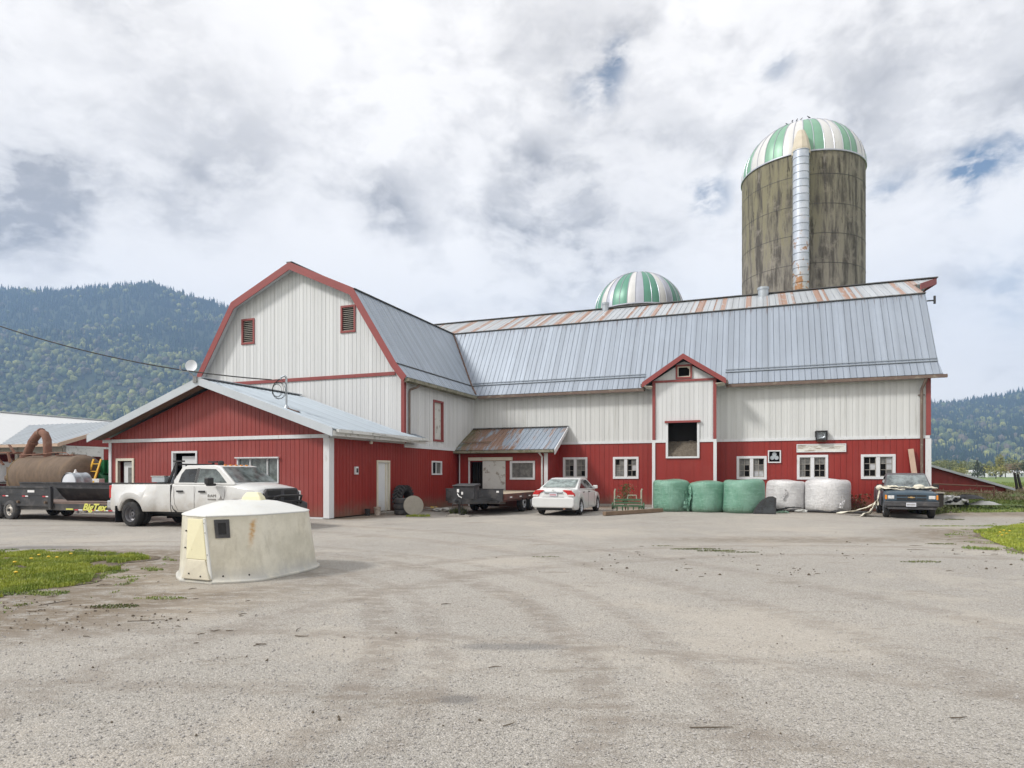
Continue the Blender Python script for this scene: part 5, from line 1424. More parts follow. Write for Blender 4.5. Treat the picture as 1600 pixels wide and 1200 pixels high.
for sd in (-1, 1):
    m = MB(); m.box(-.66, -.64, min(sd * .78, sd * 1.19), max(sd * .78, sd * 1.19), .12, .66); m.build('mud_flap', 'black_plastic', rp)
    wheel(rp, 0, sd * 1.06, ZW, .405, .23, sd, 'rim_grey', .14)
    wheel(rp, 0, sd * .78, ZW, .405, .23, sd, 'rim_grey', .05)
    wheel(rp, WB, sd * .86, ZW, .405, .25, sd, 'rim_grey', .03)
    m = MB(); m.box(4.70, 5.10, min(sd * .70, sd * .955), max(sd * .70, sd * .955), .98, 1.17); m.build('headlamp', 'lamp_clear', rp, bevel=.03)
# grille with a cross bar and a black bull bar
m = MB(); m.prism([(-.74, .84), (-.80, 1.10), (-.66, 1.26), (.66, 1.26), (.80, 1.10), (.74, .84)], 'x', 5.05, 5.16); gr_ = m.build('grille', 'dark_bumper', rp, bevel=.02)
for (y0, y1) in ((-.66, -.08), (.08, .66)):
    for (z0, z1) in ((.88, 1.0), (1.05, 1.20)):
        m = MB(); m.box(5.155, 5.168, y0, y1, z0, z1)
        m.build('opening', 'black_plastic', gr_)
m = MB(); m.prism([(-.98, .50), (-1.0, .78), (-.8, .84), (.8, .84), (1.0, .78), (.98, .50)], 'x', 5.08, 5.34); m.build('front_bumper', 'dark_bumper', rp, bevel=.05)
m = MB()
for z in (.84, 1.02): m.tube([(5.30, -.62, .74), (5.40, -.60, z), (5.42, -.4, z + .02), (5.42, .4, z + .02), (5.40, .60, z), (5.30, .62, .74)], .035, 8)
for y in (-.4, .4): m.tube([(5.40, y, .7), (5.42, y, 1.04)], .035, 8)
m.box(5.28, 5.46, -.35, .35, .60, .78); m.build('bull_bar', 'black_plastic', rp, smooth=40)
m = MB()
for y in (-.45, -.22, 0, .22, .45): m.box(3.26, 3.32, y - .035, y + .035, 1.975, 2.005)
m.build('roof_marker_lamps', 'lamp_amber', rp)
# headache rack and tool box
m = MB()
for sd in (-1, 1):
    m.beam((1.30, sd * .84, 1.40), (1.56, sd * .74, 2.08), .06, .06); m.beam((1.56, sd * .84, 1.40), (1.56, sd * .74, 2.08), .05, .05); m.beam((1.42, sd * .70, 2.12), (1.80, sd * .70, 2.12), .12, .05)
m.beam((1.58, -.74, 2.02), (1.58, .74, 2.02), .05, .05); m.beam((1.58, -.8, 1.55), (1.58, .8, 1.55), .04, .04)
for y in (-.4, 0, .4): m.beam((1.58, y, 1.5), (1.58, y, 2.02), .035, .035)
m.build('rack', 'black_steel', rp)
m = MB(); m.lathe([(2.0, .08), (2.04, .10), (2.13, .09), (2.15, .02)], (2.5, .15, 0), 'z', 12); m.box(2.35, 2.65, .0, .3, 1.985, 2.01); m.build('beacon', 'black_plastic', rp, smooth=30)
m = MB(); m.prism([(-.97, 1.44), (-.97, 1.62), (.97, 1.62), (.97, 1.44), (.78, 1.44), (.74, 1.20), (-.74, 1.20), (-.78, 1.44)], 'x', .72, 1.28); tb = m.build('tool_box', 'galvanised', rp, bevel=.01)
m = MB(); m.box(.70, 1.30, -.99, .99, 1.622, 1.65); m.build('lid', 'chrome', tb)
text_mesh('lettering', 'RAM', .125, 'decal_grey', rp, Vector((3.30, -1.006, 1.03)), RIGHT_SIDE, bold=0.0, sx=1.35)
m = MB(); m.box(3.14, 3.47, -1.008, -1.0, .90, .945); m.build('badge', 'decal_grey', rp)
m = MB(); m.prism([(3.52, .94), (3.60, .94), (3.63, .98), (3.66, 1.05), (3.69, .98), (3.72, .94), (3.80, .94), (3.74, .915), (3.58, .915)], 'y', -1.008, -1.0); m.build('emblem', 'decal_grey', rp)
m = MB(); m.box(.62, .70, -1.012, -1.0, .86, .90); m.build('badge', 'black_plastic', rp)

# ------------------------------------------------------------------ white sedan seen from behind
sd_ = thing('sedan', 'white four-door car seen from behind, parked beside the flatbed trailer', 'car', bw(6.84, 5.48), TH + R(90))
AX = [0, 2.70]; r_ = .315
xs = stations(-.95, 3.52, AX, .36, extra=[-.93, -.9, -.86, 3.4, 3.47], step=.10)
zs = smooth_tab([(-.95, .72), (-.93, .88), (-.86, .97), (-.5, 1.0), (0, 1.0), (.6, .98), (2.1, .94), (2.7, .86), (3.2, .74), (3.45, .62), (3.52, .52)])
zc = smooth_tab([(-.95, .74), (-.93, .90), (-.88, 1.04), (-.82, 1.06), (-.45, 1.07), (0, 1.04), (2.0, 1.0), (2.6, .93), (3.2, .80), (3.45, .66), (3.52, .54)])
wd = smooth_tab([(-.95, .72), (-.93, .78), (-.86, .835), (-.6, .865), (0, .875), (2.7, .872), (3.1, .84), (3.4, .74), (3.52, .62)])
bd = shell(xs, lambda x: arch(x, AX, .36, r_, .22 if x > -.8 else .30), zs, zc, wd, lambda x: wd(x) - .07, sh=.07, matn='paint_white_clean', parent=sd_)
so_ = [(-.30, .98), (-.22, 1.06), (.55, 1.36), (.80, 1.425), (1.2, 1.44), (1.5, 1.42), (1.72, 1.37), (2.42, .98), (2.42, .92)]
cabin(so_, .98, .79, .42, 'paint_white_clean', sd_, bevel=.06)
for k in (-1, 1):
    side_pane([(.02, 1.03), (.35, 1.16), (.70, 1.34), (.98, 1.36), (.98, 1.01)], .98, .79, .42, k, .008, 'car_glass', sd_)
    side_pane([(1.05, 1.01), (1.05, 1.365), (1.45, 1.35), (1.66, 1.28), (2.10, 1.0)], .98, .79, .42, k, .008, 'car_glass', sd_)
    side_pane([(.98, 1.0), (.98, 1.37), (1.05, 1.37), (1.05, 1.0)], .98, .79, .42, k, .005, 'black_plastic', sd_, 'pillar')
    for x in (.22, 1.12):
        m = MB(); m.box(x, x + .18, min(k * .84, k * .885), max(k * .84, k * .885), .86, .89); m.build('door_handle', 'black_plastic', sd_)
    m = MB(); m.box(1.92, 2.02, min(k * .82, k * 1.02), max(k * .82, k * 1.02), .98, 1.12); m.build('mirror', 'paint_white_clean', sd_, bevel=.03)
    wheel(sd_, 0, k * .765, r_, r_, .20, k, 'rim_silver', .03, tyre='rubber'); wheel(sd_, 2.70, k * .765, r_, r_, .20, k, 'rim_silver', .03, tyre='rubber')
    m = MB(); s1 = [(k * .36, .955), (k * .42, .98), (k * .70, .97), (k * .80, .86), (k * .835, .74), (k * .60, .73), (k * .52, .86)]
    m.prism(s1, 'x', -.965, -.80); tl = m.build('tail_lamp', 'lamp_red', sd_, bevel=.015)
    m = MB(); m.prism([(k * .57, .80), (k * .80, .80), (k * .825, .745), (k * .61, .74)], 'x', -.972, -.94); m.build('reversing_lamp', 'lamp_clear', tl)
m = MB(); m.add([(-.235, -.66, 1.075), (-.235, .66, 1.075), (.545, .585, 1.372), (.545, -.585, 1.372)], [(0, 1, 2, 3)]); m.build('rear_window', 'car_glass_rear', sd_)
m = MB(); m.add([(2.36, -.70, 1.02), (2.36, .70, 1.02), (1.745, .60, 1.365), (1.745, -.60, 1.365)], [(0, 1, 2, 3)]); m.build('windscreen', 'car_glass', sd_)
m = MB(); m.box(-.985, -.90, -.36, .36, .865, .905); m.build('trunk_garnish', 'galvanised', sd_)
m = MB(); m.prism([(-.78, .30), (-.84, .42), (-.84, .66), (-.76, .70), (.76, .70), (.84, .66), (.84, .42), (.78, .30)], 'x', -1.04, -.82); m.build('rear_bumper', 'paint_white_clean', sd_, bevel=.05, seg=3)
m = MB(); m.box(-1.0, -.95, -.42, .42, .70, .712); m.box(-.99, -.94, -.62, .62, .30, .315); m.build('bumper_seam', 'decal_grey', sd_)
m = MB(); m.box(-.985, -.955, -.16, .15, .735, .855); pl = m.build('number_plate', 'plate_white', sd_)
m = MB()
for k in range(6): m.box(-.988, -.984, -.12 + k * .044, -.095 + k * .044, .77, .82)
m.build('characters', 'decal_red', pl)
m = MB(); m.beam((-.965, -.035, .925), (-.965, -.028, 1.0), .012, .012); m.beam((-.965, .035, .925), (-.965, .028, 1.0), .012, .012); m.beam((-.965, -.03, .962), (-.965, .03, .962), .012, .012); m.build('emblem', 'chrome', sd_)
m = MB(); m.tube([(-1.03, -.45, .27), (-.7, -.45, .27)], .04, 8); m.build('exhaust', 'rust_pipe', sd_)
m = MB(); m.box(-.85, 3.3, -.70, .70, .20, .50); m.build('underbody', 'black_plastic', sd_)
m = MB()
for k in (-1, 1):
    seam(m, [(1.02, .30), (1.02, .97)], .008, k, lambda x, z: wd(x) + .001); seam(m, [(2.05, .32), (2.02, .94)], .008, k, lambda x, z: wd(x) + .001)
m.build('door_seam', 'decal_grey', sd_)

# ------------------------------------------------------------------ old blue pickup facing the camera
s10 = thing('pickup_truck', 'old blue pickup with a faded bonnet at the right end of the barn', 'pickup', bw(19.21, 8.25) + Vector((0, 0, 0)), TH - R(90) - R(4))
AX = [0, -2.75]; r_ = .33
xs = stations(-3.72, .80, AX, .40, extra=[-1.42, -1.38, -3.7, .74, .78], step=.12)
zs = smooth_tab([(-3.72, 1.08), (-1.42, 1.08), (-.7, 1.0), (.1, .97), (.70, .93), (.80, .90)])
zc = smooth_tab([(-3.72, 1.09), (-1.42, 1.09), (-.7, 1.04), (.1, 1.015), (.70, .975), (.80, .92)])
wd2 = smooth_tab([(-3.72, .80), (-3.5, .82), (.4, .82), (.80, .80)])
shell([x for x in xs if x >= -1.38], lambda x: arch(x, [0], .40, r_, .38), zs, zc, wd2, lambda x: wd2(x) - .05, sh=.05, matn='paint_blue', parent=s10)
m = MB(); rings = []
for x in [x for x in xs if x <= -1.42]:
    b = arch(x, [-2.75], .40, r_, .42); s_ = zs(x); W_ = wd2(x); T_ = W_ - .03; h = s_ - b
    half = [(W_ * .97, b), (W_, b + h * .2), (W_ + .01, b + h * .5), (W_, b + h * .75), (T_ + .01, s_ - .05), (T_ - .02, s_), (T_ - .08, s_ - .005), (T_ - .10, s_ - .05), (T_ - .10, .62), (0, .61)]
    rings.append([(x, -y, z) for y, z in half] + [(x, y, z) for y, z in reversed(half[:-1])])
m.loft(rings, True, True); m.build('bed', 'paint_grey', s10, smooth=32)
co_ = [(-1.50, 1.06), (-1.46, 1.45), (-1.36, 1.56), (-1.0, 1.60), (-.75, 1.58), (-.25, 1.08), (-.2, 1.02)]
co_ = [(-2.05 + .62, 1.06), (-1.40, 1.48), (-1.30, 1.58), (-1.0, 1.62), (-.72, 1.60), (-.62, 1.56), (-.12, 1.06), (-.12, 1.0)]
cabin(co_, 1.04, .77, .28, 'paint_grey', s10, bevel=.045)
for k in (-1, 1):
    side_pane([(-1.30, 1.08), (-1.27, 1.48), (-.72, 1.50), (-.34, 1.08)], 1.04, .77, .28, k, .007, 'car_glass', s10)
    m = MB(); m.box(-.34, -.22, min(k * .78, k * .98), max(k * .78, k * .98), 1.04, 1.20); m.build('mirror', 'black_plastic', s10, bevel=.02)
    wheel(s10, 0, k * .70, r_, r_, .20, k, 'rim_silver', .03); wheel(s10, -2.75, k * .70, r_, r_, .20, k, 'rim_silver', .03)
    m = MB(); m.box(.77, .835, min(k * .52, k * .72), max(k * .52, k * .72), .70, .82); m.build('headlamp', 'lamp_clear', s10, bevel=.015)
    m = MB(); m.box(.62, .83, min(k * .745, k * .80), max(k * .745, k * .80), .68, .84); m.build('turn_lamp', 'lamp_amber', s10, bevel=.01)
m = MB(); m.add([(-.130, -.70, 1.085), (-.130, .70, 1.085), (-.598, .60, 1.553), (-.598, -.60, 1.553)], [(0, 1, 2, 3)]); m.build('windscreen', 'car_glass_sky', s10)
m = MB(); m.add([(-1.435, -.6, 1.12), (-1.435, .6, 1.12), (-1.40, .58, 1.5), (-1.40, -.58, 1.5)], [(0, 1, 2, 3)]); m.build('rear_window', 'car_glass', s10)
m = MB(); m.box(.76, .815, -.80, .80, .63, .90); gf = m.build('front_panel', 'paint_blue', s10, bevel=.02)
m = MB(); m.box(.80, .828, -.47, .47, .66, .86); gr_ = m.build('grille', 'paint_blue', s10)
for (z0, z1) in ((.675, .735), (.785, .845)):
    for (y0, y1) in ((-.45, -.16), (-.15, .15), (.16, .45)):
        m = MB(); m.box(.826, .834, y0, y1, z0, z1); m.build('opening', 'black_plastic', gr_)
m = MB(); m.prism([(-.10, .748), (-.04, .748), (-.035, .735), (.055, .735), (.05, .748), (.11, .748), (.095, .772), (.035, .772), (.03, .785), (-.05, .785), (-.045, .772), (-.115, .772)], 'x', .834, .842); m.build('emblem', 'gold', gr_)
m = MB(); m.prism([(-.82, .44), (-.82, .62), (.82, .62), (.82, .44)], 'x', .78, .93); bp = m.build('front_bumper', 'dark_bumper', s10, bevel=.03)
m = MB(); m.prism([(-.72, .33), (-.78, .43), (.78, .43), (.72, .33)], 'x', .78, .88); m.build('air_dam', 'dark_bumper', s10, bevel=.02)
m = MB(); m.box(.93, .945, -.02 - .15, .15 - .02, .44, .575); pl = m.build('number_plate', 'plate_white', s10)
m = MB()
for k in range(7): m.box(.944, .948, -.145 + k * .037, -.122 + k * .037, .48, .535)
m.build('characters', 'decal_grey', pl)
m = MB(); m.box(-3.6, .7, -.62, .62, .32, .60); m.build('chassis', 'black_plastic', s10)
m = MB()
for k in (-1, 1): seam(m, [(-.28, 1.0), (-.26, .42)], .01, k, lambda x, z: wd2(x) + .002); seam(m, [(-1.36, 1.04), (-1.34, .42)], .01, k, lambda x, z: wd2(x) + .002)
m.build('door_seam', 'black_plastic', s10)
# white tarp strip flung over the bonnet and down the side
tp = thing('plastic_sheet', 'torn cream plastic sheet draped across the blue pickup and trailing down to the ground', 'plastic sheet', s10.location, s10.rotation_euler.z)
def ribbon(m, pts, ws, th=.02, up=(0, 0, 1), wav=.02, sub=5):
    P = []; Wd = []
    pts = [Vector(p) for p in pts]
    for i in range(len(pts) - 1):
        for k in range(sub):
            f = k / sub; P.append(pts[i].lerp(pts[i + 1], f)); Wd.append(ws[i] * (1 - f) + ws[i + 1] * f)
    P.append(pts[-1]); Wd.append(ws[-1]); n = 7; grid = []
    for i, p in enumerate(P):
        d = (P[min(i + 1, len(P) - 1)] - P[max(i - 1, 0)]).normalized(); x = d.cross(Vector(up)).normalized(); y = x.cross(d)
        row = []
        for k in range(n):
            f = k / (n - 1) - .5
            row.append(p + x * f * Wd[i] + y * (noise.noise(Vector((i * .35, k * .9, 3.1 + Wd[0]))) * wav * 2))
        grid.append(row)
    vs = [q for r in grid for q in r] + [q - Vector((0, 0, th)) for r in grid for q in r]; N = len(P) * n; fs = []
    for i in range(len(P) - 1):
        for k in range(n - 1):
            a = i * n + k; fs.append((a, a + 1, a + n + 1, a + n)); fs.append((a + N, a + n + N, a + n + 1 + N, a + 1 + N))
        fs.append((i * n, (i + 1) * n, (i + 1) * n + N, i * n + N)); fs.append((i * n + n - 1, i * n + n - 1 + N, (i + 1) * n + n - 1 + N, (i + 1) * n + n - 1))
    m.add(vs, fs)
m = MB()
ribbon(m, [(-.22, .92, 1.08), (-.16, .70, 1.12), (.02, .42, 1.10), (.02, .20, 1.085), (-.02, .02, 1.10), (.0, -.25, 1.12), (-.06, -.50, 1.15), (-.05, -.72, 1.12), (-.1, -.88, 1.08)], [.12, .10, .09, .12, .14, .16, .12, .16, .3], .02, wav=.03)
m.ellipsoid((-.04, .33, 1.13), (.10, .17, .08), 14, 8, .08)
ribbon(m, [(-.1, -.86, 1.12), (.10, -.55, 1.055), (.22, -.30, 1.04), (.25, -.12, 1.04)], [.3, .22, .14, .04], .015, wav=.02)
ribbon(m, [(-.15, -.85, 1.10), (-.12, -.91, .95), (-.1, -.93, .7), (-.12, -.97, .45)], [.28, .26, .22, .30], .015, up=(0, 1, 0), wav=.03)
m.ellipsoid((-.14, -.90, 1.08), (.16, .12, .10), 12, 8, .12)
ribbon(m, [(-.12, -.95, .62), (-.16, -1.06, .38), (-.20, -1.22, .18), (-.26, -1.45, .03)], [.30, .55, .9, 1.25], .012, up=(0, 0, 1), wav=.05)
ribbon(m, [(-.12, -.97, .55), (-.3, -1.25, .35), (-.55, -1.7, .18), (-.85, -2.3, .06)], [.12, .28, .40, .10], .012, up=(0, 0, 1), wav=.03)
m.build('sheet', 'tarp_white', tp, smooth=60)

# ------------------------------------------------------------------ flatbed trailer in the middle
ft = bthing('flatbed_trailer', 'black flatbed trailer with a pale wooden deck standing in front of the lean-to', 'trailer', 3.6, 4.2)
t0, t1 = 4.35, 10.0; s0, s1 = 2.42, 4.92
m = MB(); m.box(s0 + .06, s1 - .06, t0 + .05, t1, .72, .80); m.build('deck', 'deck_wood', ft)
m = MB(); m.box(s1 - .05, s1 + .03, t0, t1, .58, .805); m.box(s1 - .12, s1 - .05, t0, t1, .50, .66); m.build('side_rail', 'trailer_dark_red', ft)
m = MB(); m.box(s0 - .03, s0 + .05, t0, t1, .58, .805); m.build('side_rail', 'trailer_dark_red', ft)
m = MB(); m.box(s0, s1 - .05, t0 - .08, t0 - .0, .50, .98); m.box(s0 - .02, s1, t0 - .09, t0 + .01, .98, 1.01); m.box(s0 + .2, s1 - .2, t0 - .3, t0 - .08, .44, .52); m.build('headboard', 'trailer_black', ft)
m = MB(); m.beam((s0 + .5, t0, .54), (3.58, 2.75, .56), .10, .20); m.beam((s1 - .5, t0, .54), (3.74, 2.75, .56), .10, .20); m.box(3.5, 3.82, 2.72, 2.9, .46, .64); m.tube([(3.66, 2.75, .58), (3.66, 2.45, .60)], .06, 8); m.build('tongue', 'trailer_black', ft)
m = MB()
for a in (s0 + .6, s1 - .6): m.box(a - .06, a + .06, t0, t1, .48, .72)
for k in range(8): m.box(s0 + .05, s1 - .05, t0 + .3 + k * .7, t0 + .38 + k * .7, .60, .719)
m.build('chassis', 'trailer_black', ft)
m = MB(); m.box(3.25, 4.12, 3.25, 3.75, .64, 1.12); m.hexa([(3.22, 3.2, 1.12), (4.15, 3.2, 1.12), (4.15, 3.8, 1.12), (3.22, 3.8, 1.12), (3.22, 3.2, 1.15), (4.15, 3.2, 1.15), (4.15, 3.8, 1.22), (3.22, 3.8, 1.22)]); m.build('tool_box', 'trailer_black', ft, bevel=.01)
m = MB(); m.tube([(3.66, 2.95, .08), (3.66, 2.95, 1.0)], .05, 8); m.box(3.5, 3.82, 2.85, 3.1, .04, .08); m.beam((3.66, 2.95, 1.0), (3.45, 2.8, 1.02), .02, .02); m.tube([(3.5, 2.75, .55), (3.45, 2.72, .25), (3.6, 2.8, .06)], .015, 5); m.tube([(3.82, 2.8, .55), (3.9, 2.75, .2), (3.8, 2.8, .06)], .015, 5); m.build('jack', 'black_steel', ft, smooth=40)
m = MB(); m.box(3.2, 4.15, 2.7, 2.95, 0, .05); m.box(3.35, 3.75, 2.72, 3.0, .05, .09); m.build('jack_block', 'wood_grey', ft)
m = MB(); m.box(3.60, 3.68, 2.86, 2.89, .90, 1.02); m.box(3.78, 3.84, 2.86, 2.89, .82, .92); m.tube([(3.62, 2.86, .85), (3.70, 2.84, .75), (3.80, 2.86, .70)], .02, 6); m.build('winch', 'decal_white', ft)
for sg, s in ((1, s1 - .22), (-1, s0 + .22)):
    for t in (6.75, 7.72):
        wheel(ft, s, 0, 0, .1, .1, sg) if False else None
def wheel_s(parent, s, t, r, w, side, rim, off, name='wheel'):
    """wheel whose axle runs along the barns' s direction"""
    m = MB(); q = side
    prof = [(-w / 2, .60), (-w / 2, .84), (-w * .43, .955), (-w * .33, 1.0), (w * .33, 1.0), (w * .43, .955), (w / 2, .84), (w / 2, .62), (w * .40, .60)]
    m.lathe([(s + h * q, r * k) for h, k in prof], (0, t, r), 'x', 30); wh = m.build('wheel', 'rubber', parent, smooth=35)
    m = MB(); o = s + q * w * .40
    m.lathe([(o, r * .615), (o - q * .02, r * .56), (o - q * .03, r * .36), (o - q * .02, r * .30), (o + q * .01, r * .2), (o + q * .01, .001)], (0, t, r), 'x', 22); m.build('rim', rim, wh, smooth=35)
    m = MB(); m.lathe([(o + q * .012, r * .17), (o + q * .05, r * .15), (o + q * .055, .001)], (0, t, r), 'x', 12)
    for k in range(6):
        a = k * 1.047; m.lathe([(o - q * .026, r * .055), (o - q * .018, r * .05), (o - q * .018, .001)], (0, t + math.cos(a) * r * .43, r + math.sin(a) * r * .43), 'x', 6)
    m.build('hub', 'black_plastic', wh)
for sg, s in ((1, s1 - .16), (-1, s0 + .16)):
    for t in (6.75, 7.72): wheel_s(ft, s, t, .39, .24, sg, 'rim_silver', 0)
m = MB()
for k in range(5): m.box(s1 + .03, s1 + .045, t0 + .5 + k * 1.1, t0 + .72 + k * 1.1, .64, .69)
m.build('reflector', 'decal_white', ft)
m = MB(); m.box(s1 - .30, s1 - .2, t0 - .10, t0 - .08, .86, .93); m.build('reflector', 'decal_white', ft)
# ------------------------------------------------------------------ drop-side trailer behind the pickup
bt = bthing('dropside_trailer', 'black drop-side trailer with yellow lettering hitched behind the white pickup', 'trailer', -9, -3.0)
q = -4.02; w = 2.0
m = MB(); m.box(-13.2, -5.3, q + .02, q + .14, .36, .58); m.box(-13.2, -5.3, q + w - .1, q + w, .36, .58); m.box(-13.2, -12.9, q + .14, q + w - .1, .40, .55); m.box(-5.4, -5.3, q + .14, q + w - .1, .40, .55)
for k in range(9): m.box(-12.5 + k * .85, -12.42 + k * .85, q + .14, q + w - .1, .44, .55)
m.build('frame', 'trailer_black', bt)
m = MB(); m.box(-13.2, -5.35, q + .02, q + w, .585, .62); m.build('deck', 'tailgate_brown', bt)
m = MB(); m.box(-13.2, -8.35, q - .04, q + .01, .48, 1.10); m.box(-13.2, -8.3, q - .07, q + .02, 1.10, 1.16); m.box(-8.40, -8.28, q - .07, q + .03, .40, 1.10); m.box(-13.2, -8.4, q - .06, q - .04, .48, .54); m.box(-13.2, -8.4, q - .055, q - .04, .86, .90)
sp = m.build('side_panel', 'trailer_black', bt)
m = MB()
for k in range(5):
    x = -12.9 + k * 1.05; m.box(x, x + .16, q - .066, q - .056, .80, .84)
m.build('reflector', 'decal_red', sp)
m = MB()
for k in range(5):
    x = -12.9 + k * 1.05 + .165; m.box(x, x + .14, q - .066, q - .056, .80, .84)
m.box(-9.5, -9.15, q - .046, q - .040, .95, 1.03); m.build('decal', 'decal_white', sp)
m = MB()
for k in range(4): m.lathe([(q - .10, .001), (q - .10, .045), (q - .04, .05)], (-12.8 + k * 1.42, 0, .62), 'y', 8)
m.build('latch', 'rust_metal', sp)
# far side, bent down in the middle; front gate
m = MB(); nxx = 22; vs = []
for i in range(nxx + 1):
    f = i / nxx; x = -8.3 + f * 2.95; sag = .10 * math.sin(math.pi * f) ** 2
    vs += [(x, q + .12 + sag * 1.2, 1.12 - .0 * f), (x, q + .22 + sag * 1.4, .98 - sag * .3), (x, q + .34 + sag * 2, .82 - sag * .9), (x, q + .5 + sag * 2.4, .66)]
m.add(vs, [(i * 4 + j, i * 4 + j + 1, i * 4 + j + 5, i * 4 + j + 4) for i in range(nxx) for j in range(3)]); m.build('bent_side', 'trailer_black', bt, smooth=60)
m = MB(); m.box(-8.3, -5.35, q + .10, q + .14, 1.10, 1.14); m.build('top_rail', 'trailer_black', bt)
m = MB(); m.box(-13.2, -5.35, q + w - .04, q + w, .62, 1.22); m.box(-5.42, -5.36, q + .6, q + w - .05, .62, 1.1); m.box(-13.2, -5.35, q + w - .07, q + w + .02, 1.22, 1.27); m.build('far_side', 'trailer_black', bt)
for s in (-10.35, -11.12):
    m = MB(); r = .33; qq = -1
    for (tt, sgn) in ((q - .02, -1), (q + w - .1, 1)):
        m = MB(); ww = .22
        m.lathe([(tt + h * sgn, r * k) for h, k in [(-ww / 2, .60), (-ww / 2, .84), (-ww * .43, .955), (-ww * .33, 1.0), (ww * .33, 1.0), (ww * .43, .955), (ww / 2, .84), (ww / 2, .62), (ww * .40, .60)]], (s, 0, r), 'y', 28); wh = m.build('wheel', 'rubber_dusty', bt, smooth=35)
        o = tt + sgn * ww * .40
        m = MB(); m.lathe([(o, r * .615), (o - sgn * .02, r * .56), (o - sgn * .03, r * .36), (o - sgn * .02, r * .30), (o + sgn * .01, r * .2), (o + sgn * .01, .001)], (s, 0, r), 'y', 20); m.build('rim', 'rim_white', wh, smooth=35)
        m = MB(); m.lathe([(o + sgn * .012, r * .17), (o + sgn * .05, r * .15), (o + sgn * .055, .001)], (s, 0, r), 'y', 12)
        for k in range(6):
            a = k * 1.047; m.lathe([(o - sgn * .026, r * .06), (o + sgn * -.016, r * .05), (o + sgn * -.016, .001)], (s + math.cos(a) * r * .43, 0, r + math.sin(a) * r * .43), 'y', 6)
        m.build('hub', 'black_plastic', wh)
RS_ = RIGHT_SIDE
tx = text_mesh('lettering', 'BigTex', .30, 'decal_yellow', bt, Vector((-6.27 + 9, q - .002 + 3.0, .485)), RS_, shear=.35, bold=.012, sx=1.28)
m = MB(); m.box(-7.62, -7.28, q + .0, q + .018, .385, .43); m.build('model_mark', 'decal_yellow', bt)
m = MB()
for k in range(5): m.box(-7.2 + k * .40, -7.02 + k * .40, q + .0, q + .018, .375, .41)
m.build('reflector', 'decal_red', bt)
m = MB()
for k in range(5): m.box(-7.01 + k * .40, -6.82 + k * .40, q + .0, q + .018, .375, .41)
m.build('reflector', 'decal_white', bt)

# ------------------------------------------------------------------ calf hutch
def hutch_material():
    m, g, p = newmat('hutch_shell')
    o = g.pos(); x, y, z = g.xyz(o)
    a = g.noise(o, 1.7, 6, .62); b = g.noise(g.vmath('MULTIPLY', o, (1.4, 1.4, .5)), 3.2, 6, .7); f = g.noise(o, 26, 4, .7)
    c = g.mix(g.rng(a, .36, .64), (0.55, 0.525, 0.43), (0.69, 0.66, 0.555))
    c = g.mix(g.math('MULTIPLY', g.rng(b, .48, .66), .5), c, (0.43, 0.40, 0.32))
    c = g.mix(g.math('MULTIPLY', g.rng(z, .30, .0), g.rng(b, .3, .6, .25, .9)), c, (0.42, 0.42, 0.40))
    c = g.mix(g.math('MULTIPLY', g.rng(f, .56, .72), .25), c, (0.35, 0.31, 0.22))
    # rust run on the side wall
    wob = g.math('MULTIPLY', g.math('SUBTRACT', g.noise(g.cxyz(0, 0, g.math('MULTIPLY', z, 7.0)), 1.0, 5, .75), .5), .22)
    r = g.math('ABSOLUTE', g.math('ADD', g.math('SUBTRACT', x, -3.90), wob))
    k = g.math('MULTIPLY', g.rng(r, .0, .05, 1, 0), g.math('MULTIPLY', g.rng(z, .42, .75), g.rng(z, .95, .84)))
    k = g.math('MULTIPLY', k, g.rng(y, 10.2, 10.0))
    c = g.mix(g.math('MULTIPLY', k, g.rng(f, .3, .6, .45, 1.0)), c, (0.48, 0.27, 0.08))
    g.put(p.inputs['Base Color'], c); p.inputs['Roughness'].default_value = .5
    g.put(p.inputs['Normal'], g.bump(g.math('ADD', a, g.math('MULTIPLY', f, .25)), .25, .03))
hutch_material()
hu = thing('calf_hutch', 'cream fibreglass calf hutch with a yellow door panel standing alone on the gravel', 'calf hutch', (-4.4, 10.5, 0))
hu['_off'] = (-4.4, 10.5, 0)
base = [(-4.93, 9.50), (-4.35, 9.26), (-3.79, 9.47), (-3.56, 9.92), (-3.37, 10.45), (-3.31, 10.96), (-3.52, 11.45), (-4.2, 11.85), (-4.95, 11.75), (-5.4, 11.2), (-5.45, 10.5), (-5.2, 9.9)]
top = [(-4.86, 9.56), (-4.45, 9.30), (-3.90, 9.66), (-3.68, 10.05), (-3.50, 10.42), (-3.42, 10.66), (-3.60, 11.15), (-4.3, 11.5), (-4.9, 11.4), (-5.2, 11.0), (-5.25, 10.4), (-5.1, 9.9)]
C0 = Vector((-4.36, 10.45))
def dens(P, sharp=(0, 1)):
    out = []; n = len(P)
    for i in range(n):
        p0, p1, p2, p3 = [Vector(P[(i + k - 1) % n]) for k in range(4)]
        if i in sharp: p0 = p1 * 2 - p2 if i != 0 else p0
        if i == 0: p0 = p1 * 2 - p2; p3 = p2 * 2 - p1
        if i == 1: p0 = p1 * 2 - p2
        if (i + 1) % n == 0: p3 = p2 * 2 - p1
        for k in range(5):
            t = k / 5
            out.append(0.5 * ((2 * p1) + (-p0 + p2) * t + (2 * p0 - 5 * p1 + 4 * p2 - p3) * t * t + (-p0 + 3 * p1 - 3 * p2 + p3) * t ** 3))
    return out
B = dens(base); Tt = dens(top)
def sc_(P, k): return [C0 + (q - C0) * k for q in P]
def lerp2(P, Q, f): return [a * (1 - f) + b * f for a, b in zip(P, Q)]
def ring(P, z): return [(q.x, q.y, z if not callable(z) else z(q)) for q in P]
Bi = sc_(B, .955)
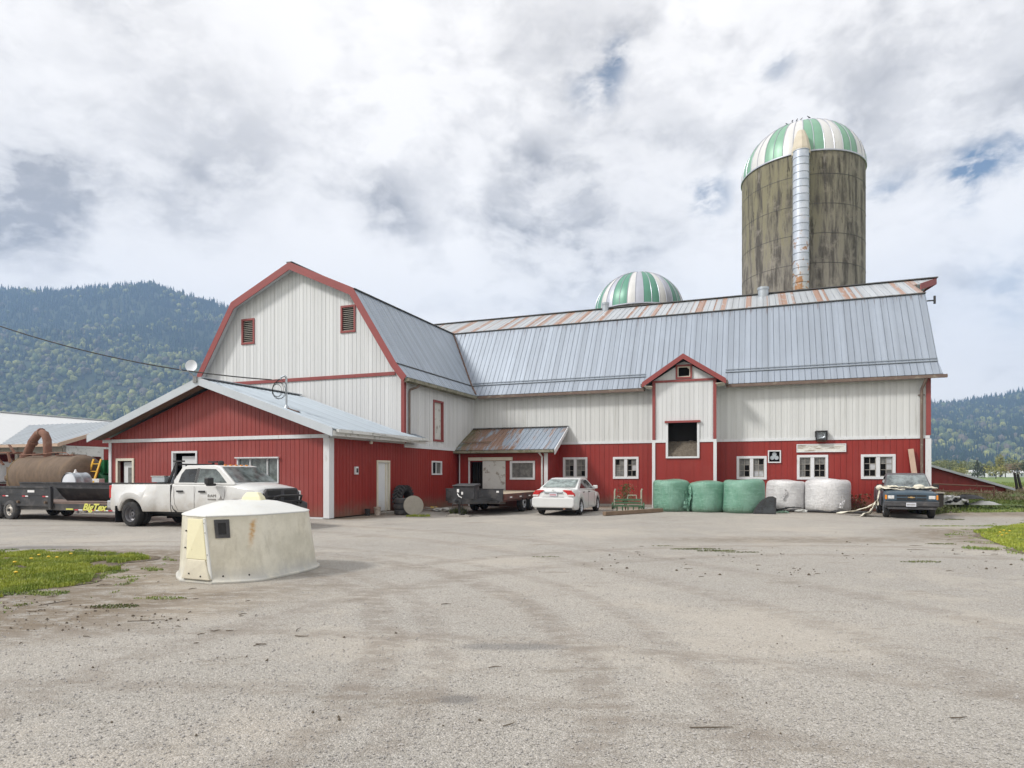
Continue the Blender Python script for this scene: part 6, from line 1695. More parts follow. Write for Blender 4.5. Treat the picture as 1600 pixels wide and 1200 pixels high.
rings = [ring(B, .0), ring(B, .022), ring(sc_(B, .985), .026), ring(sc_(B, .965), .05), ring(lerp2(Bi, Tt, .10), .12), ring(lerp2(Bi, Tt, .5), .50), ring(lerp2(Bi, Tt, .95), .93), ring(Tt, .965)]
m = MB(); m.loft(rings, True, False); m.build('shell', 'hutch_shell', hu, smooth=40)
m = MB()
rr_ = [ring(Tt, .962), ring(sc_(Tt, 1.012), .972), ring(sc_(Tt, 1.008), .985), ring(sc_(Tt, .90), 1.02), ring(sc_(Tt, .72), 1.085), ring(sc_(Tt, .50), 1.145), ring(sc_(Tt, .36), 1.165), ring(sc_(Tt, .02), 1.175)]
m.loft(rr_, True, False); m.build('roof', 'fibreglass_top', hu, smooth=28)
m = MB(); cx_, cy_ = -4.26, 10.55
m.loft([[(cx_ + dx * k, cy_ + dy * k, z) for dx, dy in ((-.17, -.12), (.17, -.12), (.17, .12), (-.17, .12))] for z, k in ((1.15, 1.0), (1.22, .86), (1.285, .58), (1.295, .50))], True, True)
m.build('vent_cap', 'fibreglass_yellow', hu, bevel=.015)
# front: yellow door panel over the doorway, flared sill below
def fpt(f, z, off):              # point on the front face
    k = z / .965; a = Vector(base[0]).lerp(Vector(top[0]), k); b = Vector(base[1]).lerp(Vector(top[1]), k)
    a = C0 + (a - C0) * (.955 + .045 * k); b = C0 + (b - C0) * (.955 + .045 * k)
    p = a.lerp(b, f); d = (b - a).normalized(); n = Vector((d.y, -d.x)) 
    return (p.x + n.x * off, p.y + n.y * off, z)
def fbox(m, f0, f1, z0, z1, o0, o1):
    m.hexa([fpt(f0, z0, o0), fpt(f1, z0, o0), fpt(f1, z0, o1), fpt(f0, z0, o1), fpt(f0, z1, o0), fpt(f1, z1, o0), fpt(f1, z1, o1), fpt(f0, z1, o1)])
m = MB(); fbox(m, .10, .86, .34, .93, .012, -.01); m.build('door_panel', 'fibreglass_yellow', hu, bevel=.006)
m = MB(); m.hexa([fpt(.04, .05, .06), fpt(.99, .05, .06), fpt(.99, .05, -.01), fpt(.04, .05, -.01), fpt(.16, .335, .02), fpt(.82, .335, .02), fpt(.82, .335, -.01), fpt(.16, .335, -.01)]); m.build('sill_panel', 'fibreglass', hu, bevel=.01)
m = MB(); fbox(m, .90, 1.0, .06, .95, .02, -.01); m.build('corner_flange', 'fibreglass_top', hu, bevel=.006)
m = MB()
for (f, z) in ((.30, .13), (.70, .10), (.05, .75), (.04, .50)):
    p = fpt(f, z, .055 if z < .3 else .012); m.ellipsoid(p, (.013, .013, .013), 8, 5)
m.build('bolts', 'black_plastic', hu)
m = MB()
for z in (.42, .74, .88): p = fpt(.95, z, .022); m.ellipsoid(p, (.010, .010, .012), 8, 5)
m.build('rivets', 'chrome', hu)
def spt(i, z, off):              # point on the curved side, i = position in the dense ring
    k = min(1, max(0, z / .965)); P = lerp2(Bi, Tt, k); j = int(i); f = i - j
    p = P[j].lerp(P[(j + 1) % len(P)], f); d = (P[(j + 1) % len(P)] - P[j]).normalized(); n = Vector((d.y, -d.x))
    return (p.x + n.x * off, p.y + n.y * off, z)
def sbox(m, i0, i1, z0, z1, o0, o1, n=4):
    for k in range(n):
        a = i0 + (i1 - i0) * k / n; b = i0 + (i1 - i0) * (k + 1) / n
        m.hexa([spt(a, z0, o1), spt(b, z0, o1), spt(b, z0, o0), spt(a, z0, o0), spt(a, z1, o1), spt(b, z1, o1), spt(b, z1, o0), spt(a, z1, o0)])
m = MB(); A_, B_, z0, z1 = 5.75, 7.25, .655, .925
sbox(m, A_, B_, z1 - .05, z1, 0, .014); sbox(m, A_, B_, z0, z0 + .05, 0, .014); sbox(m, A_, A_ + .36, z0 + .05, z1 - .05, 0, .014, 1); sbox(m, B_ - .36, B_, z0 + .05, z1 - .05, 0, .014, 1)
m.build('hatch_frame', 'dark_bumper', hu)
m = MB(); sbox(m, A_ + .36, B_ - .36, z0 + .05, z1 - .05, 0, .004); m.build('hatch', 'bird_black', hu)
m = MB()
for i, z in ((6.2, .10), (9.2, .10)): m.ellipsoid(spt(i, z, .004), (.014, .014, .014), 8, 5)
m.build('bolts', 'black_plastic', hu)

# ------------------------------------------------------------------ wrapped bales
def bale(label, s, t, r, h, mt, seed, lean=0.0, group=None, fold=None):
    o = bthing('wrapped_bale', label, 'bale', s, t, 0, group); rr = random.Random(seed)
    n = 44; prof = [(0.0, .90), (.03, .965), (.12, 1.0), (.35, 1.015), (.6, 1.01), (.80, .995), (.90, .975), (.955, .93), (.985, .85), (1.0, .70), (1.005, .4), (.99, .03)]
    rings = []
    for (z, k) in prof:
        row = []
        for j in range(n):
            a = 2 * math.pi * j / n
            q = 1 + noise.noise(Vector((math.cos(a) * 1.1 + seed, math.sin(a) * 1.1, z * 1.1))) * .07 + noise.noise(Vector((math.cos(a) * 3.2 + seed, math.sin(a) * 3.2, z * 2.5))) * .022
            sq = 1 + .035 * math.cos(4 * a)
            zz = z * h * (1 + noise.noise(Vector((math.cos(a) * .9 * k, math.sin(a) * .9 * k, seed * 3.3))) * .07 * z)
            row.append((s + r * k * q * sq * math.cos(a) + lean * z * h, t + r * k * q * sq * math.sin(a), max(0, zz)))
        rings.append(row)
    m = MB(); m.loft(rings, True, False); m.build('wrap', mt, o, smooth=70)
    m = MB()                       # loose tail of film
    if fold:
        a0, zt, zb, wd_ = fold
        P = []
        for k in range(7):
            f = k / 6; z = zt + (zb - zt) * f; a = a0 + .10 * math.sin(f * 5); rad = r * (1.03 + .10 * f * f)
            P.append((s + rad * math.cos(a), t + rad * math.sin(a), z))
        ribbon(m, P, [wd_ * (.35 + .65 * k / 6) for k in range(7)], .01, up=(math.cos(a0), math.sin(a0), .2), wav=.03)
        m.build('film_tail', mt, o, smooth=60)
    return o
G1, G2 = 'green wrapped bales in a row against the barn', 'white wrapped bales beside the green ones'
bale('left green wrapped bale, its flat top slightly domed, below the dormer', 10.62, 9.45, .76, 1.33, 'wrap_green', 1, .0, G1, (R(-35), .9, .15, .25))
bale('middle green wrapped bale with a loose fold of film down its left side', 12.05, 9.45, .73, 1.28, 'wrap_green', 5, .02, G1, (R(-150), 1.1, .03, .45))
bale('right green wrapped bale, leaning a little beside the dark curved panel', 13.48, 9.35, .80, 1.33, 'wrap_green', 9, .06, G1, (R(-8), 1.2, .3, .35))
bale('narrower white wrapped bale with a torn seam beside the green bales', 15.22, 11.22, .76, 1.31, 'wrap_white', 13, .0, G2, (R(-95), .95, .55, .10))
bale('wider white wrapped bale between the other white bale and the blue pickup', 16.82, 11.05, .86, 1.34, 'wrap_white', 17, .0, G2, (R(-60), .7, .2, .16))

# ------------------------------------------------------------------ things by the bales
o = bthing('curved_panel', 'dark quarter-round panel leaning between the green and white bales', 'panel', 14.3, 8.75)
m = MB(); pts = [(.0, 0), (.84, 0), (.86, .72)] + [(.86 - .86 * math.sin(a * .1745) , .72 * math.cos(a * .1745) * 1.0) for a in range(1, 9)] + [(.0, .06)]
pts = [(0, 0), (.86, 0), (.88, .66), (.74, .74), (.58, .72), (.42, .64), (.27, .50), (.14, .32), (.05, .14)]
def lean_poly(m, pts, s, t, tilt, th, o0=0.0):
    c, sn = math.cos(tilt), math.sin(tilt)
    a = [(s + x, t + z * sn + o0 * c, z * c - o0 * sn) for x, z in pts]; b = [(q[0], q[1] + th * c, q[2] - th * sn) for q in a]; n = len(pts)
    m.add(a + b, [tuple(range(n)), tuple(range(2 * n - 1, n - 1, -1))] + [(i, (i + 1) % n, n + (i + 1) % n, n + i) for i in range(n)])
lean_poly(m, pts, 13.9, 8.5, R(18), .03); m.build('frame', 'black_plastic', o, bevel=.005)
m = MB(); cpt = (.52, .30); lean_poly(m, [(cpt[0] + (x - cpt[0]) * .86, cpt[1] + (z - cpt[1]) * .84) for x, z in pts], 13.9, 8.5, R(18), .01, -.012); m.build('panel', 'car_glass', o)
def ground_rod(name, label, cat, a, b, r, mt, n=8, z=None, group=None):
    c = (Vector(a) + Vector(b)) / 2; o = thing(name, label, cat, (c.x, c.y, 0), 0, group); o['_off'] = (c.x, c.y, 0)
    m = MB(); m.tube([a, Vector(a).lerp(Vector(b), .5) + Vector((0, 0, .0)), b], r, n); m.build('shaft', mt, o, smooth=40)
    return o
ground_rod('pipe', 'long black pipe lying on the ground in front of the white bales', 'pipe', (11.1, 27.2, .06), (14.1, 25.3, .06), .055, 'black_steel')
o = thing('scrap_metal', 'tangle of thin dark metal bars at the foot of the narrower white bale', 'scrap', (11.2, 26.6, 0)); o['_off'] = (11.2, 26.6, 0)
m = MB()
for (a, b) in [((10.75, 26.7, .03), (11.4, 26.5, .16)), ((11.0, 26.4, .14), (11.7, 26.5, .22)), ((10.9, 26.7, .15), (11.3, 26.4, .05)), ((11.3, 26.5, .20), (11.9, 26.3, .20)), ((10.7, 26.55, .10), (11.6, 26.7, .04))]: m.tube([a, b], .022, 5)
m.build('bars', 'black_steel', o)
o = thing('net_wrap', 'pale green scrap of bale net on the ground by the dark curved panel', 'net wrap', (10.4, 26.1, 0)); o['_off'] = (10.4, 26.1, 0)
m = MB(); ribbon(m, [(9.9, 26.3, .02), (10.3, 26.1, .05), (10.7, 26.2, .03), (11.1, 26.0, .05), (11.2, 25.9, .02)], [.1, .25, .18, .25, .05], .01, wav=.05); m.build('net', 'wrap_green', o)
o = thing('plastic_scrap', 'crumpled white plastic scrap lying before the narrower white bale', 'plastic scrap', (12.0, 26.5, 0)); m = MB(); m.ellipsoid((0, 0, .05), (.28, .14, .07), 12, 6, .25); m.build('sheet', 'tarp_grey', o)
# rough timber beam lying on the yard
a = gpt(944, 806); b = gpt(1034, 800)
o = thing('timber_beam', 'old brown square timber lying on the gravel before the green bales', 'timber', ((a + b) / 2), 0); o['_off'] = tuple((a + b) / 2)
m = MB(); m.beam(a + Vector((0, 0, .08)), b + Vector((0, 0, .08)), .16, .15); m.build('beam', 'wood_old', o, bevel=.01)
# green farm implement
gq = gpt(981, 799)
gi = thing('farm_implement', 'small green steel farm implement with upright pale handles beside the white car', 'farm implement', gq, R(-16))
m = MB()
for z in (.20, .33, .46): m.box(-.56, .56, -.05, .05, z, z + .07)
m.box(-.60, -.50, -.15, .35, .16, .24); m.box(.50, .60, -.15, .35, .16, .24)
for k in range(5): m.box(-.48 + k * .23, -.43 + k * .23, -.02, .02, .0, .2)
m.build('frame', 'green_metal', gi)
m = MB(); m.tube([(-.56, 0, .1), (-.56, .02, .85), (-.52, .02, .95)], .035, 7); m.tube([(.56, 0, .1), (.56, .02, .88), (.60, .02, .96)], .035, 7); m.tube([(-.02, .1, .5), (0, .1, .68), (.34, .1, .68), (.36, .1, .5)], .025, 7); m.tube([(-.5, .1, .5), (-.45, .1, .66), (-.36, .1, .6)], .025, 7); m.build('handles', 'pale_metal', gi, smooth=40)
m = MB(); m.lathe([(-.68, .001), (-.68, .16), (-.62, .16), (-.62, .001)], (0, .1, .22), 'x', 14); m.lathe([(.62, .001), (.62, .16), (.68, .16), (.68, .001)], (0, .1, .22), 'x', 14); m.build('wheels', 'green_metal', gi, smooth=30)
q = gq + Vector((-.02, .45, 0)); bush = thing('dead_weed', 'brown dead weed standing behind the green farm implement', 'weed', q)
m = MB(); vs = []; rr = random.Random(3)
for k in range(8): m.tube([(0, 0, 0), (rr.uniform(-.1, .1), rr.uniform(-.1, .1), .6), (rr.uniform(-.35, .35), rr.uniform(-.15, .15), rr.uniform(.7, 1.15))], [.012, .008, .004], 4)
m.build('stem', 'wood_old', bush)
m = MB()
for k in range(420):
    c = Vector((rr.gauss(0, .16), rr.gauss(0, .1), rr.uniform(.35, 1.15))); c.x *= 1.5 - .6 * c.z
    u_ = Vector((rr.gauss(0, 1), rr.gauss(0, 1), rr.gauss(0, 1))).normalized() * .03; v_ = u_.cross(Vector((rr.random(), rr.random(), 1)))
    m.add([c + u_, c + v_, c - u_, c - v_], [(0, 1, 2, 3)])
m.build('leaves', 'blades_weed', bush, recalc=False)
o = thing('white_board', 'small pale board lying beside the left green bale', 'board', gpt(1012, 795)); m = MB(); m.box(-.28, .3, -.1, .1, .0, .06); m.build('board', 'tarp_grey', o)
# plank leaning at the right corner, and rubble behind the pickup
o = bthing('plank', 'pale plank leaning upright against the right corner of the barn', 'plank', 20.15, 11.8)
m = MB(); m.beam((20.26, 11.60, 0.0), (20.02, 12.06, 2.62), .20, .05, up=(0, 1, 0)); m.build('board', 'wood_pale', o)
o = bthing('wood_crate', 'broken grey wooden box at the foot of the right barn corner', 'crate', 21.1, 11.6)
m = MB(); m.box(20.85, 21.08, 11.6, 11.85, .02, .80); m.build('box', 'dark_wood', o)
m = MB(); m.box(20.82, 21.12, 11.56, 11.9, .80, .85); m.build('lid', 'wood_grey', o)
o = bthing('dead_weed', 'dry reddish weed by the rear wheel of the old blue pickup', 'weed', 17.9, 11.4)
m = MB(); rr = random.Random(8)
for k in range(160):
    c = Vector((17.9 + rr.gauss(0, .25), 11.4 + rr.gauss(0, .2), rr.uniform(.02, .75)))
    u_ = Vector((rr.gauss(0, 1), rr.gauss(0, 1), rr.gauss(0, 1))).normalized() * .05; v_ = u_.cross(Vector((rr.random(), rr.random(), 1)))
    m.add([c + u_, c + v_, c - u_, c - v_], [(0, 1, 2, 3)])
m.build('leaves', 'leaf_brown', o, recalc=False)

# ------------------------------------------------------------------ tyres, lid, pail by the side door
o = bthing('tractor_tyre', 'big worn tractor tyre with chevron lugs leaning against the red side wall', 'tyre', .45, 4.45)
rr_t, wt_ = .56, .42
M3 = Matrix.Translation((0, 0, 0))
m = MB(); cs, ct_, cz = .36, 4.46, .57
m.lathe([(cs + h, rr_t * k) for h, k in [(-.17, .58), (-.21, .70), (-.21, .84), (-.17, .92), (.17, .92), (.21, .84), (.21, .70), (.17, .58), (.12, .56), (-.12, .56), (-.17, .58)]], (0, ct_, cz), 'x', 40); m.build('carcass', 'rubber', o, smooth=35)
m = MB()
for k in range(22):
    for sg in (-1, 1):
        a = 2 * math.pi * (k + (.5 if sg > 0 else 0)) / 22; b = a + .26
        P = []
        for (aa, h) in ((a, sg * .0), (b, sg * .205)):
            for da in (-.055, .055):
                for rad in (.90, 1.0):
                    P.append((cs + h, ct_ + rr_t * rad * math.cos(aa + da), cz + rr_t * rad * math.sin(aa + da)))
        m.hexa([P[0], P[4], P[6], P[2], P[1], P[5], P[7], P[3]])
m.build('lugs', 'rubber_dusty', o)
o_t = []
for k in range(3):
    t_ = bthing('car_tyre', ['lowest tyre of the stack of three beside the tractor tyre', 'middle tyre of the stack of three beside the tractor tyre', 'topmost tyre of the stack of three beside the tractor tyre'][k], 'tyre', 1.12 + rnd.uniform(-.03, .03), 3.12 + rnd.uniform(-.03, .03), .215 * k, 'stack of three car tyres')
    m = MB(); c = t_['_off']; w = .105
    m.lathe([(c[2] + w + h * w, .335 * k_) for h, k_ in [(-.75, .60), (-.98, .72), (-1, .86), (-.8, .97), (-.4, 1.0), (.4, 1.0), (.8, .97), (1, .86), (.98, .72), (.75, .60), (.4, .64), (-.4, .64), (-.75, .60)]], (c[0], c[1], 0), 'z', 32); m.build('tyre', 'rubber_dusty', t_, smooth=35)
o = bthing('concrete_lid', 'round grey-brown lid leaning against the stack of car tyres', 'lid', 1.75, 2.7)
m = MB(); n = 30; cn = Vector((1.80, 2.78, .38)); nm = Vector((.62, -.74, .26)).normalized(); e1 = nm.cross(Vector((0, 0, 1))).normalized(); e2 = e1.cross(nm)
a = [cn + (e1 * math.cos(6.283 * k / n) + e2 * math.sin(6.283 * k / n)) * .385 + nm * .025 for k in range(n)]; b = [q - nm * .05 for q in a]
m.add(a + b, [tuple(range(n)), tuple(range(2 * n - 1, n - 1, -1))] + [(i, (i + 1) % n, n + (i + 1) % n, n + i) for i in range(n)]); m.build('disc', 'lid_concrete', o, bevel=.008)
o = bthing('bucket', 'dirty pale pail standing on the doorstep of the white side door', 'bucket', .42, 2.42)
m = MB(); m.lathe([(0.0, .11), (.30, .14), (.31, .15), (.315, .13), (.05, .10), (.05, .001)], (.42, 2.42, 0), 'z', 20); m.build('pail', 'pail', o, smooth=40)
m = MB(); m.tube([(.42 + .15 * math.cos(a * .35), 2.42, .29 - .10 * math.sin(a * .35)) for a in range(10)], .007, 5); m.build('handle', 'black_steel', o)
o = bthing('small_pot', 'dark little pot beside the dirty pail', 'pot', .22, 2.05)
m = MB(); m.lathe([(0, .08), (.26, .11), (.26, .09), (.04, .07), (.04, .001)], (.22, 2.05, 0), 'z', 14); m.build('pot', 'black_steel', o, smooth=40)
o = bthing('fuel_can', 'small yellow plastic can on the ground below the small side window', 'can', .9, 6.1)
m = MB(); m.box(.78, 1.05, 6.0, 6.18, .02, .16); m.build('can', 'yellow_plastic', o, bevel=.02)
o = bthing('rubble', 'heap of broken boards and pale plastic by the flatbed trailer tongue', 'rubble', 1.6, 5.6); rr = random.Random(12)
m = MB()
for k in range(16):
    c = Vector((rr.uniform(.7, 2.4), rr.uniform(4.9, 6.6), rr.uniform(.03, .12))); d = Vector((rr.gauss(0, 1), rr.gauss(0, 1), rr.uniform(-.1, .1))).normalized() * rr.uniform(.12, .4)
    m.beam(c - d, c + d, rr.uniform(.05, .14), .03)
m.build('boards', 'wood_grey', o)
m = MB()
for k in range(4): m.ellipsoid((rr.uniform(1.0, 2.2), rr.uniform(5.0, 6.2), .08), (rr.uniform(.12, .25), rr.uniform(.08, .15), .07), 10, 6, .3)
m.build('plastic', 'tarp_grey', o)

# ------------------------------------------------------------------ service mast, cable, dish
o = bthing('service_mast', 'thin steel service mast with coiled cables on the wing roof', 'mast', -1.9, .05, 3.8)
rz_ = 5.16 - (5.4 - 1.9) / 5.98 * 2.02
m = MB(); m.tube([(-1.9, .05, rz_), (-1.9, .05, 5.08)], .035, 8); m.lathe([(rz_ - .02, .10), (rz_ + .08, .06), (rz_ + .12, .04)], (-1.9, .05, 0), 'z', 10); m.tube([(-1.9, .05, 5.08), (-1.94, .0, 5.15), (-2.05, -.05, 5.10), (-2.08, -.05, 5.02)], .04, 8); m.build('pole', 'galvanised', o, smooth=40)
m = MB(); m.beam((-1.9, .05, rz_ + .02), (-1.35, .05, rz_ - .15), .10, .02); m.build('base_plate', 'rusty_flashing', o)
m = MB()
for k in range(4):
    r_ = .22 + k * .035; c = (-2.25 + k * .03, -.05, 4.62 + (k % 2) * .05)
    m.tube([(c[0] + r_ * math.cos(a * .33), c[1] + .02 * k, c[2] + r_ * 1.05 * math.sin(a * .33)) for a in range(20)], .009, 4)
m.tube([(-2.08, -.05, 5.05), (-2.2, -.08, 5.0), (-2.35, -.1, 5.0), (-2.45, -.1, 5.02)], .012, 5); m.tube([(-2.08, -.05, 5.05), (-2.35, -.05, 4.9), (-2.45, -.05, 4.7)], .012, 5); m.build('cable_coil', 'cable_black', o)
PL0 = bw(-2.45, -.1, 5.02); PL1 = Vector((-27.0, 26.0, 10.2))
o = thing('power_line', 'black overhead cable sagging from the left edge to the roof mast', 'cable', PL0); o['_off'] = tuple(PL0)
m = MB(); m.tube([PL0.lerp(PL1, k / 24) - Vector((0, 0, .9 * 4 * (k / 24) * (1 - k / 24))) for k in range(25)], .024, 6); m.build('cable', 'cable_black', o)
dp_ = bthing('satellite_dish', 'small round satellite dish on a bracket at the peak of the wing roof', 'dish', -5.55, -.62, 5.2)
m = MB(); n = nm = Vector((.55, -.80, .25)).normalized(); e1 = nm.cross(Vector((0, 0, 1))).normalized(); e2 = e1.cross(nm); cn = Vector((-5.62, -.75, 5.62)); vs = []; fs = []; n = 24
for i, (r, d) in enumerate([(.02, -.05), (.11, -.035), (.18, -.012), (.215, .008)]):
    for k in range(n): vs.append(cn + (e1 * math.cos(6.283 * k / n) * .95 + e2 * math.sin(6.283 * k / n) * 1.1) * r + nm * d)
for i in range(3):
    for k in range(n): fs.append((i * n + k, i * n + (k + 1) % n, (i + 1) * n + (k + 1) % n, (i + 1) * n + k))
fs.append(tuple(range(n - 1, -1, -1))); m.add(vs, fs); m.build('reflector', 'tote_white', dp_, smooth=60)
m = MB(); m.tube([(-5.55, -.62, 5.15), (-5.75, -.66, 5.35), (-5.85, -.7, 5.45), (-5.72, -.72, 5.56)], .022, 6); m.tube([tuple(cn - e2 * .21), (-5.85, -.95, 5.38), (-5.88, -1.0, 5.52)], .014, 5); m.build('bracket', 'grey_steel', dp_)
m = MB(); m.lathe([(5.44, .03), (5.56, .03), (5.62, .001)], (-5.88, -1.0, 0), 'z', 8); m.box(-5.62, -5.45, -.68, -.62, 5.0, 5.25); m.build('receiver', 'grey_steel', dp_)

# ------------------------------------------------------------------ tanks on the left
tk = bthing('slurry_tank', 'long rusty brown cylindrical tank with a gooseneck pipe behind the drop-side trailer', 'tank', -15.4, .5)
m = MB(); r_ = .92; x0, x1 = -16.75, -13.1
prof = [(x0 - .50, .001), (x0 - .48, .25), (x0 - .38, .52), (x0 - .2, .78), (x0 - .0, r_)] + [(x0 + .7 * k, r_ + (.012 if k % 2 else 0)) for k in range(1, 6)] + [(x1, r_), (x1 + .2, .78), (x1 + .38, .52), (x1 + .48, .25), (x1 + .50, .001)]
m.lathe(prof, (0, .5, 1.48), 'x', 40); m.build('barrel', 'rust_metal', tk, smooth=50)
m = MB(); m.lathe([(x0 - .53, .001), (x0 - .50, .27), (x0 - .40, .54), (x0 - .21, .80), (x0 - .0, r_ + .01), (x0 + .04, r_ + .01)], (0, .5, 1.48), 'x', 40); m.build('end_cap', 'rust_mossy', tk, smooth=50)
m = MB(); P = [(-16.62, .3, 2.3), (-16.45, .3, 2.65), (-16.12, .3, 3.1), (-15.83, .3, 3.35), (-15.60, .3, 3.42), (-15.37, .3, 3.34), (-15.22, .3, 3.1), (-15.19, .3, 2.7), (-15.19, .3, 2.3)]
m.tube(P, .17, 14); m.build('gooseneck', 'rust_pipe', tk, smooth=60)
for (a, b, r) in (((-16.65, .3, 2.28), (-16.57, .3, 2.42), .24), ((-16.20, .3, 2.95), (-16.14, .3, 3.03), .20), ((-15.65, .3, 3.42), (-15.57, .3, 3.42), .20)):
    m = MB(); m.tube([a, b], r, 14); m.build('flange', 'rust_pipe', tk)
m = MB(); m.box(-18.55, -17.1, -.1, 1.0, 2.52, 2.58); 
for (a, b) in (((-18.3, -.05, 2.52), (-17.6, -.05, 2.0)), ((-18.1, .4, 2.52), (-17.5, .4, 2.1)), ((-17.2, -.1, 2.55), (-16.9, -.2, 2.1)), ((-17.3, .0, 2.9), (-16.9, .0, 2.5))): m.beam(a, b, .09, .05)
m.build('platform', 'rust_pipe', tk)
m = MB(); m.tube([(-15.9, .1, 2.40), (-14.4, .1, 2.52), (-13.7, .1, 2.50), (-13.4, .1, 2.36)], .02, 5); m.tube([(-16.6, 0, 2.42), (-14.8, 0, 2.46)], .02, 5); m.box(-14.5, -13.4, .2, .8, 2.38, 2.43); m.build('rail', 'rust_pipe', tk)
m = MB(); m.lathe([(-17.55, .001), (-17.55, .16), (-17.15, .16)], (0, .1, 1.4), 'x', 12); m.box(-17.5, -17.3, .0, .2, .9, 1.9); m.build('outlet', 'rust_metal', tk)
m = MB()
for a in (-16.8, -14.2): m.box(a - .15, a + .15, -.2, 1.2, 0, .75)
m.build('cradle', 'rust_metal', tk)
dr_ = bthing('steel_drum', 'galvanised horizontal drum with a pale blue end in front of the rusty tank', 'drum', -11.95, -.3)
m = MB(); rr_ = .44; yy = -1.0
m.lathe([(yy, rr_ * .96), (yy + .02, rr_), (yy + .06, rr_), (yy + .08, rr_ * .97), (yy + .3, rr_ * .97), (yy + .32, rr_), (yy + .36, rr_), (yy + .38, rr_ * .97), (yy + .65, rr_ * .97), (yy + .7, rr_), (yy + .7, .001)], (-11.95, 0, 1.21), 'y', 30); m.build('barrel', 'galvanised', dr_, smooth=40)
m = MB(); m.lathe([(yy + .03, rr_ * .94), (yy + .0, rr_ * .6), (yy - .02, .001)], (-11.95, 0, 1.21), 'y', 30); m.build('end', 'tote_white', dr_, smooth=40)
m = MB()
for (a, b) in ((-12.2, -.8), (-11.7, -.8), (-12.2, -.45), (-11.7, -.45)): m.box(a - .05, a + .05, b - .05, b + .05, 0, .9)
m.build('leg', 'grey_steel', dr_)
m = MB(); m.tube([(-11.95, -.7, 1.62), (-11.95, -.7, 1.78)], [.08, .02], 8); m.build('filler_cap', 'decal_white', dr_)
gt = bthing('fuel_tank', 'dark green horizontal fuel tank with a pump behind the corner of the wing', 'tank', -12.2, 1.4)
m = MB(); m.lathe([(.7, .001), (.72, .5), (.78, .74), (.86, .78), (3.4, .78), (3.5, .74), (3.55, .001)], (-12.95, 0, .92), 'y', 34); m.build('barrel', 'tank_green', gt, smooth=40)
m = MB(); m.box(-12.75, -12.45, .9, 1.3, 1.6, 2.2); m.lathe([(1.62, .16), (2.1, .16), (2.18, .1), (2.2, .001)], (-12.25, 1.1, 0), 'z', 12); m.tube([(-13.2, .8, 1.7), (-13.35, .66, 1.5), (-13.2, .6, 1.3), (-12.95, .64, 1.45)], .035, 6); m.build('pump', 'tank_green', gt)
m = MB()
for s in (-13.4, -12.5): m.box(s - .06, s + .06, .9, 1.0, 0, .5); m.box(s - .06, s + .06, 3.1, 3.2, 0, .5)
m.build('leg', 'grey_steel', gt)
ld = bthing('ladder', 'yellow ladder leaning against the green fuel tank', 'ladder', -12.5, .3)
m = MB(); a0_, a1_ = Vector((-12.85, .05, .2)), Vector((-12.62, .55, 2.22)); b0_, b1_ = Vector((-12.42, .05, .2)), Vector((-12.16, .55, 2.22))
m.beam(a0_, a1_, .09, .04, up=(0, 1, 0)); m.beam(b0_, b1_, .09, .04, up=(0, 1, 0)); m.build('rail', 'paint_yellow', ld)
m = MB()
for k in range(6):
    f = .1 + k * .16; m.beam(a0_.lerp(a1_, f), b0_.lerp(b1_, f), .05, .04)
m.build('rung', 'paint_yellow', ld)
wb = bthing('white_box', 'plain white board box standing in front of the green fuel tank', 'box', -12.2, .5)
m = MB(); m.box(-12.52, -11.95, .30, .55, .0, 1.38); m.build('box', 'decal_white', wb, bevel=.01)
rf = bthing('gauge_rack', 'small dark rack of bottles standing against the shed wall by the wing corner', 'rack', -12, 2.2)
m = MB()
for k in range(4): m.box(-12.0 + k * .17, -11.9 + k * .17, 2.1, 2.2, 1.95, 2.25 - (k % 2) * .08)
m.box(-12.1, -11.3, 2.05, 2.3, 1.88, 1.95); m.build('bottles', 'black_plastic', rf)
m = MB(); m.box(-12.1, -12.0, 2.2, 2.3, 0, 1.88); m.box(-11.4, -11.3, 2.2, 2.3, 0, 1.88); m.build('leg', 'grey_steel', rf)
for k, (s, z, lab) in enumerate([(-18.52, 0, 'lower white plastic tote at the left edge beside the rusty tank'), (-18.55, 1.12, 'upper white plastic tote stacked at the left edge beside the rusty tank')]):
    tt = bthing('plastic_tote', lab, 'tote', s, .3, z, 'two stacked white totes')
    m = MB(); m.box(s - .6, s + .6, -.3, .9, z + .08, z + 1.02); m.build('tank', 'tote_white', tt, bevel=.08, seg=3)
    m = MB(); m.box(s - .62, s + .62, -.32, .92, z, z + .075)
    m.build('pallet', 'grey_steel', tt)
